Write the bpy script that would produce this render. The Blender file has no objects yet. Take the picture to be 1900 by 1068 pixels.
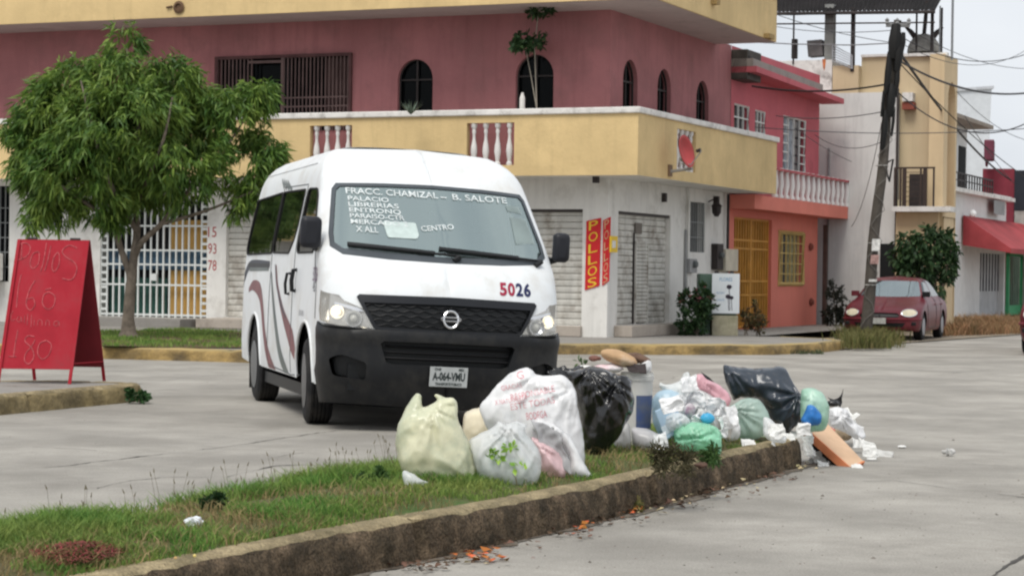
import bpy, math, random
import numpy as np
from mathutils import Vector, Matrix, noise
from mathutils.geometry import delaunay_2d_cdt

random.seed(7)
SC = bpy.context.scene
COL = SC.collection
V = Vector
R = math.radians

# ------------------------------------------------------------------ camera
FOC, CAMH, PITCH, ROLL = 3983.0, 1.30, 28/3983.0, 0.0138
CAMP = V((0, 0, CAMH))
_r0, _u0, _f0 = V((1, 0, 0)), V((0, math.sin(PITCH), math.cos(PITCH))), V((0, math.cos(PITCH), -math.sin(PITCH)))
_cr = _r0*math.cos(ROLL) + _u0*math.sin(ROLL)
_cu = _u0*math.cos(ROLL) - _r0*math.sin(ROLL)
cd = bpy.data.cameras.new('camera')
cam = bpy.data.objects.new('camera', cd)
COL.objects.link(cam)
cam.matrix_world = Matrix(((_cr.x, _cu.x, -_f0.x, 0), (_cr.y, _cu.y, -_f0.y, 0), (_cr.z, _cu.z, -_f0.z, CAMH), (0, 0, 0, 1)))
cd.sensor_width = 36.0
cd.lens = 36.0*FOC/1900.0
cd.clip_start, cd.clip_end = 0.1, 3000
cd.dof.use_dof = True
cd.dof.focus_distance = 14.5
cd.dof.aperture_fstop = 14.0
SC.camera = cam

def ray(px, py):
    return (_f0*FOC + _cr*(px-950.0) - _cu*(py-534.0)).normalized()
def on_z(px, py, z=0.0):
    d = ray(px, py)
    return CAMP + d*((z-CAMH)/d.z)
def at_y(px, py, y):
    d = ray(px, py)
    return CAMP + d*(y/d.y)
def on_plane(px, py, P, n):
    d = ray(px, py)
    return CAMP + d*((P-CAMP).dot(n)/d.dot(n))

# ------------------------------------------------------------------ mesh builder
ORG = {}
def tag(o, label=None, cat=None, group=None, kind=None):
    if label: o['label'] = label
    if cat: o['category'] = cat
    if group: o['group'] = group
    if kind: o['kind'] = kind
    return o
def thing(name, label, cat, loc=(0, 0, 0), group=None):
    o = bpy.data.objects.new(name, None)
    o.empty_display_size = 0.2
    COL.objects.link(o)
    o.location = loc
    ORG[o.name] = V(loc)
    return tag(o, label, cat, group)

class MB:
    def __init__(s):
        s.v, s.f = [], []
    def add(s, vs, fs):
        n = len(s.v)
        s.v.extend(V(p) for p in vs)
        s.f.extend([tuple(i+n for i in f) for f in fs])
        return s
    def obox(s, o, ax, ay, az):
        o, ax, ay, az = V(o), V(ax), V(ay), V(az)
        vs = [o, o+ax, o+ax+ay, o+ay, o+az, o+ax+az, o+ax+ay+az, o+ay+az]
        fs = [(0, 3, 2, 1), (4, 5, 6, 7), (0, 1, 5, 4), (1, 2, 6, 5), (2, 3, 7, 6), (3, 0, 4, 7)]
        if ax.cross(ay).dot(az) < 0:
            fs = [tuple(reversed(f)) for f in fs]
        return s.add(vs, fs)
    def box(s, c, sz):
        c = V(c)
        return s.obox(c-V(sz)/2, (sz[0], 0, 0), (0, sz[1], 0), (0, 0, sz[2]))
    def quad(s, a, b, c, d):
        return s.add([a, b, c, d], [(0, 1, 2, 3)])
    def tube(s, pts, r, n=8, cap=True, closed=False):
        pts = [V(p) for p in pts]
        m = len(pts)
        rs = r if isinstance(r, (list, tuple)) else [r]*m
        up = None
        rings = []
        for i, p in enumerate(pts):
            if closed:
                t = pts[(i+1) % m]-pts[i-1]
            else:
                t = pts[min(i+1, m-1)]-pts[max(i-1, 0)]
            t = t.normalized() if t.length > 1e-9 else V((0, 0, 1))
            if up is None:
                up = V((0, 0, 1)) if abs(t.z) < 0.9 else V((1, 0, 0))
            x = (up - t*up.dot(t))
            x = x.normalized() if x.length > 1e-6 else t.orthogonal().normalized()
            up = x
            y = t.cross(x)
            rings.append([p + x*(rs[i]*math.cos(2*math.pi*k/n)) + y*(rs[i]*math.sin(2*math.pi*k/n)) for k in range(n)])
        vs = [q for rg in rings for q in rg]
        fs = []
        for i in range(m if closed else m-1):
            j = (i+1) % m
            for k in range(n):
                l = (k+1) % n
                fs.append((i*n+k, i*n+l, j*n+l, j*n+k))
        if cap and not closed:
            fs.append(tuple(reversed(range(n))))
            fs.append(tuple((m-1)*n+k for k in range(n)))
        return s.add(vs, fs)
    def lathe(s, c, prof, n=16, ax=(0, 0, 1)):
        """prof: (radius, height) pairs"""
        ax = V(ax).normalized()
        x = ax.orthogonal().normalized()
        y = ax.cross(x)
        c = V(c)
        vs, fs = [], []
        for r, h in prof:
            for k in range(n):
                a = 2*math.pi*k/n
                vs.append(c + ax*h + x*(r*math.cos(a)) + y*(r*math.sin(a)))
        for i in range(len(prof)-1):
            for k in range(n):
                l = (k+1) % n
                fs.append((i*n+k, i*n+l, (i+1)*n+l, (i+1)*n+k))
        fs.append(tuple(reversed(range(n))))
        fs.append(tuple((len(prof)-1)*n+k for k in range(n)))
        return s.add(vs, fs)
    def prism(s, poly, d):
        """poly: 3D loop, extruded by vector d"""
        n = len(poly)
        poly = [V(p) for p in poly]
        d = V(d)
        vs = poly+[p+d for p in poly]
        fs = [tuple(range(n)), tuple(reversed(range(n, 2*n)))]
        for i in range(n):
            j = (i+1) % n
            fs.append((j, i, n+i, n+j))
        return s.add(vs, fs)
    def map(s, fn):
        s.v = [fn(p) for p in s.v]
        return s
    def build(s, name, mat, parent=None, smooth=False, bevel=0, sharp=35, tagl=None, solid=0, weld=False):
        if not s.v:
            return None
        if parent is not None:
            off = ORG[parent.name]
        else:
            a = np.array([tuple(p) for p in s.v])
            off = V(((a[:, 0].min()+a[:, 0].max())/2, (a[:, 1].min()+a[:, 1].max())/2, a[:, 2].min()))
        me = bpy.data.meshes.new(name)
        me.from_pydata([tuple(p-off) for p in s.v], [], s.f)
        if weld:
            import bmesh
            bm = bmesh.new(); bm.from_mesh(me); bmesh.ops.remove_doubles(bm, verts=bm.verts[:], dist=0.0006); bm.to_mesh(me); bm.free()
        me.validate()
        me.update()
        if smooth:
            me.shade_smooth()
            if sharp:
                me.set_sharp_from_angle(angle=R(sharp))
        o = bpy.data.objects.new(name, me)
        COL.objects.link(o)
        if mat: me.materials.append(mat)
        if parent is not None:
            o.parent = parent
            ORG[o.name] = off
        else:
            o.location = off
            ORG[o.name] = V(off)
        if solid:
            m = o.modifiers.new('solid', 'SOLIDIFY'); m.thickness = solid; m.offset = 0
        if bevel:
            m = o.modifiers.new('bevel', 'BEVEL'); m.width = bevel; m.segments = 2; m.limit_method = 'ANGLE'
            m.harden_normals = False
        if tagl: tag(o, *tagl)
        return o

def struct(mb, name, mat, **k):
    return tag(mb.build(name, mat, **k), kind='structure')
def stuff(mb, name, mat, label, cat, **k):
    return tag(mb.build(name, mat, **k), label, cat, None, 'stuff')

def copy_tree(o, parent=None):
    c = o.copy(); COL.objects.link(c); c.parent = parent
    for ch in list(o.children):
        copy_tree(ch, c)
    return c

# ------------------------------------------------------------------ polygons
def densify(poly, step, closed=True):
    out = []
    n = len(poly)
    for i in range(n if closed else n-1):
        a, b = poly[i], poly[(i+1) % n]
        L = math.hypot(b[0]-a[0], b[1]-a[1])
        k = max(1, int(math.ceil(L/step)))
        for j in range(k):
            out.append((a[0]+(b[0]-a[0])*j/k, a[1]+(b[1]-a[1])*j/k))
    if not closed: out.append(tuple(poly[-1]))
    return out
def inside(P, poly):
    P = np.asarray(P, float)
    x, y = P[:, 0], P[:, 1]
    r = np.zeros(len(P), bool)
    n = len(poly)
    for i in range(n):
        x1, y1 = poly[i]; x2, y2 = poly[(i+1) % n]
        if y1 == y2: continue
        c = ((y1 > y) != (y2 > y)) & (x < (x2-x1)*(y-y1)/(y2-y1)+x1)
        r ^= c
    return r
def edge_dist(P, poly):
    d = np.full(len(P), 1e9)
    n = len(poly)
    for i in range(n):
        a = np.array(poly[i]); b = np.array(poly[(i+1) % n])
        ab = b-a
        L = (ab**2).sum()
        if L < 1e-12: continue
        t = np.clip(((P-a)@ab)/L, 0, 1)
        q = a+t[:, None]*ab
        d = np.minimum(d, np.hypot(P[:, 0]-q[:, 0], P[:, 1]-q[:, 1]))
    return d
def sheet(outer, holes=(), step=None, grid=None):
    """2D triangulation of outer minus holes. returns (pts, tris)"""
    gs = grid if grid is not None else step
    polys = [densify(outer, step) if step else list(outer)]+[densify(h, step) if step else list(h) for h in holes]
    pts, edges = [], []
    for p in polys:
        n0 = len(pts)
        pts += [tuple(q) for q in p]
        edges += [(n0+i, n0+(i+1) % len(p)) for i in range(len(p))]
    if gs:
        o = np.array(polys[0])
        gx = np.arange(o[:, 0].min()+gs/2, o[:, 0].max(), gs)
        gy = np.arange(o[:, 1].min()+gs/2, o[:, 1].max(), gs)
        if len(gx) and len(gy):
            G = np.array([(x+(gs/2 if j % 2 else 0), y) for j, y in enumerate(gy) for x in gx])
            k = inside(G, polys[0]) & (edge_dist(G, polys[0]) > gs*0.35)
            for h in polys[1:]:
                k &= ~inside(G, h)
                k &= edge_dist(G, h) > gs*0.35
            pts += [tuple(q) for q in G[k]]
    vs, es, fs, *_ = delaunay_2d_cdt([V(p) for p in pts], edges, [], 0, 1e-6)
    vs = np.array([tuple(v) for v in vs])
    T = np.array([f for f in fs if len(f) == 3])
    c = vs[T].mean(axis=1)
    k = inside(c, polys[0])
    for h in polys[1:]:
        k &= ~inside(c, h)
    return vs, [tuple(int(i) for i in t) for t in T[k]]
def rounded(poly, r, n=4):
    out = []
    m = len(poly)
    for i in range(m):
        p0, p, p1 = V(poly[i-1]).to_2d(), V(poly[i]).to_2d(), V(poly[(i+1) % m]).to_2d()
        a, b = (p0-p), (p1-p)
        rr = min(r, a.length*0.45, b.length*0.45)
        a, b = p+a.normalized()*rr, p+b.normalized()*rr
        for k in range(n+1):
            t = k/n
            q = a*(1-t)**2 + p*2*t*(1-t) + b*t*t
            out.append((q.x, q.y))
    return out
def pchip(tab):
    xs = [a for a, b in tab]; ys = [b for a, b in tab]
    n = len(xs)
    h = [xs[i+1]-xs[i] for i in range(n-1)]
    d = [(ys[i+1]-ys[i])/h[i] for i in range(n-1)]
    m = [d[0]]+[0 if d[i-1]*d[i] <= 0 else 2*d[i-1]*d[i]/(d[i-1]+d[i]) for i in range(1, n-1)]+[d[-1]]
    def f(x):
        x = min(max(x, xs[0]), xs[-1])
        i = 0
        while i < n-2 and x > xs[i+1]: i += 1
        t = (x-xs[i])/h[i]
        return (ys[i]*(1+2*t)*(1-t)**2 + m[i]*h[i]*t*(1-t)**2 + ys[i+1]*t*t*(3-2*t) + m[i+1]*h[i]*t*t*(t-1))
    return f

# ------------------------------------------------------------------ text
_tc = {}
BOLD = 0.0
def text2d(s):
    """triangulated text, height normalised to cap height 1, starting at x=0"""
    if (s, BOLD) in _tc: return _tc[(s, BOLD)]
    cu = bpy.data.curves.new('t', 'FONT')
    cu.body = s; cu.resolution_u = 3; cu.offset = BOLD
    o = bpy.data.objects.new('t', cu)
    COL.objects.link(o)
    me = bpy.data.meshes.new_from_object(o)
    v = np.array([tuple(p.co)[:2] for p in me.vertices])
    f = [tuple(p.vertices) for p in me.polygons]
    bpy.data.objects.remove(o); bpy.data.curves.remove(cu); bpy.data.meshes.remove(me)
    v[:, 0] -= v[:, 0].min(); v /= 0.69
    _tc[(s, BOLD)] = (v, f, v[:, 0].max())
    return _tc[(s, BOLD)]
def text_mb(s, fn, h, w=None):
    """fn(u, v) -> 3D; text box w x h, centred on 0,0"""
    v, f, W = text2d(s)
    sx = h if w is None else w/W
    mb = MB()
    mb.add([fn((p[0]-W/2)*sx, (p[1]-0.5)*h) for p in v], f)
    return mb

# ------------------------------------------------------------------ materials
MATS = {}
def _mul(N, L, a, b):
    x = N.new('ShaderNodeMix'); x.data_type = 'RGBA'; x.blend_type = 'MULTIPLY'; x.inputs[0].default_value = 1.0
    L.new(a, x.inputs[6]); L.new(b, x.inputs[7]); return x.outputs[2]
def srgb(r, g, b):
    return tuple(((c/255)/12.92 if c <= 10 else (((c/255)+0.055)/1.055)**2.4) for c in (r, g, b))
def mat(name, col, rough=0.7, var=0.12, vscale=3.0, bump=0.0, bscale=40.0, metal=0.0, spec=0.28, coat=0.0, emit=None,
        transl=0.0, transp=0.0, island=0.0, col2=None, dirt=None, dscale=1.2, damt=0.5, streak=0.0, trans=0.0, sharp=0.5, speck=0.0, crease=0.0, cscale=9.0):
    if name in MATS: return MATS[name]
    m = bpy.data.materials.new(name); m.use_nodes = True
    nt = m.node_tree; N = nt.nodes; L = nt.links
    bs = N['Principled BSDF']; out = N['Material Output']
    col = tuple(col[:3])
    tc = N.new('ShaderNodeTexCoord')
    def nz(scale, detail=5, vec=None, rough=0.6):
        n = N.new('ShaderNodeTexNoise'); n.inputs['Scale'].default_value = scale
        n.inputs['Detail'].default_value = detail; n.inputs['Roughness'].default_value = rough
        L.new(vec or tc.outputs['Object'], n.inputs['Vector']); return n
    def mix(fac, a, b):
        x = N.new('ShaderNodeMix'); x.data_type = 'RGBA'
        for s, v in ((x.inputs[0], fac), (x.inputs[6], a), (x.inputs[7], b)):
            if isinstance(v, (int, float)): s.default_value = v
            elif isinstance(v, tuple): s.default_value = (*v[:3], 1)
            else: L.new(v, s)
        return x.outputs[2]
    def ramp(src, p0, p1, c0=(0, 0, 0, 1), c1=(1, 1, 1, 1)):
        r = N.new('ShaderNodeValToRGB'); r.color_ramp.elements[0].position = p0; r.color_ramp.elements[1].position = p1
        r.color_ramp.elements[0].color = c0; r.color_ramp.elements[1].color = c1
        L.new(src, r.inputs[0]); return r.outputs[0]
    c = col
    if var or col2:
        n = nz(vscale)
        lo = tuple(x*(1-var) for x in col); hi = tuple(min(1, x*(1+var)) for x in col)
        if col2: lo, hi = col, tuple(col2)
        c = mix(ramp(n.outputs[0], 0.5-sharp*0.5+0.12, 0.5+sharp*0.5-0.12), lo, hi)
    if island:
        g = N.new('ShaderNodeNewGeometry')
        hs = N.new('ShaderNodeHueSaturation')
        mr = N.new('ShaderNodeMapRange'); L.new(g.outputs['Random Per Island'], mr.inputs[0])
        mr.inputs[3].default_value = 1-island; mr.inputs[4].default_value = 1+island
        mh = N.new('ShaderNodeMapRange'); L.new(g.outputs['Random Per Island'], mh.inputs[0])
        mh.inputs[3].default_value = 0.5+island*0.04; mh.inputs[4].default_value = 0.5-island*0.06
        L.new(mr.outputs[0], hs.inputs['Value']); L.new(mh.outputs[0], hs.inputs['Hue'])
        if isinstance(c, tuple): hs.inputs['Color'].default_value = (*c, 1)
        else: L.new(c, hs.inputs['Color'])
        c = hs.outputs[0]
    if dirt:
        n = nz(dscale, 8, rough=0.7)
        c = mix(ramp(n.outputs[0], 0.62-damt*0.35, 0.72), c, tuple(dirt)) if damt else c
    if streak:
        mp = N.new('ShaderNodeMapping'); mp.inputs['Scale'].default_value = (3, 3, 0.25)
        L.new(tc.outputs['Object'], mp.inputs['Vector'])
        n = nz(2.0, 6, mp.outputs[0], 0.7)
        r = ramp(n.outputs[0], 0.5, 0.75)
        mu = N.new('ShaderNodeMath'); mu.operation = 'MULTIPLY'; L.new(r, mu.inputs[0]); mu.inputs[1].default_value = streak
        c = mix(mu.outputs[0], c, tuple(x*0.45 for x in col))
    if speck:
        n = nz(90, 3); c = mix(ramp(n.outputs[0], 0.42, 0.62), c, tuple(x*(1-speck) for x in col)) if isinstance(c, tuple) else _mul(N, L, c, ramp(n.outputs[0], 0.38, 0.62, (1-speck, 1-speck, 1-speck, 1), (1+speck*.4, 1+speck*.4, 1+speck*.4, 1)))
    if isinstance(c, tuple): bs.inputs['Base Color'].default_value = (*c, 1)
    else: L.new(c, bs.inputs['Base Color'])
    bs.inputs['Roughness'].default_value = rough
    bs.inputs['Metallic'].default_value = metal
    bs.inputs['Specular IOR Level'].default_value = spec
    bs.inputs['Coat Weight'].default_value = coat
    bs.inputs['Coat Roughness'].default_value = 0.05
    if trans: bs.inputs['Transmission Weight'].default_value = trans
    if emit:
        bs.inputs['Emission Color'].default_value = (*emit[:3], 1); bs.inputs['Emission Strength'].default_value = emit[3]
    nrm = None
    if bump:
        n = nz(bscale, 6)
        b = N.new('ShaderNodeBump'); b.inputs['Strength'].default_value = 1.0; b.inputs['Distance'].default_value = bump
        L.new(n.outputs[0], b.inputs['Height']); L.new(b.outputs[0], bs.inputs['Normal']); nrm = b
    if crease:
        v = N.new('ShaderNodeMapping'); v.inputs['Scale'].default_value = (1, 1, .55); L.new(tc.outputs['Object'], v.inputs['Vector'])
        n = N.new('ShaderNodeTexNoise'); n.noise_type = 'RIDGED_MULTIFRACTAL'; n.inputs['Scale'].default_value = cscale; n.inputs['Detail'].default_value = 4; n.inputs['Distortion'].default_value = 1.3
        n.inputs['Roughness'].default_value = .55
        L.new(v.outputs[0], n.inputs['Vector'])
        b = N.new('ShaderNodeBump'); b.inputs['Strength'].default_value = 1.0; b.inputs['Distance'].default_value = crease
        L.new(n.outputs[0], b.inputs['Height'])
        if nrm: L.new(nrm.outputs[0], b.inputs['Normal'])
        L.new(b.outputs[0], bs.inputs['Normal'])
    last = bs.outputs[0]
    if transl:
        t = N.new('ShaderNodeBsdfTranslucent')
        if isinstance(c, tuple): t.inputs[0].default_value = (*c, 1)
        else: L.new(c, t.inputs[0])
        x = N.new('ShaderNodeMixShader'); x.inputs[0].default_value = transl
        L.new(last, x.inputs[1]); L.new(t.outputs[0], x.inputs[2]); last = x.outputs[0]
    if transp:
        t = N.new('ShaderNodeBsdfTransparent')
        x = N.new('ShaderNodeMixShader'); x.inputs[0].default_value = transp
        L.new(last, x.inputs[1]); L.new(t.outputs[0], x.inputs[2]); last = x.outputs[0]
    if last is not bs.outputs[0]: L.new(last, out.inputs[0])
    MATS[name] = m
    return m

def glass_mat(name, tint, tfac, refl=0.35, rough=0.02, body=(0.01, 0.012, 0.012), rmin=0.0, gcol=(1, 1, 1)):
    """tinted car/window glass: fresnel reflection over a partly see-through dark tint"""
    if name in MATS: return MATS[name]
    m = bpy.data.materials.new(name); m.use_nodes = True
    nt = m.node_tree; N = nt.nodes; L = nt.links
    N.remove(N['Principled BSDF']); out = N['Material Output']
    tr = N.new('ShaderNodeBsdfTransparent'); tr.inputs[0].default_value = (*tint, 1)
    di = N.new('ShaderNodeBsdfDiffuse'); di.inputs[0].default_value = (*body, 1)
    gl = N.new('ShaderNodeBsdfGlossy'); gl.inputs['Roughness'].default_value = rough
    m1 = N.new('ShaderNodeMixShader'); m1.inputs[0].default_value = tfac
    L.new(di.outputs[0], m1.inputs[1]); L.new(tr.outputs[0], m1.inputs[2])
    fr = N.new('ShaderNodeLayerWeight'); fr.inputs[0].default_value = refl
    tc = N.new('ShaderNodeTexCoord'); no = N.new('ShaderNodeTexNoise'); no.inputs['Scale'].default_value = 2.2
    L.new(tc.outputs['Object'], no.inputs['Vector'])
    bp = N.new('ShaderNodeBump'); bp.inputs['Distance'].default_value = 0.004; bp.inputs['Strength'].default_value = 0.6
    L.new(no.outputs[0], bp.inputs['Height']); L.new(bp.outputs[0], gl.inputs['Normal'])
    m2 = N.new('ShaderNodeMixShader')
    gl.inputs[0].default_value = (*gcol, 1)
    mm = N.new('ShaderNodeMath'); mm.operation = 'MAXIMUM'; mm.inputs[1].default_value = rmin; L.new(fr.outputs['Fresnel'], mm.inputs[0])
    L.new(mm.outputs[0], m2.inputs[0]); L.new(m1.outputs[0], m2.inputs[1]); L.new(gl.outputs[0], m2.inputs[2])
    L.new(m2.outputs[0], out.inputs[0])
    MATS[name] = m
    return m

# ------------------------------------------------------------------ world
w = bpy.data.worlds.new('World'); SC.world = w; w.use_nodes = True
N = w.node_tree.nodes; L = w.node_tree.links
bg = N['Background']
SUN_EL, SUN_AZ = 58.0, 205.0     # azimuth clockwise from +Y
sky = N.new('ShaderNodeTexSky'); sky.sky_type = 'NISHITA'; sky.sun_disc = False
sky.sun_elevation = R(SUN_EL); sky.sun_rotation = R(SUN_AZ); sky.air_density = 1.0; sky.dust_density = 4.0
tc = N.new('ShaderNodeTexCoord'); mp = N.new('ShaderNodeMapping'); mp.inputs['Scale'].default_value = (1, 1, 2.5)
L.new(tc.outputs['Generated'], mp.inputs['Vector'])
no = N.new('ShaderNodeTexNoise'); no.inputs['Scale'].default_value = 2.3; no.inputs['Detail'].default_value = 7
L.new(mp.outputs[0], no.inputs['Vector'])
rp = N.new('ShaderNodeValToRGB')
rp.color_ramp.elements[0].position = 0.3; rp.color_ramp.elements[0].color = (4.3, 4.6, 5.0, 1)
rp.color_ramp.elements[1].position = 0.7; rp.color_ramp.elements[1].color = (6.5, 6.6, 6.75, 1)
L.new(no.outputs[0], rp.inputs[0])
mx = N.new('ShaderNodeMix'); mx.data_type = 'RGBA'; mx.inputs[0].default_value = 0.93
L.new(sky.outputs[0], mx.inputs[6]); L.new(rp.outputs[0], mx.inputs[7])
L.new(mx.outputs[2], bg.inputs[0]); bg.inputs[1].default_value = 0.1
sd = bpy.data.lights.new('sun', 'SUN'); so = bpy.data.objects.new('sun', sd); COL.objects.link(so)
sd.energy = 1.5; sd.angle = R(28); sd.color = (1.0, 0.965, 0.90)
az, el = R(SUN_AZ), R(SUN_EL)
sdir = V((math.sin(az)*math.cos(el), math.cos(az)*math.cos(el), math.sin(el)))
so.rotation_euler = sdir.to_track_quat('Z', 'Y').to_euler()
so.location = (0, 0, 30)
SC.view_settings.view_transform = 'Standard'
try: SC.view_settings.look = 'None'
except Exception: pass
SC.view_settings.exposure = 0.70
SC.view_settings.gamma = 1.0
SC.cycles.filter_width = 2.3
SC.cycles.max_bounces = 8
SC.cycles.transparent_max_bounces = 16
# ================================================================== SETTING
def lin(*c): return srgb(*c)
M_ROAD = mat('road_concrete', (0.335, 0.316, 0.282), 0.85, var=0.19, vscale=0.7, bump=0.008, bscale=60, dirt=(0.225, 0.21, 0.185), dscale=0.8, damt=0.45, speck=.20)
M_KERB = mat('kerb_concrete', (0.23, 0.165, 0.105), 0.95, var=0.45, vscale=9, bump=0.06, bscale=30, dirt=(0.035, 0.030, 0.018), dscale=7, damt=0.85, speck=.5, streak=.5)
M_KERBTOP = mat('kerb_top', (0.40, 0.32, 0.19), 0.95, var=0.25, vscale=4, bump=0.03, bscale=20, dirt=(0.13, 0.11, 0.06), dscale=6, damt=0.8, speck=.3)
M_KERBY = mat('kerb_yellow', (0.38, 0.26, 0.10), 0.95, var=0.35, vscale=2.5, bump=0.03, bscale=14, dirt=(0.09, 0.07, 0.045), dscale=2.6, damt=0.8)
M_SIDE = mat('sidewalk_concrete', (0.27, 0.255, 0.235), 0.9, var=0.15, vscale=1.0, bump=0.01, bscale=30, dirt=(0.15, 0.14, 0.12), dscale=1.0, damt=0.4)
M_SOIL = mat('soil', (0.115, 0.085, 0.045), 1.0, var=0.35, vscale=6, bump=0.03, bscale=30)
M_DIRT = mat('dirt_ground', (0.25, 0.21, 0.16), 1.0, var=0.2, vscale=1.5, bump=0.02, bscale=20)
M_CRACK = mat('crack_dark', (0.07, 0.065, 0.06), 1.0, var=0.2)

def nrm3(x, y, z=0.0, s=1.0):
    return noise.noise(V((x*s, y*s, z)))

# --- road: one sheet to the horizon, a finer patch near
mb = MB(); mb.quad((-600, -60, 0), (600, -60, 0), (600, 1500, 0), (-600, 1500, 0))
struct(mb, 'road', M_ROAD)

def crack(pxs, w, mb, seed):
    rnd = random.Random(seed)
    P = [on_z(x, y, 0.004) for x, y in pxs]
    pts = []
    for i in range(len(P)-1):
        k = max(2, int((P[i+1]-P[i]).length/0.05))
        for j in range(k): pts.append(P[i].lerp(P[i+1], j/k))
    pts.append(P[-1])
    L_, R_ = [], []
    for i, p in enumerate(pts):
        t = (pts[min(i+1, len(pts)-1)]-pts[max(i-1, 0)]).normalized()
        n = V((-t.y, t.x, 0))
        q = p + n*(0.05*nrm3(i*0.13, seed) + 0.02*nrm3(i*0.6, seed+9))
        ww = w*max(0.12, 0.5+1.6*nrm3(i*0.09, seed+33))*(0.6+0.8*rnd.random())
        L_.append(q+n*ww/2); R_.append(q-n*ww/2)
    n = len(pts)
    mb.add(L_+R_, [(i, i+1, n+i+1, n+i) for i in range(n-1)])
mb = MB()
crack([(-40, 876), (130, 862), (260, 846), (420, 828), (560, 806), (640, 796)], 0.020, mb, 1)
crack([(60, 828), (150, 832), (260, 846)], 0.010, mb, 2)
crack([(180, 905), (240, 890), (300, 884), (420, 884), (520, 862), (580, 860), (700, 868), (760, 872)], 0.016, mb, 3)
crack([(500, 850), (560, 838), (640, 832)], 0.006, mb, 4)
crack([(1600, 835), (1680, 850), (1780, 858), (1910, 866)], 0.012, mb, 5)
crack([(1600, 892), (1660, 890), (1760, 905), (1930, 925)], 0.012, mb, 6)
crack([(1820, 1085), (1880, 1040), (1960, 1000)], 0.03, mb, 7)
crack([(1040, 742), (1300, 690), (1400, 700), (1560, 700)], 0.010, mb, 8)
crack([(1200, 702), (1260, 697), (1340, 700)], 0.014, mb, 9)
crack([(1700, 700), (1780, 690), (1900, 680)], 0.010, mb, 11)
crack([(200, 720), (330, 702), (450, 690)], 0.010, mb, 12)
struct(mb, 'road_cracks', M_CRACK)
# small specks and pebbles on the road
mb = MB(); rnd = random.Random(3)
for i in range(420):
    px, py = rnd.uniform(900, 1900), rnd.uniform(850, 1066)
    if rnd.random() < 0.35: px, py = rnd.uniform(0, 1900), rnd.uniform(700, 860)
    p = on_z(px, py, 0.0)
    r = rnd.uniform(0.002, 0.007)*(1 if rnd.random() < .93 else 2.2)
    vs = [p+V((r*math.cos(a)*rnd.uniform(.6, 1.3), r*1.2*math.sin(a), 0.0)) for a in [k*math.pi/3 for k in range(6)]]+[p+V((0, 0, r*.7))]
    mb.add(vs, [(k, (k+1) % 6, 6) for k in range(6)])
stuff(mb, 'gravel', mat('grit', (0.16, 0.14, 0.12), 1.0, island=0.5), 'fine grit and pebbles scattered over the concrete road', 'gravel')

def resample(pts, step):
    pts = [V((p[0], p[1], 0)) for p in pts]
    out = []
    for i in range(len(pts)-1):
        k = max(1, int((pts[i+1]-pts[i]).length/step))
        for j in range(k): out.append(pts[i].lerp(pts[i+1], j/k))
    out.append(pts[-1])
    return out
def kerb(name, pts, h, w, mat_, seed, step=0.06, rough=0.018, side=1, topmat=None, joint=2.6, chip=0.02, slope=0.015):
    """pts: foot line of the kerb face; body lies to the left (side=1) of the walking direction"""
    P = resample(pts, step)
    prof = [(0, -0.02), (0.003, 0.03), (slope*0.5, h*0.5), (slope, h-0.045), (slope+0.012, h-0.018), (slope+0.04, h), (w*0.6, h+0.004), (w-0.02, h), (w, h-0.05), (w, -0.02)]
    vs = []
    acc = 0
    for i, p in enumerate(P):
        t = (P[min(i+1, len(P)-1)]-P[max(i-1, 0)]).normalized()
        n = V((-t.y, t.x, 0))*side
        acc += (P[i]-P[i-1]).length if i else 0
        jd = abs((acc % joint)-joint/2)
        jn = -0.06 if jd < 0.035 else 0
        big = nrm3(p.x*1.3, p.y*1.3, seed)
        for k, (o, z) in enumerate(prof):
            a = nrm3(p.x*7, p.y*7, seed+k*1.7+z*9)
            b = nrm3(p.x*22, p.y*22, seed+k*2.3)
            oo, zz = o, z
            if 0 < k < 7:
                oo += rough*(a*0.5+b*0.8)+0.006*big
                if k in (3, 4, 5):
                    c = max(0, nrm3(p.x*3.1, p.y*3.1, seed+5)-0.18)
                    oo += chip*2.2*c; zz -= chip*2.0*c*(1 if k > 3 else .6)
                if k >= 3: zz += 0.005*big+0.004*a+0.006*b
                if jn and k < 7: oo -= jn*0.6 if k < 5 else 0; zz += jn*0.25 if k > 3 else 0
            vs.append(p+n*oo+V((0, 0, zz)))
    m = len(prof)
    fs = []
    ft = []
    for i in range(len(P)-1):
        for k in range(m-1):
            f = (i*m+k, (i+1)*m+k, (i+1)*m+k+1, i*m+k+1) if side > 0 else (i*m+k, i*m+k+1, (i+1)*m+k+1, (i+1)*m+k)
            fs.append(f); ft.append(1 if k >= 4 else 0)
    fs.append(tuple(range(m))); ft.append(0)
    fs.append(tuple(reversed(range((len(P)-1)*m, len(P)*m)))); ft.append(0)
    b = MB(); b.add(vs, fs)
    o = struct(b, name, mat_, smooth=True, sharp=50)
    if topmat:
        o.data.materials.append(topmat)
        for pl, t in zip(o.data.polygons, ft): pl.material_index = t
    return o

BD = V((0.399, 0.917, 0)); AD = V((-0.917, 0.399, 0)); NB = V((0.917, -0.399, 0)); NA = V((-0.399, -0.917, 0))
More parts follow.
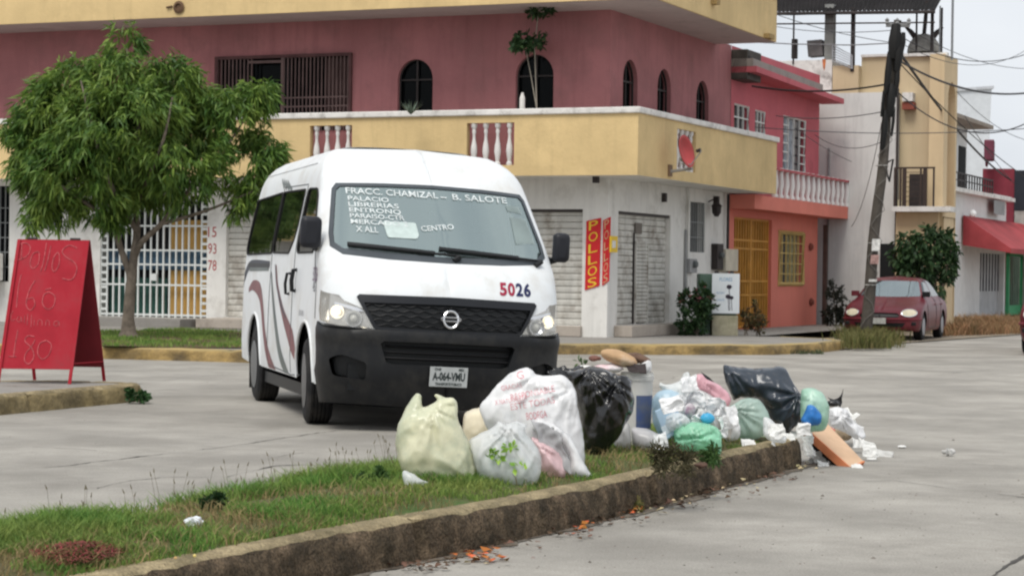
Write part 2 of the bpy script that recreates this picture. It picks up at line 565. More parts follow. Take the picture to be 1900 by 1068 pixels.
# --- rubbish island (median) : front foot line along BD
IF = V((-0.24, 9.50, 0))
_DF = ([-9, -4, -2, -1.1, -.2, .35, 1, 2, 3, 6], [.6, .42, .33, .27, .22, .14, .09, .04, .02, 0])
def isl(t, d, z=0.0):    # t along the kerb, d away from it
    f = float(np.interp(t, *_DF))
    d = f+d*(1.42-f)/1.42 if d > 0 else f+d
    p = IF + BD*t - NB*d
    return V((p.x, p.y, z))
ITE = (on_z(1500, 862, 0)-IF).dot(BD)     # end of the island
ISLW = 1.42
front = [isl(t, 0.0) for t in np.arange(-9, ITE-0.25, 0.5)]
endc = [isl(ITE-0.25+0.30*math.sin(a), 0.30-0.30*math.cos(a)) for a in (0, R(30), R(60), R(90))]
endc += [isl(ITE+0.05, ISLW-0.3), isl(ITE-0.05, ISLW-0.08), isl(ITE-0.3, ISLW)]
backl = [isl(t, ISLW) for t in np.arange(ITE-0.6, -9, -0.7)]
ISL_LINE = [p.to_2d() for p in front+endc+backl]
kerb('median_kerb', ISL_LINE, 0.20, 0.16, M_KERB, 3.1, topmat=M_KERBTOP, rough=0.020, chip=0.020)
def isl_z(t, d):
    e = min(d, ISLW-d, ITE-t)
    base = 0.175+0.05*max(0, min(1, e/0.4))
    return base+0.025*nrm3(t*1.5, d*1.5, 4)+0.01*nrm3(t*6, d*6, 2)
mb = MB(); nt_, nd_ = 150, 22
vs = []
for i in range(nt_+1):
    t = -9+(ITE-0.1+9)*i/nt_
    for j in range(nd_+1):
        d = 0.1+(ISLW-0.2)*j/nd_
        vs.append(isl(t, d, isl_z(t, d) - (0.03 if j in (0, nd_) or i == nt_ else 0)))
mb.add(vs, [(i*(nd_+1)+j, i*(nd_+1)+j+1, (i+1)*(nd_+1)+j+1, (i+1)*(nd_+1)+j) for i in range(nt_) for j in range(nd_)])
M_SOILG = mat('soil_with_turf', (0.12, 0.10, 0.05), 1.0, col2=(0.07, 0.12, 0.03), var=0.3, vscale=3, bump=0.03, bscale=30)
struct(mb, 'median_ground', M_SOILG, smooth=True, sharp=0)
# damp dirt gathered in the gutter at the foot of the kerb
mb = MB(); A_, B_ = [], []
for i, t in enumerate(np.arange(-6, ITE+.2, 0.06)):
    w_ = max(.012, .05+.09*nrm3(t*1.4, 3)+.05*nrm3(t*7, 6))
    A_.append(isl(t, .03, .0045)); B_.append(isl(t, -w_, .0045))
n = len(A_); mb.add(A_+B_, [(i, i+1, n+i+1, n+i) for i in range(n-1)])
struct(mb, 'gutter_dirt', mat('gutter_dirt', (.12, .095, .07), 1.0, var=.4, vscale=9, dirt=(.25, .23, .2), dscale=6, damt=.6, bump=.01, bscale=60))

# --- grass on the island
def blades(name, mat_, label, pts, hmin, hmax, wd, seed, lean=0.5, extra=None, cat='grass'):
    """pts: list of (Vector base, height factor)"""
    rnd = random.Random(seed)
    vs, fs = [], []
    for p, hf in pts:
        h = rnd.uniform(hmin, hmax)*hf
        a = rnd.uniform(0, 6.283); l = rnd.uniform(0.1, lean)*h
        dx, dy = math.cos(a)*l, math.sin(a)*l
        b = rnd.uniform(0, 6.283); ww = wd*rnd.uniform(0.6, 1.3)
        wx, wy = math.cos(b)*ww/2, math.sin(b)*ww/2
        n = len(vs)
        vs += [(p.x-wx, p.y-wy, p.z-0.01), (p.x+wx, p.y+wy, p.z-0.01),
               (p.x+dx*0.4-wx*.8, p.y+dy*0.4-wy*.8, p.z+h*0.6), (p.x+dx*0.4+wx*.8, p.y+dy*0.4+wy*.8, p.z+h*0.6),
               (p.x+dx*1.3, p.y+dy*1.3, p.z+h)]
        fs += [(n, n+1, n+3, n+2), (n+2, n+3, n+4)]
    mb = MB(); mb.v = [V(q) for q in vs]; mb.f = fs
    return stuff(mb, name, mat_, label, cat)
M_GRASS = mat('grass_green', (0.115, 0.245, 0.05), 0.7, col2=(0.22, 0.28, 0.075), vscale=1.7, island=0.35, transl=0.35, spec=0.2)
M_DRY = mat('grass_dry', (0.30, 0.25, 0.12), 0.9, col2=(0.20, 0.15, 0.07), vscale=2, island=0.35, transl=0.2, spec=0.1)
rnd = random.Random(11)
pts = []
while len(pts) < 62000:
    t = rnd.uniform(-3.6, ITE-0.08); d = rnd.uniform(0.13, ISLW+0.03)
    g = nrm3(t*1.1, d*1.6, 7)
    g2 = nrm3(t*4, d*4, 1)
    dens = 0.50+1.1*g+0.8*g2
    if d < 0.3: dens -= 0.25
    if t > 3.0 : dens -= 0.1
    if -1.6 < t < -0.55 and 0.25 < d < 0.75: dens -= 0.75
    if rnd.random() > dens: continue
    hf = 0.30+0.55*max(0, min(1, (d-0.15)/1.1))+0.35*max(0, g)
    if d > ISLW-0.42: hf *= 1.15
    if t > 2.2: hf *= 0.75
    pts.append((isl(t, d, isl_z(t, d) if d < ISLW-0.1 else 0.17), hf))
blades('grass', M_GRASS, 'green grass growing along the median under the rubbish bags', pts, 0.03, 0.105, 0.006, 5, lean=1.0)
pts = []
while len(pts) < 8500:
    t = rnd.uniform(-3.6, ITE-0.1); d = rnd.uniform(0.13, ISLW)
    if rnd.random() > 0.35+0.9*nrm3(t*1.7, d*1.7, 17)+(0.6 if (t < -0.3 and d < 0.75) else 0): continue
    pts.append((isl(t, d, isl_z(t, d)), 1.0))
blades('dry_grass', M_DRY, 'straw coloured dry grass mixed through the median turf', pts, 0.015, 0.07, 0.005, 6, lean=1.6, cat='dry grass')
# seed stalks along the back edge
mb = MB()
for i in range(120):
    t = rnd.uniform(-3.4, 2.6); d = rnd.uniform(ISLW-0.35, ISLW+0.02)
    p = isl(t, d, 0.18); h = rnd.uniform(0.08, 0.20)
    q = p+V((rnd.uniform(-.05, .05), rnd.uniform(-.05, .05), h))
    mb.tube([p, p.lerp(q, .5)+V((.005, 0, 0)), q], [0.0012, 0.001, 0.0007], 3, cap=False)
    mb.tube([q, q+V((rnd.uniform(-.01, .01), 0, 0.02))], [0.003, 0.001], 4)
stuff(mb, 'seed_stalks', mat('stalk', (0.13, 0.11, 0.06), 0.9), 'thin seed stalks standing above the back edge of the median grass', 'weeds')
# reddish brown patch of dead needles
mb = MB(); rnd = random.Random(21)
pc = on_z(140, 1030, 0.22)
for i in range(2600):
    a = rnd.uniform(0, 6.283); r = math.sqrt(rnd.random())
    p = pc+V((math.cos(a)*r*0.17, math.sin(a)*r*0.30, 0))
    p.z = 0.225+0.035*(1-r)+rnd.uniform(0, .012)
    b = rnd.uniform(0, 6.283); l = rnd.uniform(.008, .022)
    q = p+V((math.cos(b)*l, math.sin(b)*l, rnd.uniform(-.004, .008)))
    n = V((-math.sin(b), math.cos(b), 0))*0.0025
    mb.add([p-n, p+n, q+n, q-n], [(0, 1, 2, 3)])
stuff(mb, 'dead_leaves', mat('dead_red', (0.16, 0.045, 0.03), 0.9, island=0.5), 'patch of reddish dead leaf litter in the near grass', 'dead leaves')

# --- left island with the sandwich board
LF = on_z(0, 770, 0)
LE = on_z(284, 742, 0)
LD = (LE-LF).normalized(); LN = V((-LD.y, LD.x, 0))
lw = 1.9
ll = [LF-LD*6, LF-LD*3, LF, LF+LD*1.2, LE-LD*0.25, LE-LD*.05+LN*0.08, LE+LN*0.35, LE-LD*.1+LN*1.0, LE-LD*.7+LN*(lw), LE-LD*3+LN*lw, LF-LD*6+LN*lw]
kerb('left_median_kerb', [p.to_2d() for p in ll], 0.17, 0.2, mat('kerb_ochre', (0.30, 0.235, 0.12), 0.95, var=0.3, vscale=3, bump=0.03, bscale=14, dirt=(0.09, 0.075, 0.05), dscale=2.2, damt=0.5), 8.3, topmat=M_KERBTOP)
mb = MB(); c = [p+LN*0.1*(1 if i < 5 else 0) for i, p in enumerate(ll)]
mb.add([V((p.x, p.y, 0.165)) for p in [ll[0]+LN*.1, ll[4]+LN*.1-LD*.1, ll[6]-LD*.15, ll[7]-LD*.15-LN*.1, ll[8]-LN*.1, ll[10]-LN*.1]], [(0, 1, 2, 3, 4, 5)])
struct(mb, 'left_median_paving', M_SIDE)

# --- far sidewalk
WC = V((1.71, 38.50, 0))           # corner of the walls of the corner building
SK = [V(p).to_3d() for p in [(-40, 41.1), (-22, 35.6), (-5.8, 30.5), (-3.8, 29.9), (-2.7, 29.65), (-2.0, 30.1), (-1.6, 31.2), (-1.1, 33.0), (-0.3, 34.1), (0.78, 34.55), (2.6, 35.0), (4.34, 35.6), (5.3, 36.9), (6.0, 38.6), (5.95, 39.8), (5.2, 40.6)]]
kerb('sidewalk_kerb', [p.to_2d() for p in SK], 0.17, 0.2, M_KERBY, 12.7, step=0.15, rough=0.03, side=1, topmat=mat('kerb_top_far', (0.42, 0.31, 0.13), 0.95, var=0.2, vscale=3, dirt=(0.2, 0.17, 0.1), dscale=1.5, damt=0.7))
far = [WC+BD*3+NB*1.8, WC+BD*14.5+NB*1.8, WC+BD*14.5-NB*3, WC+AD*40-NA*6, V((-40, 44, 0))]
SP = [p+V((0.0, 0.1, 0)) for p in SK]+far
mb = MB(); vs, fs = sheet([(p.x, p.y) for p in SP]); mb.add([(x, y, 0.165) for x, y in vs], fs)
struct(mb, 'sidewalk', M_SIDE)
# verge of bare ground beyond the pole
VG = [on_z(1560, 650, 0), on_z(1640, 640, 0), V((12.2, 51, 0)), V((20, 67, 0)), V((42, 115, 0)), V((20, 125, 0)), V((2, 60, 0)), V((3, 42, 0))]
mb = MB(); vs, fs = sheet([(p.x, p.y) for p in VG]); mb.add([(x, y, 0.02) for x, y in vs], fs)
struct(mb, 'verge_ground', M_DIRT)
# planting strip grass on the far sidewalk
PL = [on_z(190, 644, 0.17), on_z(452, 646, 0.17), on_z(470, 618, 0.17), on_z(330, 612, 0.17), on_z(180, 616, .17)]
mb = MB(); vs, fs = sheet([(p.x, p.y) for p in PL], step=.5)
mb.add([(x, y, 0.185+0.02*nrm3(x, y, 3)) for x, y in vs], fs)
struct(mb, 'planting_strip', M_SOIL)
rnd = random.Random(31); pts = []
P2 = [(p.x, p.y) for p in PL]
xs = [p[0] for p in P2]; ys = [p[1] for p in P2]
C_ = np.array([(rnd.uniform(min(xs), max(xs)), rnd.uniform(min(ys), max(ys))) for _ in range(30000)])
for x, y in C_[inside(C_, P2)]:
    if rnd.random() < 0.35+0.8*nrm3(x*1.2, y*1.2, 8): pts.append((V((x, y, 0.185)), 1))
blades('strip_grass', M_GRASS, 'short grass in the planting strip around the tree', pts, 0.02, 0.07, 0.012, 7, lean=1.2)
pts = []
for i in range(16000):
    u, v_ = rnd.random(), rnd.random()
    p = on_z(1745+u*175, 624-v_*26-u*6, 0.02)
    if rnd.random() < 0.5+0.8*nrm3(p.x*.9, p.y*.9, 3): pts.append((p, 0.6+0.6*nrm3(p.x*.7, p.y*.7, 9)+.3))
M_STRAW = mat('straw', (0.33, 0.20, 0.10), 0.9, col2=(0.22, 0.15, 0.08), vscale=2, island=0.3, transl=0.2)
blades('dry_verge_grass', M_STRAW, 'reddish straw of dry grass on the verge by the white house', pts, 0.1, 0.32, 0.025, 8, lean=0.9, cat='dry grass')
pts = []
for i in range(3200):
    p = on_z(rnd.gauss(1612, 24), rnd.uniform(622, 646), 0.05)
    pts.append((p, 1.0))
blades('pole_weeds', mat('weed_olive', (0.11, 0.13, 0.04), 0.8, col2=(0.17, 0.15, 0.06), vscale=4, island=0.4, transl=0.3), 'olive weeds growing round the foot of the utility pole', pts, 0.08, 0.34, 0.02, 9, lean=0.8, cat='weeds')
pts = []
for i in range(1300):
    u = rnd.random()
    p = on_z(1040+u*540, 657-rnd.random()*2, 0.0)
    if nrm3(p.x*1.1, p.y, 5) > 0.05: pts.append((p, 0.7))
blades('kerb_weeds', mat('weed_dull', (0.07, 0.085, 0.04), 0.8, island=0.4), 'dull weeds along the foot of the far kerb', pts, 0.03, 0.14, 0.02, 10, lean=0.8, cat='weeds')

# --- leaf litter along the near kerb
def litter(name, col, label, spots, seed, size=0.03):
    rnd = random.Random(seed); mb = MB()
    for (px, py, n, sx, sy) in spots:
        for i in range(n):
            p = on_z(px+rnd.gauss(0, sx), py+rnd.gauss(0, sy), 0.0)
            lo = .02-float(np.interp((p-IF).dot(BD), *_DF))
            if (p-IF).dot(NB) < lo and (p-IF).dot(BD) < ITE: p = p+NB*(lo-(p-IF).dot(NB))
            p.z = rnd.uniform(0.004, 0.03)
            a = rnd.uniform(0, 6.28); l = size*rnd.uniform(.5, 1.2); ww = l*rnd.uniform(.3, .6)
            d = V((math.cos(a), math.sin(a), rnd.uniform(-.1, .4))); n_ = V((-d.y, d.x, 0))
            up = V((0, 0, ww*rnd.uniform(0, .8)))
            mb.add([p, p+d*l*.5+n_*ww+up, p+d*l, p+d*l*.5-n_*ww+up*.3], [(0, 1, 2), (0, 2, 3)])
    stuff(mb, name, mat('leaf_'+name, col, 0.8, island=0.45), label, 'leaf litter')
litter('orange_leaves', (0.42, 0.14, 0.03), 'orange and yellow fallen leaves at the foot of the near kerb', [(880, 1036, 34, 24, 5), (1080, 985, 12, 10, 4), (1165, 952, 14, 10, 5), (905, 1040, 10, 18, 3)], 41, 0.04)
litter('brown_leaves', (0.10, 0.06, 0.035), 'dry brown leaf litter lying in the gutter', [(780, 1055, 46, 30, 5), (850, 1040, 16, 20, 5), (1060, 995, 24, 25, 4), (1130, 968, 30, 30, 5), (1250, 940, 50, 40, 4), (1330, 915, 60, 50, 4), (1430, 888, 60, 40, 4), (960, 1020, 14, 40, 6)], 42, 0.035)
litter('pale_leaves', (0.5, 0.42, 0.24), 'pale straw coloured leaves and scraps in the gutter', [(1180, 953, 12, 40, 3), (1250, 930, 10, 50, 4), (1370, 905, 12, 40, 4), (900, 1045, 6, 20, 3), (1490, 868, 14, 14, 4)], 43, 0.035)
# ================================================================== BUILDINGS
class Fac:
    def __init__(s, org, d, n):
        s.o, s.d, s.n = V((org[0], org[1], 0)), V(d), V(n)
        s.fl = 1
    def pt(s, t, z, o=0.0):
        return s.o+s.d*t+s.n*o+V((0, 0, z))
    def px(s, x, y, o=0.0):
        p = on_plane(x, y, s.o+s.n*o, s.n)
        return ((p-s.o).dot(s.d), p.z)
    def rect(s, x0, x1, y0, y1, o=0.0, z0=None, z1=None):
        a, b = s.px(x0, (y0+y1)/2, o)[0], s.px(x1, (y0+y1)/2, o)[0]
        xm = (x0+x1)/2
        zt, zb = s.px(xm, y0, o)[1], s.px(xm, y1, o)[1]
        return (min(a, b), max(a, b), zb if z0 is None else z0, zt if z1 is None else z1)
def rp(r): return [(r[0], r[2]), (r[1], r[2]), (r[1], r[3]), (r[0], r[3])]
def arch(r, n=14):
    t0, t1, z0, z1 = r
    h = (t1-t0)/2
    zs = z1-h*1.05
    return [(t0, z0), (t1, z0)]+[(t0+h+h*math.cos(math.pi*k/n), zs+h*1.05*math.sin(math.pi*k/n)) for k in range(n+1)]
def wall(f, outer, holes=(), o=0.0, rev=0.18, mb=None):
    mb = mb or MB()
    vs, fs = sheet(outer, holes)
    mb.add([f.pt(t, z, o) for t, z in vs], fs)
    for h in holes:
        n = len(h)
        vs = [f.pt(t, z, o) for t, z in h]+[f.pt(t, z, o-rev) for t, z in h]
        mb.add(vs, [(i, (i+1) % n, n+(i+1) % n, n+i) for i in range(n)])
    return mb
def fbox(mb, f, t0, t1, z0, z1, o0, o1):
    return mb.obox(f.pt(t0, z0, o0), f.d*(t1-t0), f.n*(o1-o0), (0, 0, z1-z0))
def pane(f, poly, o):
    mb = MB(); vs, fs = sheet(poly); mb.add([f.pt(t, z, o) for t, z in vs], fs); return mb
def shutter(f, r, o, pitch=0.115, mb=None):
    mb = mb or MB(); t0, t1, z0, z1 = r
    n = max(1, int(round((z1-z0)/pitch))); h = (z1-z0)/n
    for i in range(n):
        z = z0+i*h
        pr = [(z, 0), (z+h*.12, -.022), (z+h*.5, .004), (z+h*.88, -.004), (z+h, -0.022)]
        pr = [(z, -.03), (z+h*.10, 0.0), (z+h*.55, 0.012), (z+h*.95, 0.0), (z+h, -.03)]
        vs = [f.pt(t0, zz, o+oo) for zz, oo in pr]+[f.pt(t1, zz, o+oo) for zz, oo in pr]
        mb.add(vs, [(k, 5+k, 6+k, k+1) for k in range(4)])
    return mb

M_YEL = mat('ochre_paint', (0.64, 0.475, 0.24), 0.85, var=0.09, vscale=0.8, bump=0.006, bscale=14, streak=0.2, dirt=(.54, .40, .20), dscale=1.1, damt=.3)
M_PINK = mat('rose_paint', (0.375, 0.155, 0.160), 0.85, var=0.12, vscale=0.7, bump=0.006, bscale=14, streak=0.34, dirt=(0.28, 0.13, 0.13), dscale=1.0, damt=.4)
M_WHITE = mat('white_wall_paint', (0.72, 0.705, 0.67), 0.85, var=0.06, vscale=1.0, bump=0.004, bscale=30, streak=0.28, dirt=(0.46, 0.44, 0.40), dscale=1.2, damt=.3)
M_CAP = mat('white_cap', (0.70, 0.68, 0.65), 0.85, var=0.1, vscale=2, bump=0.006, bscale=20, dirt=(0.3, 0.28, 0.26), dscale=3, damt=.3)
M_SOFF = mat('soffit_plaster', (0.52, 0.44, 0.43), 0.9, var=0.1, vscale=1, streak=0.0, dirt=(0.33, 0.28, 0.27), dscale=1.0, damt=.3)
M_DARK = mat('dark_room', (0.012, 0.013, 0.014), 0.9, var=0)  # near-black colour stands for the shade inside unlit rooms
M_GLS = glass_mat('window_glass', (0.05, 0.055, 0.06), 0.5, refl=0.12, body=(0.008, 0.01, 0.011))
M_SHUT = mat('shutter_metal', (0.57, 0.555, 0.51), 0.6, var=0.08, vscale=2, streak=0.45, dirt=(0.20, 0.16, 0.12), dscale=2.2, damt=.4)
M_STEP = mat('step_plaster', (0.42, 0.37, 0.32), 0.9, var=0.1, vscale=2, dirt=(0.22, 0.19, 0.16), dscale=2, damt=.4)
M_IRONW = mat('white_iron', (0.66, 0.68, 0.66), 0.5, var=0.06)
M_IRONB = mat('dark_iron', (0.035, 0.028, 0.027), 0.6, var=0.2)
M_BAL = mat('baluster_white', (0.66, 0.64, 0.62), 0.8, var=0.08)
M_RED = mat('sign_red', (0.55, 0.02, 0.025), 0.6, var=0.08)
M_SYEL = mat('sign_yellow', (0.75, 0.50, 0.04), 0.6, var=0.05)

FA = Fac(WC, AD, NA); FB = Fac(WC, BD, NB)
BLD = thing('corner_building', 'two storey corner building with ochre balcony bands, rose upper walls and white ground floor', 'building', WC)
LA, LB = 17.0, 7.05
Z1, Z2 = 3.03, 6.12
CW = 0.17
# openings
aw = [arch(FA.rect(738, 803, 110, 200, z0=3.35)), arch(FA.rect(957, 1027, 101, 200, z0=3.35))]
gw = rp(FA.rect(401, 653, 103, 200, z0=3.95))
bw = [arch(FB.rect(1156, 1183, 111, 190, z0=3.35)), arch(FB.rect(1220, 1245, 128, 200, z0=3.35)), arch(FB.rect(1292, 1315, 150, 220, z0=3.35))]
mb = wall(FA, [(0, Z1), (LA, Z1), (LA, Z2), (0, Z2)], aw+[gw])
wall(FB, [(0, Z1), (LB, Z1), (LB, Z2), (0, Z2)], bw, mb=mb)
mb.quad(FB.pt(LB, Z1), FB.pt(LB, Z2), FB.pt(LB, Z2, -6), FB.pt(LB, Z1, -6))
mb.build('upper_wall', M_PINK, BLD)
s0 = FA.rect(419, 640, 392, 600); s0 = (s0[0], s0[1], 0.37, FA.px(990, 388)[1])
s1 = FA.rect(985, 1080, 388, 604); s1 = (s1[0], s1[1]+0.25, 0.37, s1[3])
gt = FA.rect(186, 384, 352, 588); gt = (gt[0], gt[1], 0.33, 2.72)
wv = FA.rect(82, 116, 397, 424)
wl = FA.rect(-40, 17, 345, 522)
s2 = FB.rect(1146, 1243, 390, 604, z0=0.38); s2 = (s2[0], s2[1], 0.38, FB.px(1146, 391)[1])
w2 = FB.rect(1279, 1308, 375, 468)
mb = wall(FA, [(0, CW-.05), (LA, CW-.05), (LA, Z1), (0, Z1)], [rp(s0), rp(s1), rp(gt), rp(wv), rp(wl)], rev=0.22)
wall(FB, [(0, CW-.05), (LB, CW-.05), (LB, Z1), (0, Z1)], [rp(s2), rp(w2)], rev=0.22, mb=mb)
fbox(mb, FB, s2[1]+0.9, s2[1]+1.0, CW, Z1-.01, 0.002, 0.06)
mb.quad(FB.pt(LB, 0), FB.pt(LB, Z1), FB.pt(LB, Z1, -6), FB.pt(LB, 0, -6))
mb.build('lower_wall', M_WHITE, BLD)
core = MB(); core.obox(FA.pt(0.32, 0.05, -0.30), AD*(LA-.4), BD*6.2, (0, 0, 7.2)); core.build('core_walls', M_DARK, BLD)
# windows
for p in aw+bw:
    f = FA if p in aw else FB
    fr = MB()
    poly = [f.pt(t, z, -0.10) for t, z in p]
    fr.tube(poly, 0.025, 5, closed=True)
    t0, t1 = p[0][0], p[1][0]; zt = max(z for _, z in p)
    fbox(fr, f, (t0+t1)/2-.015, (t0+t1)/2+.015, p[0][1], zt-.01, -.115, -.085)
    fbox(fr, f, t0, t1, zt-(t1-t0)/2-.03, zt-(t1-t0)/2, -.113, -.087)
    w_ = fr.build('window', M_IRONB, BLD)
    pane(f, p, -0.15).build('pane', M_GLS, w_)
fr = MB(); t0, t1, z0, z1 = gw[0][0], gw[1][0], gw[0][1], gw[2][1]
for a in (t0+.02, t1-.02): fbox(fr, FA, a-.03, a+.03, z0, z1, -.06, .05)
fbox(fr, FA, t0, t1, z1-.05, z1+.01, -.055, .055)
w_ = fr.build('window', mat('brown_iron', (0.09, 0.04, 0.04), 0.7, var=.2), BLD)
pane(FA, gw, -0.17).build('pane', M_GLS, w_)
gr = MB()
tx = lambda x: FA.px(x, 150)[0]
tg = [tx(x) for x in list(range(405, 470, 7))+list(range(528, 654, 7))]
for a in tg: fbox(gr, FA, a-.012, a+.012, z0, z1-.04, .005, .03)
for zz in (z0+.45, z0+.62): fbox(gr, FA, tx(653), tx(528), zz, zz+.03, .0, .028)
fbox(gr, FA, tx(527), tx(523), z0, z1, -.01, .04); fbox(gr, FA, tx(523), tx(462), z1-.14, z1-.09, -.01, .03)
gr.build('grille', mat('grille_brown', (0.13, 0.085, 0.08), 0.7, var=.2), w_)
cu = MB(); c0, c1 = tx(652), tx(600); n = 26
cu.add([FA.pt(c0+(c1-c0)*i/n, z, -.10+.03*math.sin(i*1.7)) for z in (z0, z1-.06) for i in range(n+1)], [(i, i+1, n+2+i, n+1+i) for i in range(n)])
cu.build('curtain', mat('curtain_brown', (0.16, 0.10, 0.095), 0.9), w_)
for r, f in ((wv, FA), (wl, FA), (w2, FB)):
    fr = MB(); t0, t1, z0, z1 = r
    fr.tube([f.pt(t, z, -.04) for t, z in rp(r)], .02, 4, closed=True)
    k = max(3, int((t1-t0)/.11))
    for i in range(1, k): fbox(fr, f, t0+(t1-t0)*i/k-.008, t0+(t1-t0)*i/k+.008, z0, z1, -.05, -.035)
    for i in range(1, max(2, int((z1-z0)/.3))): fbox(fr, f, t0, t1, z0+i*.3-.008, z0+i*.3+.008, -.053, -.032)
    w_ = fr.build('window', mat('grey_iron', (0.25, 0.26, 0.26), .6), BLD)
    pane(f, rp(r), -0.17).build('pane', glass_mat('frosted', (0.3, 0.3, 0.3), 0.3, refl=.3, body=(.10, .105, .11)) if r is w2 else M_GLS, w_)
# shutters
for r, f in ((s0, FA), (s1, FA), (s2, FB)):
    sh = shutter(f, r, -0.10).build('roller_shutter', M_SHUT, BLD, smooth=True, sharp=40)
    t0, t1, z0, z1 = r
    d = MB(); fbox(d, f, t0, t1, z1-.05, z1+.02, -.10, -.03); d.build('shutter_box', M_IRONB, sh)
    if f is FB:   # centre wicket door in the shutter
        d = MB(); a, b = f.px(1184, 500)[0], f.px(1205, 500)[0]
        zt = f.px(1195, 452)[1]
        shutter(f, (a, b, z0+.02, zt), -.05, .07, d)
        fbox(d, f, a-.03, a, z0, zt+.03, -.085, -.03); fbox(d, f, b, b+.03, z0, zt+.03, -.085, -.03); fbox(d, f, a-.03, b+.03, zt, zt+.04, -.087, -.032)
        d.build('wicket_door', M_SHUT, sh)
        d = MB(); fbox(d, f, a+.0, a+.35, f.px(1195, 434)[1], f.px(1195, 414)[1], -.08, -.06); d.build('vent', mat('vent_grey', (.16, .14, .12), .7), sh)
        d = MB(); fbox(d, f, a-.055, a-.03, z0, zt+.2, -.087, -.06); d.build('door_seam', M_IRONB, sh)
# steps below the shutters
mb = MB()
for a_ in ((FA, s1[0]-.02, s1[1], CW, .36, .001, .10), (FA, s0[0], s0[1], CW, .36, .001, .10), (FB, s2[0]-.15, s2[1]+.15, CW, .37, .001, .35), (FA, s0[1]-1.2, s0[1]+.2, CW, .35, .102, .75)):
    mb = MB(); fbox(mb, *a_); mb.build('step', M_STEP, BLD, bevel=.01)
mb = MB(); fbox(mb, FA, gt[0]-.1, gt[1]+.3, CW-.02, .325, -.9, 1.1); mb.build('porch_slab', M_SIDE, BLD)
# barred gate
t0, t1, z0, z1 = gt
mb = MB(); n = 17
for i in range(n+1):
    a = t0+(t1-t0)*i/n
    fbox(mb, FA, a-.016, a+.016, z0, z1, -.06, -.03)
for zz in (z0+.03, z0+.62, z0+1.02, z0+1.30, z0+1.78): fbox(mb, FA, t0, t1, zz, zz+.035, -.065, -.025)
for k in range(16):
    zz = z0+.12+k*.145
    for a, b in ((t0, t0+(t1-t0)/n), (t1-(t1-t0)/n*1.0, t1)): fbox(mb, FA, a, b, zz, zz+.05, -.058, -.032)
G = mb.build('gate', M_IRONW, BLD)
mb = MB(); fbox(mb, FA, t0+(t1-t0)*.46, t0+(t1-t0)*.52, z0+.72, z0+.86, -.03, .02); mb.build('lock', M_IRONW, G)
mb = MB(); a, b = FA.px(306, 500)[0], FA.px(388, 500)[0]
fbox(mb, FA, b, a, z0+.06, FA.px(350, 408)[1], -.20, -.17); mb.build('door', mat('yellow_board', (0.50, 0.30, 0.09), .8, var=.1, vscale=2), BLD)
mb = MB(); a, b = FA.px(193, 500)[0], FA.px(300, 500)[0]
fbox(mb, FA, b, a, z0+.03, FA.px(250, 515)[1], -.24, -.21); mb.build('lower_screen', mat('dark_green_panel', (0.02, 0.07, 0.055), .6), BLD)
mb = MB(); fbox(mb, FA, FA.px(384, 500)[0]+.05, a, FA.px(250, 500)[1], FA.px(250, 462)[1], -.19+.04, -.16+.025); mb.build('blue_banner', mat('blue_grey', (0.06, 0.11, 0.16), .7, var=.3, vscale=6), BLD)
# number on the pillar
for i, s in enumerate(('15', '93', '78')):
    y = 428+31*i
    tc_, zc_ = FA.px(394, y+2, .003)
    text_mb(s, lambda u, v, a=tc_, b=zc_: FA.pt(a-u, b+v, .004), 0.20, 0.19).build('lettering', mat('letter_red', (0.42, 0.07, 0.07), .7), BLD)
# ---- balcony band
OB = 0.86
CB = WC+(NA+NB)*OB
GA, GB = Fac(CB, AD, NA), Fac(CB, BD, NB)
LBB = GB.px(1441, 300)[0]
ZC0, ZC1 = 4.11, 4.22
hA = [GA.rect(575, 653, 231, 300, z0=3.22), GA.rect(866, 954, 226, 300, z0=3.22)]
hA = [(r[0], r[1], 3.22, 3.98) for r in hA]
hB = GB.rect(1256, 1291, 250, 326); hB = (hB[0], hB[1], 3.22, 3.98)
mb = MB()
for oo in (0, -.13):
    c0 = -oo
    wall(GA, [(c0, Z1), (LA, Z1), (LA, ZC0), (c0, ZC0)], [rp(r) for r in hA], o=oo, rev=.13 if oo == 0 else 0, mb=mb)
    wall(GB, [(c0, Z1), (LBB, Z1), (LBB, ZC0), (c0, ZC0)], [rp(hB)], o=oo, rev=.13 if oo == 0 else 0, mb=mb)
fbox(mb, GB, LBB-.12, LBB-.001, Z1+.001, ZC0-.001, -OB, -.001)
bal = mb.build('balcony_parapet', M_YEL, BLD)
mb = MB(); fbox(mb, GA, -.05, LA, ZC0, ZC1, -.18, .05); fbox(mb, GB, .18, LBB+.05, ZC0+.001, ZC1-.001, -.179, .051)
mb.build('coping', M_CAP, bal, bevel=.02)
mb = MB()   # soffit slab
mb.prism([GA.pt(LA, Z1-.004, -.01), GA.pt(0, Z1-.004, -.01)+BD*.0+NB*-.01, GB.pt(LBB, Z1-.004, -.01), GB.pt(LBB, Z1-.004, -OB), V((WC.x, WC.y, Z1-.004)), FA.pt(LA, Z1-.004)], (0, 0, .15))
mb.build('balcony_slab', M_WHITE, BLD)
def baluster(mb, c, z0, z1, r=.045):
    h = z1-z0
    pr = [(r*1.1, 0), (r*1.1, .06), (r*.7, .09), (r*.95, .2), (r*1.25, .33), (r*1.05, .47), (r*.6, .62), (r*.55, .74), (r*.8, .80), (r*.6, .86), (r*1.1, .92), (r*1.1, 1)]
    mb.lathe((c.x, c.y, z0), [(a, b*h) for a, b in pr], 12)
for f, r in ((GA, hA[0]), (GA, hA[1]), (GB, hB)):
    for k in range(4):
        t = r[0]+(r[1]-r[0])*(k+.5)/4
        mb = MB(); baluster(mb, f.pt(t, 0, -.065), r[2]+.001, r[3]-.001, .05); mb.build('baluster', M_BAL, BLD, smooth=True)
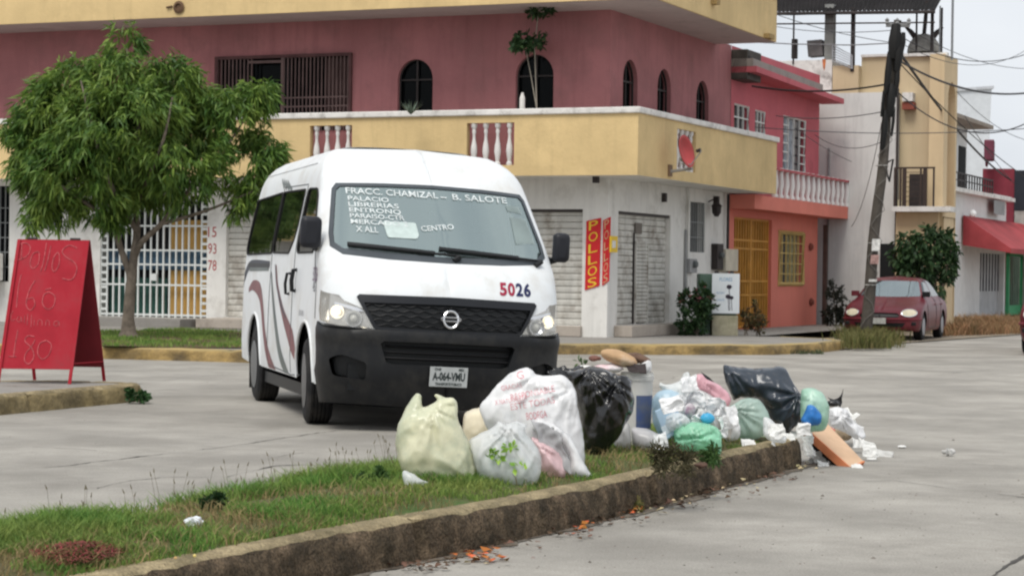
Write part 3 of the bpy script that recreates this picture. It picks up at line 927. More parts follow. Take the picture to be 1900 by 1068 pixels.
# ---- upper slab
OU = 1.28
CU = WC+(NA+NB)*OU
HA, HB = Fac(CU, AD, NA), Fac(CU, BD, NB)
LBU = HB.px(1441, 50)[0]
mb = MB()
mb.prism([HA.pt(LA, Z2-.08), HA.pt(0, Z2-.08), HB.pt(LBU, Z2-.08), HB.pt(LBU, Z2-.08, -9), HA.pt(LA, Z2-.08, -9)], (0, 0, 1.5))
mb.build('upper_parapet', M_YEL, BLD)
mb = MB()
mb.prism([HA.pt(LA, Z2-.085, -.03), HA.pt(0, Z2-.085, -.03)-NB*.03, HB.pt(LBU, Z2-.085, -.03), HB.pt(LBU, Z2-.085, -5), HA.pt(LA, Z2-.085, -4)], (0, 0, .004))
mb.build('soffit', M_SOFF, BLD)
# drain pipe spouts / small fittings
mb = MB()
t, z = HB.px(1021, 5), 0
for (x, y, f) in ((1104, 333, GA),):
    t, z = f.px(x, y, -.3); fbox(mb, f, t-.05, t+.05, Z1-.12, Z1-.006, -.4, -.3)
mb.build('wall_fitting', M_IRONB, BLD); mb = MB()
t, z = FB.px(1229, 368); fbox(mb, FB, t-.05, t+.05, z-.07, z+.1, .002, .08)
mb.build('wall_fitting', M_IRONB, BLD); mb = MB()
t, z = FB.px(1325, 375); fbox(mb, FB, t-.06, t+.06, z-.1, z+.12, .002, .1)
mb.build('wall_fitting', M_IRONB, BLD)
mb = MB(); a = FB.px(1269, 500)[0]; mb.tube([FB.pt(a, .3, .03), FB.pt(a, 2.2, .03)], .025, 6); mb.build('conduit', mat('pipe_grey', (.3, .3, .3), .6), BLD)
# lettering of the fascia (left, cut by the crown) : round emblem fixed to the ochre band
mb = MB(); t, z = HA.px(333, 14); mb.lathe(HA.pt(t, z, .0), [(.10, 0), (.12, .03), (.07, .05), (.06, .02)], 16, ax=NA); mb.tube([HA.pt(t+.15, z+.02, .02), HA.pt(t+.27, z, .03)], .02, 5)
mb.build('lamp_bracket', mat('rust_iron', (.12, .07, .04), .8), BLD)
mb = MB(); t, z = HB.px(1420, 66); fbox(mb, HB, t-.1, t+.25, z-.06, z+.03, .0, .12); t, z = HB.px(1322, 3); fbox(mb, HB, t-.1, t+.1, z-.06, z+.05, .0, .12)
mb.build('wall_bracket', mat('ochre_iron', (.35, .24, .10), .7), BLD)

# ---- fixtures that are things of their own
# satellite dish
t, z = GB.px(1242, 318)
dish = thing('satellite_dish', 'faded red satellite dish on an arm fixed to the ochre balcony', 'satellite dish', GB.pt(t, z, 0))
base = GB.pt(t, z-.0, .02)
c = at_y(1266, 283, base.y-.35)
mb = MB(); fbox(mb, GB, t-.09, t+.09, z-.09, z+.12, .002, .03); mb.build('wall_plate', mat('rust', (.2, .13, .08), .8), dish)
mb = MB(); mb.tube([base, base+NB*.15+V((.25, 0, .05)), c+V((-.03, .12, -.1))], .028, 6); mb.tube([c+V((0, .1, -.2)), c+V((.15, -.1, -.22)), c+V((.32, -.25, .02))], .012, 5); mb.build('arm', mat('galv', (.28, .27, .25), .5), dish)
mb = MB(); ax = V((.80, -.55, .22)).normalized(); x = V((.55, .80, 0)).normalized(); y = ax.cross(x)
vs, fs = [c], []
for i in range(1, 7):
    for k in range(24):
        a = k*math.pi/12; r = i/6
        vs.append(c+x*(.25*r*math.cos(a))+y*(.30*r*math.sin(a))+ax*(.10*r*r))
for k in range(24): fs.append((0, 1+k, 1+(k+1) % 24))
for i in range(5):
    for k in range(24): fs.append((1+i*24+k, 1+(i+1)*24+k, 1+(i+1)*24+(k+1) % 24, 1+i*24+(k+1) % 24))
mb.add(vs, fs); mb.build('reflector', mat('dish_red', (.40, .06, .06), .5, var=.15), dish, smooth=True, sharp=0, solid=.01)
mb = MB(); q = c+V((.32, -.25, .04)); mb.tube([q-ax*.02, q-ax*.1], [.035, .03], 8); mb.build('receiver', M_IRONB, dish)

def shop_sign(label, f, q, letters, lettermat, o=.02, lh=.8):
    """q: four pixel corners tl, tr, br, bl"""
    P = [V((*f.px(x, y, o), 0)) for x, y in q]
    root = thing('shop_sign', label, 'sign', f.pt((P[2].x+P[3].x)/2, min(P[2].y, P[3].y), o), 'signs on the white corner pillar')
    mb = MB(); mb.prism([f.pt(p.x, p.y, o) for p in (P[3], P[2], P[1], P[0])], f.n*-.018); mb.build('board', M_RED if lettermat is not M_RED else M_SYEL, root)
    n = len(letters)
    def at(u, v):
        top = P[0].lerp(P[1], u); bot = P[3].lerp(P[2], u)
        p = top.lerp(bot, v); return f.pt(p.x, p.y, o+.004)
    for i, ch in enumerate(letters):
        text_mb(ch, lambda a, b, i=i: at(.5+a, (i+.5)/n-b), lh/n, .62).build('letter', lettermat, root)
    return root
shop_sign('large red board with stacked yellow letters on the left face of the corner pillar', FA, [(1088, 410), (1115, 404), (1112, 530), (1085, 538)], 'POLLOS', M_SYEL)
shop_sign('narrow red board with stacked letters round the pillar corner', FA, [(1119, 409), (1133, 402), (1130, 521), (1117, 530)], 'POLLOS', mat('letter_pale', (.6, .35, .2), .7), o=.02)
t, z = FB.px(1142, 453, .0)
ys = thing('shop_sign', 'small yellow card between the red boards and the shutter', 'sign', FB.pt(t, z, .0), 'signs on the white corner pillar')
t0_, t1_, z0_, z1_ = FB.rect(1134, 1146, 438, 468, .1)
mb = MB(); fbox(mb, FB, t0_, t1_, z0_, z1_, .07, .10); mb.build('card', M_SYEL, ys)
mb = MB(); fbox(mb, FB, t0_+.05, t1_-.1, z0_+.08, z1_-.08, .10, .104); mb.build('print', M_WHITE, ys)

# meter boxes on the wall
def meter(label, x0, x1, y0, y1, o, m, extra=True):
    r = FB.rect(x0, x1, y0, y1, .1)
    th = thing('meter_box', label, 'meter box', FB.pt((r[0]+r[1])/2, r[2], .0), 'meter boxes on the white side wall')
    mb = MB(); fbox(mb, FB, *r, .002, o); mb.build('case', m, th, bevel=.01)
    if extra:
        mb = MB(); c = FB.pt((r[0]+r[1])/2, (r[2]+r[3])/2+.03, o); mb.lathe(c, [(.07, 0), (.07, .06), (.05, .08)], 12, ax=NB); mb.build('dial', mat('meter_glass', (.12, .13, .13), .2), th, smooth=True)
    return th
meter('grey meter box low beside the white pillar by the red flowered bush', 1279, 1292, 480, 506, .12, mat('meter_grey', (.3, .3, .3), .6))
meter('dark meter box beside the beige one above the cabinet', 1328, 1339, 452, 500, .14, M_IRONB)
meter('beige meter box above the green transformer cabinet', 1340, 1363, 462, 503, .18, mat('beige_metal', (.55, .5, .4), .6), False)
mb = MB(); a = FB.px(1352, 440, .1)[0]; mb.tube([FB.pt(a, FB.px(1352, 505, .1)[1], .08), FB.pt(a, 3.0, .08)], .03, 6)
tag(mb.build('service_conduit', M_IRONB), 'thin dark conduit running up the white wall from the meters', 'pipe')
t, z = FB.px(1314, 388)
wlamp = thing('wall_lamp', 'dark lantern on the white side wall beside the grey window', 'lamp', FB.pt(t, z, 0))
mb = MB(); mb.tube([FB.pt(t, z+.15, .0), FB.pt(t, z+.2, .12), FB.pt(t, z+.15, .18)], .015, 5); mb.build('arm', M_IRONB, wlamp)
mb = MB(); mb.lathe(FB.pt(t, z-.15, .18), [(.04, 0), (.09, .08), (.1, .2), (.12, .21), (.03, .3)], 8); mb.build('lantern', M_IRONB, wlamp)
t, z = FB.px(1378, 115, .3)
hx = thing('air_conditioner', 'dark box unit under the upper slab at the end of the rose wall', 'air conditioner', FB.pt(t, z-.4, .3))
r = FB.rect(1361, 1395, 93, 141, .3)
mb = MB(); fbox(mb, FB, LB+.02, LB+1.0, r[2]-.05, r[3]+.04, -.35, .35); mb.build('case', mat('unit_dark', (.055, .05, .045), .7, var=.3, vscale=3), hx, bevel=.02)
mb = MB(); fbox(mb, FB, LB+.1, LB+.9, r[2]+.04, r[3]-.1, .35, .37); mb.build('fan_grille', M_IRONB, hx)
# ================================================================== PINK HOUSE
M_PKU = mat('pink_upper', (0.50, 0.125, 0.15), 0.85, var=0.08, vscale=.8, streak=.15, dirt=(.30, .08, .09), dscale=.8, damt=.15)
M_SALM = mat('salmon_paint', (0.66, 0.205, 0.155), 0.85, var=0.06, vscale=.8, bump=.003, bscale=30, streak=.1)
M_PKRAIL = mat('pink_rail', (.40, .09, .10), .8, var=.15, vscale=3)
LP0, LP1 = LB+.02, FB.px(1519, 300)[0]
PH = thing('pink_house', 'narrow pink two storey house with a white railed balcony beside the ochre corner building', 'house', FB.pt(LP0, 0))
pw = [rp(FB.rect(1362, 1390, 195, 243)), rp(FB.rect(1401, 1420, 206, 248)), rp(FB.rect(1453, 1495, 219, 312, z0=FB.px(1474, 318)[1]))]
ztp = FB.px(1480, 150)[1]
mb = wall(FB, [(LP0, 2.9), (LP1, 2.9), (LP1, ztp+.3), (LP0, ztp+.3)], pw, rev=.12)
mb.quad(FB.pt(LP1, .1), FB.pt(LP1, ztp+.3), FB.pt(LP1, ztp+.3, -5), FB.pt(LP1, .1, -5)); mb.build('upper_wall', M_PKU, PH)
pg = FB.rect(1361, 1431, 395, 610, z0=.17); pg = (pg[0], pg[1], .17, 2.55)
pwl = FB.rect(1444, 1489, 432, 527)
mb = wall(FB, [(LP0, .1), (LP1, .1), (LP1, 2.9), (LP0, 2.9)], [rp(pg), rp(pwl)], rev=.2); mb.build('lower_wall', M_SALM, PH)
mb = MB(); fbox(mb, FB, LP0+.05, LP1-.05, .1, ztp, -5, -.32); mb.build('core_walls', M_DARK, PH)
for p in pw:
    t0, t1, z0, z1 = p[0][0], p[1][0], p[0][1], p[2][1]
    fr = MB(); fr.tube([FB.pt(t, z, -.03) for t, z in p], .035, 4, closed=True)
    n = 4 if t1-t0 > 1.2 else 3
    for i in range(1, n): fbox(fr, FB, t0+(t1-t0)*i/n-.015, t0+(t1-t0)*i/n+.015, z0, z1, -.05, -.01)
    for zz in ([z0+(z1-z0)*k/6 for k in (1, 2, 3, 4, 5)] if t1-t0 > 1.2 else [z0+(z1-z0)*.5]):
        for a, b in (((t0, t0+(t1-t0)/n), (t1-(t1-t0)/n, t1)) if t1-t0 > 1.2 else ((t0, t1),)): fbox(fr, FB, a, b, zz-.015, zz+.015, -.052, -.012)
    w_ = fr.build('window', M_IRONW, PH); pane(FB, p, -.11).build('pane', glass_mat('blue_glass', (.1, .12, .14), .4, refl=.35, body=(.03, .04, .05)), w_)
    if t1-t0 > 1.2:
        cu = MB(); fbox(cu, FB, t0+(t1-t0)*.2, t0+(t1-t0)*.62, z0, z1, -.105, -.10); cu.build('curtain', mat('curtain_white', (.32, .36, .4), .9, var=.3, vscale=9), w_)
t0, t1, z0, z1 = pwl
M_YIRON = mat('yellow_iron', (.52, .38, .14), .6, var=.1)
fr = MB(); fr.tube([FB.pt(t, z, .01) for t, z in rp(pwl)], .055, 4, closed=True)
for i in range(1, 6): fbox(fr, FB, t0+(t1-t0)*i/6-.018, t0+(t1-t0)*i/6+.018, z0, z1, -.03, .0)
for i in range(1, 5): fbox(fr, FB, t0, t1, z0+(z1-z0)*i/5-.012, z0+(z1-z0)*i/5+.012, -.034, -.002)
w_ = fr.build('window', M_YIRON, PH); pane(FB, rp(pwl), -.16).build('pane', M_GLS, w_)
cu = MB(); fbox(cu, FB, t0, t0+(t1-t0)*.4, z0, z1, -.15, -.14); fbox(cu, FB, t0+(t1-t0)*.6, t1, z0, z1, -.15, -.14); cu.build('curtain', mat('curtain_olive', (.30, .29, .18), .9, var=.2, vscale=9), w_)
t0, t1, z0, z1 = pg
mb = MB(); n = 15
for i in range(n+1):
    a = t0+(t1-t0)*i/n; fbox(mb, FB, a-.02, a+.02, z0, z1, -.12, -.08)
for zz in (z0+.02, z0+.7, z0+1.0, z0+1.7, z1-.5, z1-.04): fbox(mb, FB, t0, t1, zz, zz+.04, -.124, -.076)
for a in (t0+(t1-t0)*.5, t0+(t1-t0)*.53, t1-.06): fbox(mb, FB, a, a+.06, z0, z1, -.13, -.07)
g_ = mb.build('gate', mat('orange_yellow_iron', (.55, .27, .05), .6, var=.15), PH)
mb = MB(); fbox(mb, FB, t0, t1, z0, z1, -.30, -.26); mb.build('inner_door', mat('amber_door', (.20, .10, .03), .8, var=.3, vscale=4), PH)
# balcony of the pink house
OP = .55
GP = Fac(WC+NB*OP, BD, NB)
b1 = GP.px(1578, 390)[0]; b0 = GP.px(1400, 380)[0]
zb0, zb1 = GP.px(1500, 398)[1], GP.px(1500, 374)[1]
zr = GP.px(1500, 322)[1]
b0 = LP0
mb = MB(); fbox(mb, GP, b0, b1, zb0, zb1, -OP-.0, 0); mb.build('balcony_slab', M_SALM, PH)
mb = MB(); fbox(mb, GP, LBB+.1, b1, zr-.05, zr, -.10, .02); fbox(mb, GP, b1-.1, b1, zr-.05, zr-.002, -OP, -.10); mb.build('rail', M_PKRAIL, PH)
nb = 15
t0 = LBB+.02
for i in range(nb+3):
    mb = MB()
    if i < nb: c = GP.pt(t0+(b1-t0-.06)*(i+.5)/nb, 0, -.05)
    else: c = GP.pt(b1-.06, 0, -.05-.25*(i-nb+1))
    mb.lathe((c.x, c.y, zb1), [(.075, 0), (.075, .05), (.05, .1), (.08, .3), (.062, .5), (.045, .65), (.075, (zr-zb1)*.9), (.075, zr-zb1-.051)], 8)
    mb.build('baluster', M_BAL, PH, smooth=True)
# roof canopy
mb = MB()
GR = Fac(WC+NB*.55, BD, NB)
r1 = GR.px(1566, 195)[0]
_a, _b = GR.px(1400, 132), GR.px(1566, 193)
zrr = _b[1]; zl = _a[1]+(_a[1]-_b[1])/(_b[0]-_a[0])*(_a[0]-LP0)
def slab(mb, z_a, z_b, h, o0, o1, ta, tb, f):
    mb.obox(f.pt(ta, z_a, o0), f.d*(tb-ta)+V((0, 0, z_b-z_a)), f.n*(o1-o0), (0, 0, h))
slab(mb, zl, zrr, .12, -.55, 0, LP0, r1, GR); mb.build('eave', M_PKU, PH)
mb = MB(); slab(mb, zl+.125, zrr+.16, .16, -.55, -.08, LP0, r1-1.6, GR); mb.build('roof', mat('roof_concrete', (.30, .28, .26), .9, var=.2, vscale=2, dirt=(.14, .12, .11), dscale=2, damt=.4), PH)
for (x, y, h) in ((1502, 458, .18), (1503, 560, .12)):
    t, z = FB.px(x, y); mb = MB(); mb.lathe(FB.pt(t, z, .0), [(.06, 0), (.1, .03), (.05, .09)], 8, ax=NB)
    mb.build('house_lamp' if y < 500 else 'outlet', mat('rusty_fitting', (.22, .06, .04), .7), PH)
# thin dark post right of the pink house
mb = MB(); p = FB.pt(LP1+.25, 0, .2); fbox(mb, FB, LP1+.12, LP1+.22, .0, 2.55, .1, .2)
tag(mb.build('gate_post', mat('post_rust', (.09, .06, .05), .8, var=.3), None), 'thin rusty dark post standing at the right corner of the pink house', 'post')
mb = MB(); fbox(mb, FB, LP1+.25, LP1+.45, .0, FB.px(1524, 215)[1], -.9, -.7)

# ================================================================== WHITE AND BEIGE BUILDING
P3 = at_y(1525, 300, 52.0); P3.z = 0
A3 = V((0.917, -0.399, 0)); N3 = V((-0.399, -0.917, 0))
F3 = Fac(P3, A3, N3)
M_W3 = mat('aged_white_plaster', (0.62, 0.62, 0.60), 0.9, var=0.10, vscale=.5, streak=.35, dirt=(.42, .43, .43), dscale=.5, damt=.3)
M_BEI = mat('beige_paint', (0.55, 0.44, 0.285), 0.85, var=0.06, vscale=.7, streak=.15)
M_BEI2 = mat('sand_paint', (0.62, 0.48, 0.30), 0.85, var=0.06, vscale=.7, streak=.15)
WB = thing('roof_terrace_house', 'tall white and beige house with an arched end bay and roof terrace canopy', 'house', F3.pt(1.5, 0))
X = lambda x, y=300: F3.px(x, y)[0]
Z = lambda y, x=1600: F3.px(x, y)[1]
zt3 = Z(103, 1650); zw3 = Z(172, 1600)
mb = MB(); fbox(mb, F3, X(1300), X(1663), 0.0, zw3, -5, 0); mb.build('white_wall', M_W3, WB)
mb = MB(); fbox(mb, F3, X(1300), X(1541), zw3-.0, Z(112, 1500), -5, -.01); mb.build('parapet', M_CAP, WB)
mb = MB(); fbox(mb, F3, X(1542), X(1590), zw3+.001, Z(122, 1560), -4, -.02); fbox(mb, F3, X(1590)+.001, X(1664), zw3+.001, zt3, -4, -.3); mb.build('terrace_wall', M_BEI, WB)
# beige end bay with arch, turns into the B direction
E3 = F3.pt(X(1750), 0, .0); FE = Fac(E3, BD, NB); te = FE.px(1776, 200)[0]; print('te', te)
mb = MB(); fbox(mb, F3, X(1664)+.001, X(1750)-.27, 0.0, zt3-.02, -te-.0, -.25); mb.build('side_wall', M_BEI, WB)
mb = MB(); fbox(mb, F3, X(1664), X(1752), zt3-.02, zt3+.05, -.35, -.15); fbox(mb, F3, X(1590), X(1660), zt3, zt3+.06, -.4, -.22); mb.build('coping', M_CAP, WB)
E3 = F3.pt(X(1750), 0, .0)
FE = Fac(E3, BD, NB)
te = FE.px(1776, 200)[0]
ta0, ta1 = FE.px(1759, 200)[0], FE.px(1773, 200)[0]
mb = MB()
ap = arch((ta0, ta1, FE.px(1765, 382)[1], FE.px(1765, 152)[1]))
z0b = FE.px(1760, 384)[1]
mb = wall(FE, [(0, z0b-.25), (te, z0b-.25), (te, zt3), (0, zt3)], [ap], rev=.25)
mb.quad(FE.pt(0, .0), FE.pt(0, .0, -.35), FE.pt(0, zt3, -.35), FE.pt(0, zt3)); mb.quad(FE.pt(te, .0), FE.pt(te, .0, -.35), FE.pt(te, zt3, -.35), FE.pt(te, zt3))
mb.quad(FE.pt(0, zt3), FE.pt(0, zt3, -.25), FE.pt(te, zt3, -.25), FE.pt(te, zt3))
mb.build('arched_wall', M_BEI2, WB)
mb = MB(); fbox(mb, FE, .02, te-.02, z0b-.24, zt3-.1, -.262, -.255); mb.build('arch_recess', mat('recess_brown', (.33, .20, .11), .9, var=.15, vscale=2), WB)  # darker tan panel; the recess's shade is put into its colour
mb = MB(); fbox(mb, FE, .3, te-.05, 0, z0b-.26, -2, -.03); mb.build('bay_wall', M_BEI2, WB)
# lower bay & balcony on the side
zbal = Z(384, 1700)
mb = MB(); fbox(mb, F3, X(1664), X(1752)+.25, zbal-.12, zbal, -.24, .45); mb.build('balcony_slab', M_CAP, WB)
mb = MB(); q = [F3.pt(X(1661), Z(368)), F3.pt(X(1672), Z(372)), F3.pt(X(1703), Z(423)), F3.pt(X(1682), Z(424))]
mb.prism([p+F3.n*.02 for p in q], F3.n*-.2); mb.build('stair_edge', mat('cream_paint', (.62, .56, .38), .8), WB)
mb = MB(); fbox(mb, F3, X(1666), X(1745), 1.0, zbal-.125, -.22, .12); mb.build('bay_front', M_BEI2, WB)
mb = MB()
zr0, zr1 = zbal+.002, Z(313, 1700)
for x in (1668, 1679, 1684, 1716, 1722, 1740):
    fbox(mb, F3, X(x)-.02, X(x)+.02+(.05 if x in (1684, 1722) else 0), zr0, zr1, .38, .42)
fbox(mb, F3, X(1668), X(1742), zr1-.02, zr1+.02, .375, .425)
for k in range(1, 8): fbox(mb, F3, X(1684), X(1720), zr0+(zr1-zr0)*k/8, zr0+(zr1-zr0)*k/8+.015, .39, .41)
mb.build('balcony_rail', mat('rail_brown', (.05, .035, .03), .6), WB)
mb = MB(); fbox(mb, F3, X(1684), X(1716), zr0, Z(322, 1700), -.245, -.2); mb.build('door', M_IRONB, WB)
# ground floor opening right of the white wall, shade painted as a black slab
mb = MB(); fbox(mb, F3, X(1636), X(1662), .1, Z(452, 1640), .003, .03); mb.build('opening_shade', M_DARK, WB)
mb = MB(); fbox(mb, F3, X(1536), X(1540), .1, Z(275, 1530), .003, .03); mb.build('crack_pipe', mat('pipe_grey', (.3, .3, .3), .6), WB)
# AC on beige wall, down pipe
mb = MB(); fbox(mb, F3, X(1673), X(1692), Z(188, 1680), Z(172, 1680), -.248, .05); mb.build('lamp', M_CAP, WB)
mb = MB(); fbox(mb, F3, X(1672), X(1694), Z(203, 1680), Z(190, 1680), -.248, -.0); mb.build('lamp_bracket', mat('rusty_fitting', (.22, .06, .04), .7), WB)
mb = MB(); mb.tube([F3.pt(X(1665), .2, .04), F3.pt(X(1665), Z(165, 1665), .04)], .03, 6); mb.build('downpipe', M_IRONB, WB)
# rust stains as small patches
for x, y0, y1, w_ in ((1423, 113, 138, 8), (1526, 110, 132, 7)):
    mb = MB(); q = [(x-w_/2, y0), (x+w_/2, y0), (x+w_*.4, y0+(y1-y0)*.5), (x+w_*.12, y1), (x-w_*.2, y0+(y1-y0)*.7)]
    mb.prism([F3.pt(X(a), Z(b_, x), -.004) for a, b_ in q], F3.n*-.004)
    mb.build('rust_stain', mat('rust_orange', (.45, .15, .06), .9, var=.4, vscale=8), WB)
# roof terrace canopy
CN = thing('roof_canopy', 'dark corrugated terrace canopy on thin posts above the beige house', 'canopy', F3.pt(1, zt3), )
zcn = Z(20, 1600)
def cn(x, y, o): t, z = F3.px(x, y, o); return F3.pt(t, z, o)
mb = MB()
a, b, c, d = cn(1395, 24, .2), cn(1735, 20, .2), cn(1752, 14, -2.5), cn(1395, -14, -2.5)
n = 90
vs = []
for i in range(n+1):
    u = i/n; w_ = .03*(1 if i % 2 else 0)
    vs += [a.lerp(b, u)+V((0, 0, w_)), d.lerp(c, u)+V((0, 0, w_+.35))]
mb.add(vs, [(2*i, 2*i+2, 2*i+3, 2*i+1) for i in range(n)]); mb.build('corrugated_sheet', mat('sheet_dark', (.014, .012, .012), .8, var=.3, vscale=1, spec=.1), CN, solid=.01)
mb = MB(); mb.tube([a-V((0, 0, .03)), b-V((0, 0, .03))], .04, 6); mb.tube([a-V((0, 0, .28)), b-V((0, 0, .28))], .02, 5)
for u in (.1, .35, .62, .9): mb.tube([a.lerp(b, u)-V((0, 0, .02)), d.lerp(c, u)+V((0, 0, .3))], .035, 5)
mb.build('roof_beam', M_IRONB, CN)
for x, yb, r, o in ((1472, 108, .018, .0), (1582, 122, .045, -.05), (1700, 98, .02, -.4), (1729, 98, .035, -.4), (1746, 95, .03, -1.2)):
    t, z = F3.px(x, yb, o); zz = F3.px(x, 15, o)[1]
    mb = MB(); fbox(mb, F3, t-r, t+r, z-.15, zz, o-r, o+r); mb.build('post', M_IRONB, CN)
t, z = F3.px(1537, 110, -.1)
mb = MB(); fbox(mb, F3, t-.11, t+.11, z-.3, F3.px(1537, 8, -.1)[1], -.35, -.12); mb.build('concrete_post', mat('grey_post', (.22, .22, .21), .9, var=.15), CN)
mb = MB(); p = F3.pt(F3.px(1767, 60, -.5)[0], zt3-.1, -.5); mb.tube([p, V((p.x, p.y, F3.px(1767, -4, -.5)[1]))], .03, 6)
mb.tube([p+V((-.28, .1, 0)), p+V((-.28, .1, 1.3))], .02, 5)
tag(mb.build('antenna_mast', mat('mast_grey', (.22, .23, .24), .5)), 'thin grey mast rising above the arched end of the beige house', 'mast')
# dome shaped oven / ball with dark figures
c = cn(1714, 98, -.8)
mb = MB(); n = 22
vs, fs = [], []
for i in range(9):
    a_ = i/8*math.pi/2
    for k in range(n):
        b_ = 2*math.pi*k/n; r = .40*math.cos(a_)
        vs.append(c+V((r*math.cos(b_), r*math.sin(b_), .46*math.sin(a_)+.0)))
for i in range(8):
    for k in range(n): fs.append((i*n+k, i*n+(k+1) % n, (i+1)*n+(k+1) % n, (i+1)*n+k))
mb.add(vs, fs)
dm = thing('stone_dome', 'grey stone dome with dark horn shaped ornaments on the beige parapet', 'roof ornament', c)
mb.build('dome', mat('dome_grey', (.26, .25, .23), .9, var=.25, vscale=5, bump=.02, bscale=15), dm, smooth=True)
for s in (-1, 1):
    mb = MB(); mb.tube([c+V((s*.22, 0, .38)), c+V((s*.32, 0, .5)), c+V((s*.45, 0, .62))], [.07, .06, .03], 6); mb.build('horn', M_IRONB, dm)
mb = MB(); mb.tube([c+V((.0, 0, .44)), c+V((.03, 0, .8)), c+V((.06, 0, 1.25))], [.05, .05, .04], 6); mb.build('finial', M_IRONB, dm)
# leaning grey box on the roof, dark speaker
mb = MB(); p = cn(1499, 106, -.15); mb.obox(p, A3*.38+V((0, 0, .02)), -N3*.3, V((-.04, 0, .40)))
tag(mb.build('roof_tank', mat('tank_grey', (.12, .11, .11), .8, var=.2, vscale=3), bevel=.02), 'tilted grey box standing on the roof parapet beside the thick grey post', 'box')
mb = MB(); p = cn(1468, 109, -.1); mb.obox(p, A3*.13, -N3*.13, V((0, 0, .48)))
tag(mb.build('roof_pillar', M_IRONB, bevel=.01), 'short dark pillar on the stained white parapet', 'pillar')
# white railing panel on the roof
mb = MB()
for k in range(7): mb.tube([cn(1545, 84+k*5, .05), cn(1581, 103+k*4, .05)], .012, 4)
for x, y0, y1 in ((1545, 84, 116), (1581, 103, 128)): mb.tube([cn(x, y0, .05), cn(x, y1, .05)], .015, 4)
tag(mb.build('roof_railing', mat('rail_grey', (.35, .36, .38), .6)), 'pale sloping railing panel on the roof terrace edge', 'railing')
mb = MB(); mb.tube([cn(1390, 78, .1), cn(1470, 82, .1), cn(1580, 84, .1), cn(1660, 80, .1)], .014, 4)
mb.tube([cn(1395, 26, .1), cn(1470, 28, .1), cn(1590, 24, .1)], .014, 4)
tag(mb.build('terrace_handrail', mat('rail_grey2', (.2, .2, .21), .6)), 'thin horizontal handrail round the roof terrace under the canopy', 'railing')

# ================================================================== WHITE HOUSE WITH RED AWNING
P4 = on_z(1768, 590, 0.12); P4 = V((P4.x, P4.y, 0))
F4 = Fac(P4, BD, NB)
X4 = lambda x, y=450: F4.px(x, y)[0]
Z4 = lambda x, y: F4.px(x, y)[1]
WH = thing('awning_house', 'white two storey house with a red awning over the ground floor', 'house', P4)
M_W4 = mat('white_paint_far', (.68, .68, .67), .85, var=.05, streak=.12)
mb = MB()
zt4 = Z4(1790, 225)
ga = rp((X4(1819), X4(1863), .0+.1, Z4(1840, 470)))
mb = wall(F4, [(-1.2, 0), (X4(1866), 0), (X4(1866), Z4(1830, 368)), (-1.2, Z4(1830, 368))], [ga], rev=.3)
mb.build('lower_wall', M_W4, WH)
mb = MB(); fbox(mb, F4, -1.2, X4(1826), Z4(1830, 368)+.001, zt4, -4, -.6)
mb.build('upper_wall', M_W4, WH)
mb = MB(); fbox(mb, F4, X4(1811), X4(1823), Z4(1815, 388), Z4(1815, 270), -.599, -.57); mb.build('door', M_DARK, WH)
mb = MB(); p0, p1 = X4(1795, 300), X4(1850, 300)
fbox(mb, F4, -1.2, X4(1835, 230), zt4, zt4+.12, -1, .15); mb.build('eave', mat('eave_brown', (.28, .24, .2), .9), WH)
mb = MB(); fbox(mb, F4, -1.2, X4(1866), Z4(1830, 368), Z4(1830, 368)+.12, -.6, .3); mb.build('balcony_slab', M_CAP, WH)
mb = MB(); zq = Z4(1800, 330); z0q = Z4(1830, 368)+.121
fbox(mb, F4, -1.1, X4(1826), zq, zq+.04, .22, .26); fbox(mb, F4, -1.1, X4(1826), (zq+z0q)/2, (zq+z0q)/2+.03, .22, .26)
for i in range(15): a = -1.1+(X4(1826)+1.1)*i/14; fbox(mb, F4, a-.02, a+.02, z0q, zq, .22, .26)
mb.build('balcony_rail', M_IRONB, WH)
mb = MB(); fbox(mb, F4, X4(1826), X4(1864), z0q, Z4(1845, 362), .1, .22); mb.build('balcony_wall', M_W4, WH)
mb = MB(); fbox(mb, F4, X4(1830), X4(1850), Z4(1840, 398), Z4(1840, 372), .221, .235); mb.build('window', mat('grey_iron', (.25, .26, .26), .6), WH)
gt4 = MB()
fbox(gt4, F4, X4(1819), X4(1863), .1, Z4(1840, 470), -.25, -.2); gd = gt4.build('garage_gate', mat('gate_grey', (.42, .43, .44), .6, var=.1), WH)
gt4 = MB()
for i in range(9):
    a = X4(1819)+(X4(1863)-X4(1819))*i/8; fbox(gt4, F4, a-.03, a+.03, Z4(1840, 540), Z4(1840, 470), -.199, -.16)
gt4.build('grille', mat('grille_grey', (.16, .16, .17), .6), gd)
# awning
zA0, zA1 = Z4(1800, 402), Z4(1835, 447)
tA0, tA1 = X4(1784, 405), X4(1960, 430)
mb = MB(); o1 = 1.5
a, b = F4.pt(tA0, zA0, .05), F4.pt(tA1, zA0, .05)
c, d = F4.pt(tA1, zA0-1.0, o1), F4.pt(tA0, zA0-1.0, o1)
mb.add([a, b, c, d], [(0, 1, 2, 3)]); mb.add([a, d, d+(a-d)*.0+V((0, 0, -.12)), a+V((0, 0, -.9))], [(0, 1, 2, 3)]); mb.quad(d, c, c-V((0, 0, .14)), d-V((0, 0, .14)))
mb.build('awning', mat('awning_red', (.32, .05, .055), .8, var=.15, vscale=1), WH, solid=.02)
mb = MB(); mb.lathe(F4.pt(tA0+.2, zA0-.05, .3), [(.02, 0), (.1, .05), (.12, .12), (.08, .2), (.01, .24)], 10); mb.build('lamp', mat('lamp_white', (.8, .8, .8), .3), WH)
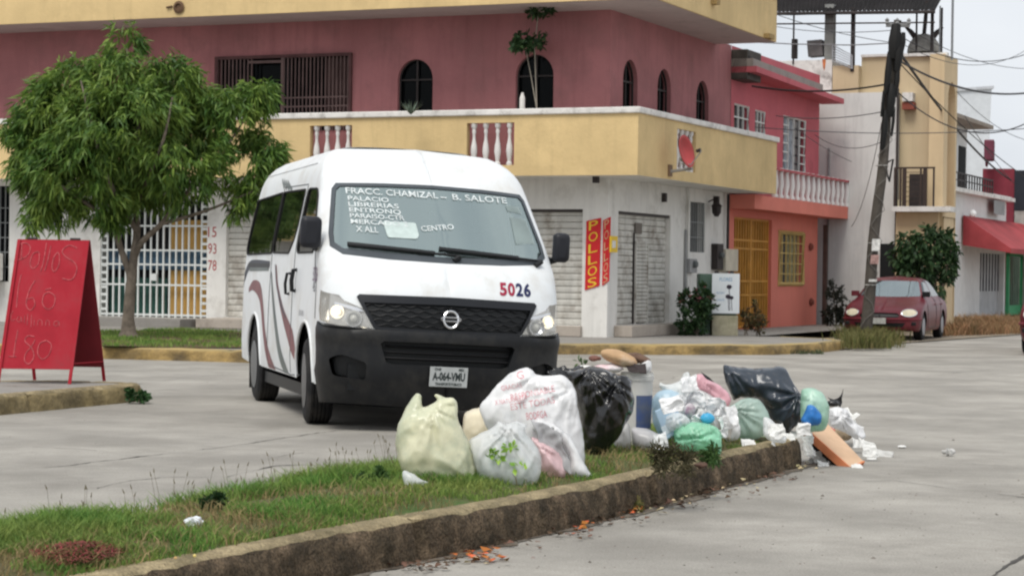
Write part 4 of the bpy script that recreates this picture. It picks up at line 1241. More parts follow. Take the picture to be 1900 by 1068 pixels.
# red building behind
mb = MB(); PR = at_y(1833, 400, 75); PR.z = 0
F5 = Fac(PR, (V((1, 0, 0)) - V((0, .25, 0))).normalized(), V((-.25, -1, 0)).normalized())
RB = thing('red_building', 'dark red upper storey wall rising behind the red awning', 'building', PR)
fbox(mb, F5, -.2, F5.px(1882, 350)[0], 0, F5.px(1850, 313)[1], -6, 0); mb.build('wall', mat('dark_red_paint', (.20, .03, .045), .8, var=.12), RB)
mb = MB(); fbox(mb, F5, F5.px(1882, 350)[0]+.0, F5.px(1960, 350)[0], F5.px(1880, 390)[1], F5.px(1890, 316)[1], -6, .06); mb.build('dark_window', mat('window_dark_blue', (.02, .022, .03), .4), RB)
mb = MB(); fbox(mb, F5, F5.px(1882, 350)[0]+.02, F5.px(1960, 350)[0], 0, F5.px(1880, 391)[1], -5.8, .04); mb.build('lower_wall', mat('grey_concrete', (.3, .28, .26), .9, var=.2), RB)
mb = MB(); fbox(mb, F5, F5.px(1826, 350)[0], F5.px(1846, 275)[0], F5.px(1830, 300)[1], F5.px(1830, 262)[1], .1, .9); fbox(mb, F5, F5.px(1828, 350)[0], F5.px(1834, 275)[0], F5.px(1830, 310)[1], F5.px(1830, 298)[1], .1, .5); mb.build('roof_tank', mat('tank_maroon', (.13, .03, .05), .6), RB, bevel=.05)
# green gate
mb = MB(); z0 = .1; t0, t1 = X4(1867), X4(1990)
GG = thing('green_gate', 'green metal gate beside the white house at the right edge', 'gate', F4.pt(t0, 0, .1))
fbox(mb, F4, t0, t0+.25, 0, Z4(1880, 470), .0, .1); fbox(mb, F4, X4(1893), X4(1893)+.3, 0, Z4(1880, 470), .0, .1); fbox(mb, F4, t0, X4(1893), Z4(1880, 470)-.1, Z4(1880, 470), .0, .1)
mb.build('frame', mat('green_metal', (.05, .28, .12), .6, var=.1), GG)
mb = MB(); fbox(mb, F4, t0+.25, X4(1893), .1, Z4(1880, 566), -.1, .05); mb.build('panel', mat('green_panel', (.08, .36, .17), .6, var=.1), GG)
mb = MB()
for i in range(7): a = t0+.3+(X4(1893)-t0-.3)*i/7; fbox(mb, F4, a, a+.08, Z4(1880, 566), Z4(1880, 470)-.1, -.02, .02)
mb.build('bar', mat('green_dull', (.10, .16, .12), .6), GG)
mb = MB(); fbox(mb, F4, t0, X4(1990), 0, Z4(1880, 460), -.6, -.5); tag(mb.build('shop_wall', mat('shop_dark', (.10, .13, .11), .8, var=.3, vscale=1.5)), 'dim greenish shop wall behind the green gate', 'wall')
# distant pale building roofs under the sky
mb = MB(); p = at_y(1776, 250, 110); q = at_y(1840, 165, 110)
D1 = thing('distant_building', 'pale distant building rising behind the arched beige house', 'building', (p.x, p.y, 0))
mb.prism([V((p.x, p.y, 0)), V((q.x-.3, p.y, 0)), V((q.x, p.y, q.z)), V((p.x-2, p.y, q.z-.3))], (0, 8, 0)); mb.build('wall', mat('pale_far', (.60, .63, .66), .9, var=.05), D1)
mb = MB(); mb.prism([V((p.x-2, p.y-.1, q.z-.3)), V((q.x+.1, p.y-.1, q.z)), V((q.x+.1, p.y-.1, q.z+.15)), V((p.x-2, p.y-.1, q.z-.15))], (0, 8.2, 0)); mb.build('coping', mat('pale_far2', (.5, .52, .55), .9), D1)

# ================================================================== UTILITY POLE AND WIRES
PB = on_z(1603, 636, 0.0)
PT = at_y(1664, 38, PB.y)
UP = thing('utility_pole', 'leaning weathered wooden utility pole in front of the red car', 'utility pole', PB)
mb = MB()
pts = [PB.lerp(PT, i/14)+V((.02*math.sin(i), 0, 0)) for i in range(15)]
pts[0] = pts[0]-V((0, 0, .2))
mb.tube(pts, [.125-.0035*i for i in range(15)], 12)
mb.build('shaft', mat('pole_wood', (.10, .088, .075), .9, var=.3, vscale=4, bump=.02, bscale=25, streak=.5, dirt=(.045, .04, .035), dscale=2, damt=.6), UP, smooth=True)
pd = (PT-PB).normalized()
def pole(h): return PB.lerp(PT, h)
mb = MB()
for h0, h1, dx, r in ((.84, .95, .08, .10), (.76, .86, .10, .06), (.77, .90, -.09, .07), (.88, .985, -.02, .13), (.70, .78, -.13, .035), (.90, .96, .14, .06), (.64, .73, .11, .035), (.70, .80, .02, .10), (.60, .72, -.05, .07)):
    mb.tube([pole(h0)+V((dx, -.1, 0)), pole((h0+h1)/2)+V((dx, -.14, 0)), pole(h1)+V((dx, -.1, 0))], [r*.7, r, r*.7], 8)
mb.build('cable_bundle', mat('cable_black', (.009, .009, .009), .6), UP, smooth=True)
mb = MB()
for h in (.98, .985):
    mb.tube([pole(h)+V((-.22, -.1, 0)), pole(h)+V((.25, -.1, 0))], .025, 5)
for dx in (-.2, 0, .23): mb.lathe(pole(.985)+V((dx, -.1, .0)), [(.03, 0), (.05, .03), (.03, .06), (.045, .09), (.01, .13)], 8)
mb.build('insulator', mat('insul', (.2, .2, .2), .4), UP)
mb = MB(); mb.tube([pole(h)+V((.13*math.cos(h*60), -.13, 0)) for h in np.linspace(.05, .75, 30)], .008, 4); mb.build('loose_cable', mat('cable_grey', (.15, .14, .13), .7), UP)
for h, s, c in ((.285, .24, (.62, .62, .6)), (.245, .18, (.35, .22, .2)), (.19, .05, (.6, .6, .58))):
    mb = MB(); p = pole(h); mb.obox(p+V((-.06, -.135, 0)), (.16, -.01, 0), (0, -.01, 0), (.015, 0, s)); mb.build('poster', mat('poster%d' % int(h*1000), c, .8, var=.3, vscale=14), UP)
mb = MB(); 
for h in (.18, .31, .55): mb.tube([pole(h)+V((.13*math.cos(a), .13*math.sin(a), 0)) for a in np.linspace(0, 2*math.pi, 14)[:-1]], .008, 4, closed=True)
mb.build('band', mat('band_grey', (.4, .4, .38), .5), UP)
mb = MB(); mb.tube([pole(.56)+V((.1, -.05, 0)), pole(.57)+V((.2, -.05, 0)), pole(.5)+V((.17, -.05, 0)), pole(.53)+V((.1, -.05, 0))], .02, 5); mb.build('hanging_wire', MATS['cable_black'], UP)

def cable(label, a, b, sag, r=.011, m='cable_black'):
    mb = MB(); n = 24
    mb.tube([a.lerp(b, i/n)-V((0, 0, sag*4*(i/n)*(1-i/n))) for i in range(n+1)], r, 5)
    tag(mb.build('overhead_cable', MATS[m]), label, 'cable', 'overhead cables')
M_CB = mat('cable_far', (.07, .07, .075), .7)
cable('thick black cable running down right from the pole top across the arched beige wall', pole(.90)+V((.1, -.1, 0)), at_y(1876, 334, 74.5), .3, .03)
cable('second thin cable falling right beside the thick black one', pole(.87)+V((.1, -.1, 0)), at_y(1905, 330, 58), .15, .012)
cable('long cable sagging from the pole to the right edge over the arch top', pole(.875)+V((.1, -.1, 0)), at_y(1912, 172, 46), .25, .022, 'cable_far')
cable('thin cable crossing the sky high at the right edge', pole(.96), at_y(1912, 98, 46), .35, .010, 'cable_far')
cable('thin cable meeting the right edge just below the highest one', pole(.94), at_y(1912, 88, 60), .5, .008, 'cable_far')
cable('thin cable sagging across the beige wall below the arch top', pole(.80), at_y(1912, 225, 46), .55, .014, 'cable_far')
cable('thin cable passing in front of the white plaster wall at mid height', at_y(1400, 236, 46), at_y(1912, 238, 46), .12, .010, 'cable_far')
cable('lower thin cable across the white plaster wall', at_y(1440, 215, 46), pole(.72), .1, .010, 'cable_far')
cable('black cable from the pink roof edge up to the pole', at_y(1395, 160, 44), pole(.80)+V((-.1, -.1, 0)), .12, .020)
cable('thin cable from the top of the pole towards the canopy', pole(.97), at_y(1400, 42, 50), .12, .008, 'cable_far')
cable('thin cable reaching the pole from behind the ochre slab', pole(.93), at_y(1395, 10, 46), .1, .008, 'cable_far')
cable('thin cable below the balcony of the beige house', at_y(1580, 300, 44), at_y(1480, 240, 47), .05, .007, 'cable_far')
cable('thin cable strung low along the rear ochre band', HB.pt(-.2, 7.2, .05), HB.pt(LBU, 6.9, .05), .02, .012)
cable('thin cable rising steeply at the right edge from the red building', at_y(1882, 340, 74.5), at_y(1790, 215, 48), .1, .010, 'cable_far')
cable('thin cable high across the sky from the canopy to the right edge', at_y(1700, 62, 50), at_y(1912, 128, 55), .2, .008, 'cable_far')
cable('thin cable from the arched wall down to the maroon roof tank', at_y(1775, 170, 52), at_y(1912, 262, 58), .2, .008, 'cable_far')
cable('thin service cable from the pole to the pink house balcony', pole(.62)+V((-.1, -.1, 0)), at_y(1512, 250, 50), .2, .008, 'cable_far')
cable('thin service cable hanging from the pole over the white plaster wall', pole(.70)+V((-.1, -.1, 0)), at_y(1580, 420, 50), .35, .007, 'cable_far')
# ================================================================== HULLS (vehicles)
class Hull:
    """plan slices: xf(z), xr(z), half width hw(z), rounding depths; perimeter parameter s in [0,3]"""
    def __init__(s, xf, xr, hw, df, dr, n=2.6, nr=3.5, post=None):
        s.xf, s.xr, s.hw, s.df, s.dr = map(pchip, (xf, xr, hw, df, dr))
        s.n, s.nr = n, nr
        s.c = {}
        s.post = post or (lambda p: p)
    def _q(s, z):
        k = round(z, 4)
        if k in s.c: return s.c[k]
        hw = s.hw(z); out = []
        for D, n in ((s.df(z), s.n), (s.dr(z), s.nr)):
            ph = np.linspace(0, math.pi/2, 90)
            y = hw*np.sin(ph)**(2/n); x = -D+D*np.abs(np.cos(ph))**(2/n)
            a = np.concatenate([[0], np.cumsum(np.hypot(np.diff(x), np.diff(y)))])
            out.append((a/a[-1], x, y))
        s.c[k] = (out, s.xf(z), s.xr(z), s.df(z), s.dr(z), hw)
        return s.c[k]
    def raw(s, u, z, side=1):
        o, xf, xr, df, dr, hw = s._q(z)
        if u <= 1:
            a, x, y = o[0]; X_ = xf+np.interp(u, a, x); Y_ = np.interp(u, a, y)
        elif u <= 2:
            x0, x1 = xf-df, xr+dr; X_ = x0+(x1-x0)*(u-1); Y_ = hw
        else:
            a, x, y = o[1]; X_ = xr-np.interp(3-u, a, x); Y_ = np.interp(3-u, a, y)
        return V((float(X_), side*float(Y_), z))
    def P(s, u, z, side=1, off=0.0):
        p = s.raw(u, z, side)
        if off:
            e = .004
            a = s.raw(min(u+e, 3), z, side)-s.raw(max(u-e, 0), z, side)
            b = s.raw(u, z+e, side)-s.raw(u, z-e, side)
            n = a.cross(b)
            if side < 0: n = -n
            n = n.normalized()
            p = p+n*off
        return s.post(p)
    def uy(s, y, z):
        o = s._q(z)[0][0]; return float(np.interp(min(abs(y), s._q(z)[5]), o[2], o[0]))
    def ux(s, x, z):
        o, xf, xr, df, dr, hw = s._q(z)
        if x > xf-df: return float(np.interp(xf-x, -o[0][1], o[0][0]))
        if x < xr+dr: return 3-float(np.interp(x-xr, -o[1][1], o[1][0]))
        return 1+(xf-df-x)/(xf-df-xr-dr)
# sheet coordinates: S = piecewise stretched u so that the triangulation is roughly metric
def mk(h, LX):
    def S(u): return u*1.15 if u <= 1 else (1.15+(u-1)*LX if u <= 2 else 1.15+LX+(u-2)*1.0)
    def U(s_): return s_/1.15 if s_ <= 1.15 else (1+(s_-1.15)/LX if s_ <= 1.15+LX else min(3, 2+(s_-1.15-LX)))
    h.S, h.U = S, U
def poly_side(h, pts, step=.04): return [(h.S(h.ux(x, z)), z) for x, z in densify(pts, step)]
def poly_front(h, pts, step=.04):  # y>=0 half
    return [(h.S(h.uy(y, z)), z) for y, z in densify(pts, step)]
def hsheet(h, outer, holes=(), grid=.04, off=0., side=1, mb=None):
    mb = mb or MB()
    vs, fs = sheet(outer, holes, grid=grid)
    if side < 0: fs = [tuple(reversed(f)) for f in fs]
    mb.add([h.P(h.U(max(0, s_)), z, side, off) for s_, z in vs], fs)
    return mb
def orient(mb):
    return mb
def vtext(h, s, place, hgt, w, off, mode='front', side=1, shear=0):
    """place=(y or x, z) centre. text reads correctly from outside"""
    def fn(u, v):
        z = place[1]+v
        if mode == 'front':      # looking at the front, image-left is -y
            y = place[0]+u+shear*v
            sd = 1 if y >= 0 else -1
            return h.P(h.uy(abs(y), z), z, sd, off)
        x = place[0]+(u if side < 0 else -u)   # right side (side -1): front is image-right
        return h.P(h.ux(x, z), z, side, off)
    return text_mb(s, fn, hgt, w)

def wheel(parent, c, r, w, side, rimmat, tyremat, steer=0, off=None):
    """axis along y; side = +1 outer face towards +y"""
    mb = MB()
    pr = [(r*.60, -w*.5), (r*.74, -w*.52), (r*.90, -w*.5), (r*.97, -w*.42)]
    k = 5
    for i in range(k):
        a = -w*.38+w*.76*i/k; b = a+w*.76/k
        pr += [(r, a), (r, b-.012), (r-.010, b-.010), (r-.010, b-.002)]
    pr += [(r, w*.39), (r*.97, w*.42), (r*.90, w*.5), (r*.74, w*.52), (r*.60, w*.5)]
    mb.lathe((0, 0, 0), pr, 40, ax=(0, 1, 0))
    rm = MB()
    rm.lathe((0, 0, 0), [(r*.10, side*w*.36), (r*.13, side*w*.42), (r*.17, side*w*.40), (r*.22, side*w*.30), (r*.42, side*w*.34), (r*.50, side*w*.28), (r*.60, side*w*.46), (r*.64, side*w*.535), (r*.60, side*w*.54)], 32, ax=(0, 1, 0))
    M_ = Matrix.Rotation(steer, 3, 'Z')
    for m in (mb, rm): m.map(lambda p: V(c)+M_@p)
    t = mb.build('wheel', tyremat, parent, smooth=True, sharp=40)
    rm.build('rim', rimmat, t, smooth=True, sharp=50)
    return t

M_VAN = mat('van_white_paint', (.72, .745, .76), .42, var=.02, spec=.4, coat=.12, dirt=(.58, .57, .54), dscale=2.2, damt=.4)
M_BUMP = mat('bumper_black', (.0065, .0072, .009), .5, var=.15, vscale=3, spec=.35, dirt=(.026, .025, .023), dscale=5, damt=.5)
M_BLK = mat('plastic_black', (.006, .007, .008), .45, var=.1, spec=.3)
M_RUB = mat('rubber', (.016, .016, .016), .9, var=.2, dirt=(.045, .04, .035), dscale=4, damt=.4)
M_TYRE = mat('tyre', (.014, .014, .015), .85, var=.25, vscale=8, dirt=(.05, .045, .04), dscale=3, damt=.35)
M_RIM = mat('steel_rim', (.16, .165, .17), .45, metal=.7, var=.2)
M_CHR = mat('chrome', (.75, .76, .78), .18, metal=1.0, var=0)
M_LINER = mat('cabin_liner', (.05, .052, .055), .9, var=.1)
M_SEAT = mat('seat_cloth', (.045, .047, .05), .95, var=.2)
M_LENS = mat('lamp_lens', (.9, .9, .9), .03, var=0, transp=.82, coat=1.0)
M_LAMPB = mat('lamp_bowl', (.55, .53, .48), .22, metal=.8, var=.1)

# ------------------------------------------------------------------ VAN
LEAN = R(-2.3)
_lm = Matrix.Rotation(LEAN, 3, 'X')
PIV = V((0, -.55, .34))
def lean(p): return PIV+_lm@(V(p)-PIV)
def unlean(p): return PIV+_lm.inverted()@(V(p)-PIV)
VH = Hull(
    xf=[(.18, -.10), (.30, -.03), (.55, 0), (.85, -.01), (.95, -.03), (1.10, -.08), (1.25, -.17), (1.40, -.34), (1.55, -.50), (1.75, -.71), (1.97, -.94), (2.06, -1.04), (2.14, -1.15), (2.21, -1.29), (2.255, -1.45), (2.28, -1.68)],
    xr=[(.18, -5.08), (.4, -5.12), (1.1, -5.12), (1.5, -5.07), (2.0, -4.98), (2.15, -4.93), (2.22, -4.85), (2.28, -4.6)],
    hw=[(.16, .88), (.32, .925), (.55, .945), (.95, .95), (1.25, .945), (1.40, .94), (1.6, .915), (1.85, .875), (2.0, .848), (2.10, .81), (2.18, .75), (2.24, .67), (2.28, .54)],
    df=[(.18, .40), (.9, .38), (1.4, .36), (2.0, .36), (2.28, .45)],
    dr=[(.18, .12), (1.5, .14), (2.28, .25)], n=2.35, nr=4, post=lean)
mk(VH, 4.2)
VAN = thing('passenger_van', 'white high roof passenger van with black grille and bumper turning behind the rubbish pile', 'van', (0, 0, 0))
fd = V((.25, -.968, 0)); fd.normalize(); ld = V((-fd.y, fd.x, 0))
FC = on_z(571, 787, 0)
VS = 1.055
VORG = FC+(fd*.95+ld*.92)*VS
VROT = math.atan2(fd.y, fd.x)
VM = Matrix.Translation(VORG) @ Matrix.Rotation(VROT, 4, 'Z') @ Matrix.Scale(VS, 4)
VMI = VM.inverted()
def vpx(px, py, axis, val):
    """pixel -> van local point on plane local[axis]=val (body leaned frame)"""
    o = unlean(VMI@CAMP); e = unlean(VMI@(CAMP+ray(px, py)*10))
    d = e-o
    return o+d*((val-o[axis])/d[axis])
def circ(cx, cz, r, a0=0, a1=180, n=18): return [(cx+r*math.cos(R(a0+(a1-a0)*k/n)), cz+r*math.sin(R(a0+(a1-a0)*k/n))) for k in range(n+1)]
XW1, XW2, RW = -1.08, -4.10, .345
Zb = .33
def archpoly(cx, r=.43): return [(cx-r, Zb-.2)]+[p for p in reversed(circ(cx, .37, r))]+[(cx+r, Zb-.2)]
wsT, wsB = 1.93, 1.355
ws = [(0, wsB-.035), (.45, wsB-.028), (.79, wsB-.005), (.872, wsB+.055), (.868, wsB+.16), (.80, wsT-.05), (.765, wsT-.003), (.4, wsT+.012), (0, wsT+.02)]
ws_in = [(0, wsB+.01), (.45, wsB+.02), (.78, wsB+.04), (.838, wsB+.085), (.835, wsB+.17), (.772, wsT-.06), (.74, wsT-.030), (.4, wsT-.016), (0, wsT-.008)]
door_w = rounded([(-.86, 1.42), (-.99, 1.60), (-1.17, 1.83), (-1.28, 1.885), (-1.74, 1.90), (-1.74, 1.36), (-.90, 1.36)], .06)
mid_w = rounded([(-1.90, 1.90), (-3.17, 1.915), (-3.17, 1.37), (-2.2, 1.36), (-1.97, 1.48), (-1.90, 1.60)], .05)
rear_w = rounded([(-3.23, 1.915), (-4.86, 1.89), (-4.95, 1.40), (-4.9, 1.36), (-3.23, 1.365)], .05)
lampz = [(.595, .915), (.665, 1.03), (.74, 1.085)]
def lamp_poly():
    p = [(VH.S(VH.uy(y, z)), z) for y, z in densify([(.585, .785), (.655, .935), (.80, .995)], .03, False)]
    p += [(VH.S(VH.ux(x, z)), z) for x, z in densify([(-.22, 1.035), (-.42, 1.065), (-.44, .91), (-.38, .835), (-.16, .80)], .03, False)]
    return p
LP = lamp_poly()
grille = [(0, .78), (.55, .785), (.585, .80), (.665, .94), (.71, 1.025), (.69, 1.045), (0, 1.055)]
ZT = 2.28
Smax = VH.S(3)
wsP, wsI, grP = poly_front(VH, ws), poly_front(VH, ws_in), poly_front(VH, grille)
bumpx = -.50
def body_outer():
    sb = VH.S(VH.ux(bumpx, .6))
    sl = VH.S(VH.ux(-.40, .88))
    return [(0, .90), (sl, .90)] + [(VH.S(VH.ux(-.40, z)), z) for z in (.85, .7, .55, .45, .38)] + [(VH.S(VH.ux(-.44, Zb)), Zb), (Smax, Zb), (Smax, ZT), (0, ZT)]
for side in (1, -1):
    pass
body = MB()
for side in (1, -1):
    def cut(o): return o
    outer = [(0, wsT+.02)]+[p for p in []]
    # front centre line is an edge of the sheet, so windscreen and grille are notches of the outline
    wsn = [(max(0, a), b) for a, b in wsP]
    grn = [(max(0, a), b) for a, b in grP]
    def open_chain(P):   # order from low z to high z, from s=0 out and back to s=0
        i0 = min(range(len(P)), key=lambda i: (P[i][0] > 1e-3, P[i][1]))
        Q = P[i0:]+P[:i0]
        Q = [q for q in Q if q[0] > 1e-3]
        return Q
    ws_c = open_chain(wsP); gr_c = open_chain(grP)
    wz0, wz1 = wsB-.035, wsT+.02
    outl = body_outer()
    o = [(0, 1.055), ] + [(0, wz0)]+ws_c+[(0, wz1), (0, ZT), (Smax, ZT), (Smax, Zb)]
    low = [(VH.S(VH.ux(-.44, Zb)), Zb)]+[(VH.S(VH.ux(-.40, z)), z) for z in (.38, .45, .55, .7, .78)]
    o += low
    # along z=.90 back to the grille foot, then up its outer edge
    grr = [q for q in gr_c if q[1] > .785]
    o += [(VH.S(VH.uy(.56, .78)), .78)] + sorted(grr, key=lambda q: gr_c.index(q))
    hs = [poly_side(VH, door_w), poly_side(VH, mid_w), poly_side(VH, rear_w), LP]
    ar = []
    for cx in (XW1, XW2):
        a = [(x, z) for x, z in circ(cx, .37, .43, -5, 185)]
        a = [p for p in a if p[1] > Zb+.001]
        ar.append([(VH.S(VH.ux(x, z)), z) for x, z in [(cx+.43, Zb)]+a+[(cx-.43, Zb)]])
    # notch the arches into the bottom edge
    k = o.index((Smax, Zb))
    o = o[:k+1]+list(reversed(ar[1]))+list(reversed(ar[0]))+o[k+1:]
    hsheet(VH, o, hs, grid=.045, side=side, mb=body)
top = [VH.P(u, ZT, 1) for u in np.linspace(0, 3, 60)]+[VH.P(u, ZT, -1) for u in np.linspace(3, 0, 60)[1:-1]]
cen = sum(top, V((0, 0, 0)))/len(top)+V((0, 0, .008))
body.add(top+[cen], [(i, (i+1) % len(top), len(top)) for i in range(len(top))])
BODY = body.build('body', M_VAN, VAN, smooth=True, sharp=0, weld=True)
# inner liner
mb = MB()
for side in (1, -1):
    hsheet(VH, [(0, wz1-.02)]+[(0, ZT-.03), (Smax, ZT-.03), (Smax, .5), (VH.S(1.3), .5), (VH.S(1.3), 1.0), (VH.S(VH.uy(.9, 1.3)), 1.30), (VH.S(VH.uy(.9, 1.45)), 1.5), (VH.S(VH.uy(.76, 1.9)), 1.93)], [poly_side(VH, door_w), poly_side(VH, mid_w), poly_side(VH, rear_w)], grid=.15, off=-.035, side=side, mb=mb)
mb.build('inner_lining', M_LINER, VAN)
# windscreen
mb = MB(); fr = MB(); band = MB()
for side in (1, -1):
    wsc = [(0, wz0)]+open_chain(wsP)+[(0, wz1)]
    wic = open_chain(wsI)
    hsheet(VH, wsc, [], grid=.05, off=-.002, side=side, mb=mb)
    hsheet(VH, [(0, wz0)]+open_chain(wsP)+[(0, wz1), (0, wsT-.008)]+list(reversed(wic))+[(0, wsB+.01)], [], grid=.05, off=.004, side=side, mb=fr)
WS = mb.build('windscreen', glass_mat('windscreen_glass', (.52, .62, .61), .8, refl=.45, rough=.035, body=(.16, .21, .20), rmin=.40, gcol=(.82, .96, .94)), VAN, smooth=True, sharp=0, weld=True)
fr.build('seal', mat('seal_grey', (.06, .07, .08), .5), WS, smooth=True, sharp=0, weld=True)
for nm, pw_ in (('side_window', door_w), ('side_window', mid_w), ('side_window', rear_w)):
    for side in (1, -1):
        mb = hsheet(VH, poly_side(VH, pw_), [], grid=.06, off=-.004, side=side)
        w_ = mb.build(nm, glass_mat('privacy_glass', (.10, .11, .10), .35, refl=.18, rough=.03, body=(.006, .007, .006)), VAN, smooth=True, sharp=0)
        a = [VH.P(VH.ux(x, z), z, side, .002) for x, z in densify(pw_, .06)]
        sm = MB(); sm.tube(a, .009, 5, closed=True); sm.build('seal', M_RUB, w_, smooth=True)
# door seams, slide track, handles
mb = MB()
for side in (1, -1):
    for pl in ([(-1.83, .36), (-1.83, 1.2), (-1.82, 1.93)], [(-3.20, .40), (-3.20, 1.3), (-3.20, 1.95)], [(-.74, 1.25), (-.62, 1.1), (-.60, .84)], [(-.74, 1.25), (-.80, 1.38)],
               [(-1.83, 1.94), (-3.2, 1.96)], [(-1.36, .36), (-1.83, .34), (-3.2, .37)]):
        P = [VH.P(VH.ux(x, z), z, side, .0005) for x, z in densify(pl, .08, False)]
        mb = MB(); mb.tube(P, .0045, 4); mb.build('door_seam', mat('seam_dark', (.08, .085, .09), .8), BODY)
for side in (1, -1):
    mb = MB(); hsheet(VH, poly_side(VH, [(-3.3, 1.235), (-4.75, 1.235), (-4.75, 1.275), (-3.3, 1.275)]), grid=.05, off=.004, side=side, mb=mb); mb.build('sliding_rail', M_BLK, BODY)
    for hx_, hz in ((-1.68, 1.13), (-2.02, 1.10)):
        mb = MB(); P = [VH.P(VH.ux(hx_, hz+d), hz+d, side, .0) for d in (-.085, -.085, 0, .085, .085)]
        n_ = V((0, side, 0))
        P = [P[0]+n_*.0, P[1]+n_*.03, P[2]+n_*.04, P[3]+n_*.03, P[4]+n_*0]
        mb.tube(P, .018 if hx_ > -1.8 else .013, 6); mb.build('handle', M_BLK, BODY, smooth=True)
# arch lips
for side in (1, -1):
    for cx in (XW1, XW2):
        a = [VH.P(VH.ux(x, z), z, side, .002) for x, z in circ(cx, .37, .435, -4, 184, 30)]
        mb = MB(); mb.tube(a, .013, 6); mb.build('arch_lip', M_VAN, BODY, smooth=True)
# wells + chassis
mb = MB()
for side in (1, -1):
    for cx in (XW1, XW2):
        n = 20; vs = []
        for k in range(n+1):
            a_ = math.pi*k/n
            for yy in (.90, .52): vs.append(lean((cx+.44*math.cos(a_), side*yy, .36+.44*math.sin(a_))))
        mb.add(vs, [(2*k, 2*k+2, 2*k+3, 2*k+1) for k in range(n)])
        mb.add([vs[2*k+1] for k in range(n+1)], [tuple(range(n+1))])
mb.box((-2.6, 0, .28), (4.7, 1.3, .16)); mb.box((-2.6, 0, .25), (2.3, 1.76, .10)); mb.box((-2.45, 0, .43), (1.9, 1.8, .12)); mb.box((-4.75, 0, .40), (.6, 1.78, .1)); mb.box((-.28, 0, .42), (.3, 1.5, .2))  # includes a wide low box added to darken the ground under the van
mb.build('underbody', M_BLK, VAN)
mb = MB()
for cx in (XW1, XW2): mb.tube([(cx, -.8, RW), (cx, .8, RW)], .05, 8)
mb.build('axle', M_BLK, VAN)
mb = MB()
for s_ in (-1, 1): mb.box((XW2-.42, s_*.80, .27), (.015, .24, .34))
mb.build('mud_flap', M_RUB, VAN)
for cx, st in ((XW1, R(-4)), (XW2, 0)):
    for s_ in (-1, 1): wheel(VAN, (cx, s_*.825, RW), RW, .205, s_, M_RIM, M_TYRE, st)
# bumper: own hull slightly proud
bz0, bz1 = .195, .775
def bumper_prof(z):
    return .016+.012*math.exp(-((z-.74)/.05)**2)-.018*math.exp(-((z-.30)/.09)**2)
mb = MB()
inl = [(0, .535), (.43, .53), (.48, .545), (.525, .68), (.50, .70), (0, .705)]
fog = rounded([(.62, .40), (.85, .42), (.885, .55), (.80, .585), (.62, .53)], .03)
for side in (1, -1):
    ic = open_chain(poly_front(VH, inl))
    sx = lambda x, z: VH.S(VH.ux(x, z))
    o = [(0, .705), (0, bz1+.01)]+[(VH.S(VH.uy(y, bz1)), bz1+.01) for y in (.3, .5, .58)]+[(sx(-.40, .825), .825)]+[(sx(-.42, z), z) for z in (.77, .7, .6, .5)]+[(sx(-.50, .44), .44), (sx(-.52, .36), .36), (sx(-.50, bz0), bz0), (0, bz0), (0, .535)]+ic
    vs, fs = sheet(o, [poly_front(VH, fog)], grid=.035)
    if side < 0: fs = [tuple(reversed(f)) for f in fs]
    mb.add([VH.P(VH.U(max(0, a)), b, side, bumper_prof(b)) for a, b in vs], fs)
    # return lip on the top
    us = np.linspace(0, VH.ux(-.40, .8), 40)
    A = [VH.P(u, bz1+.01+(.035*max(0, (u-.55)/.45) if u > .55 else 0), side, .017) for u in us]; B = [VH.P(u, bz1+.02, side, -.05) for u in us]
    mb.add(A+B, [(i, i+1, 41+i, 40+i) for i in range(39)])
    A = [VH.P(u, bz0, side, -.0) for u in us]; B = [VH.P(u, bz0+.03, side, -.12) for u in us]
    mb.add(A+B, [(i, i+1, 41+i, 40+i) for i in range(39)])
BUMP = mb.build('front_bumper', M_BUMP, VAN, smooth=True, sharp=40, weld=True)
mb = MB()
for side in (1, -1):
    ic = open_chain(poly_front(VH, inl))
    hsheet(VH, [(0, .535)]+ic+[(0, .705)], grid=.06, off=-.05, side=side, mb=mb)
    hsheet(VH, poly_front(VH, fog), grid=.05, off=-.03, side=side, mb=mb)
    for P_, d in ((ic, .05), ):
        a = [VH.P(VH.U(s_), z, side, bumper_prof(z)) for s_, z in P_]; b = [VH.P(VH.U(s_), z, side, -.055) for s_, z in P_]
        n = len(a); mb.add(a+b, [(i, i+1, n+i+1, n+i) for i in range(n-1)])
mb.build('intake', M_BLK, BUMP)
mb = MB()
for zz in (.575, .62, .665):
    for side in (1, -1):
        us = np.linspace(0, VH.uy(.49, zz), 20)
        mb.tube([VH.P(u, zz, side, -.02) for u in us], .009, 4)
mb.build('intake_slat', mat('slat_black', (.008, .008, .009), .5, spec=.3), BUMP)
# upper grille
mb = MB(); mg = MB()
for side in (1, -1):
    gc = open_chain(grP)
    hsheet(VH, [(0, .78)]+gc+[(0, 1.055)], grid=.04, off=-.012, side=side, mb=mb)
    rim_i = [(0, .800), (.53, .805), (.565, .82), (.635, .935), (.655, .985), (0, .995)]
    ri = open_chain(poly_front(VH, rim_i))
    hsheet(VH, [(0, .78)]+gc+[(0, 1.055), (0, .995)]+list(reversed(ri))+[(0, .80)], grid=.035, off=.014, side=side, mb=mg)
    a = [VH.P(VH.U(s_), z, side, .014) for s_, z in gc]; b = [VH.P(VH.U(s_), z, side, -.02) for s_, z in gc]
    n = len(a); mg.add(a+b, [(i, i+1, n+i+1, n+i) for i in range(n-1)])
GRL = mg.build('grille', mat('grille_gloss', (.008, .009, .012), .3, spec=.4), VAN, smooth=True, sharp=45, weld=True)
mb.build('backing', M_BLK, GRL)
mb = MB()
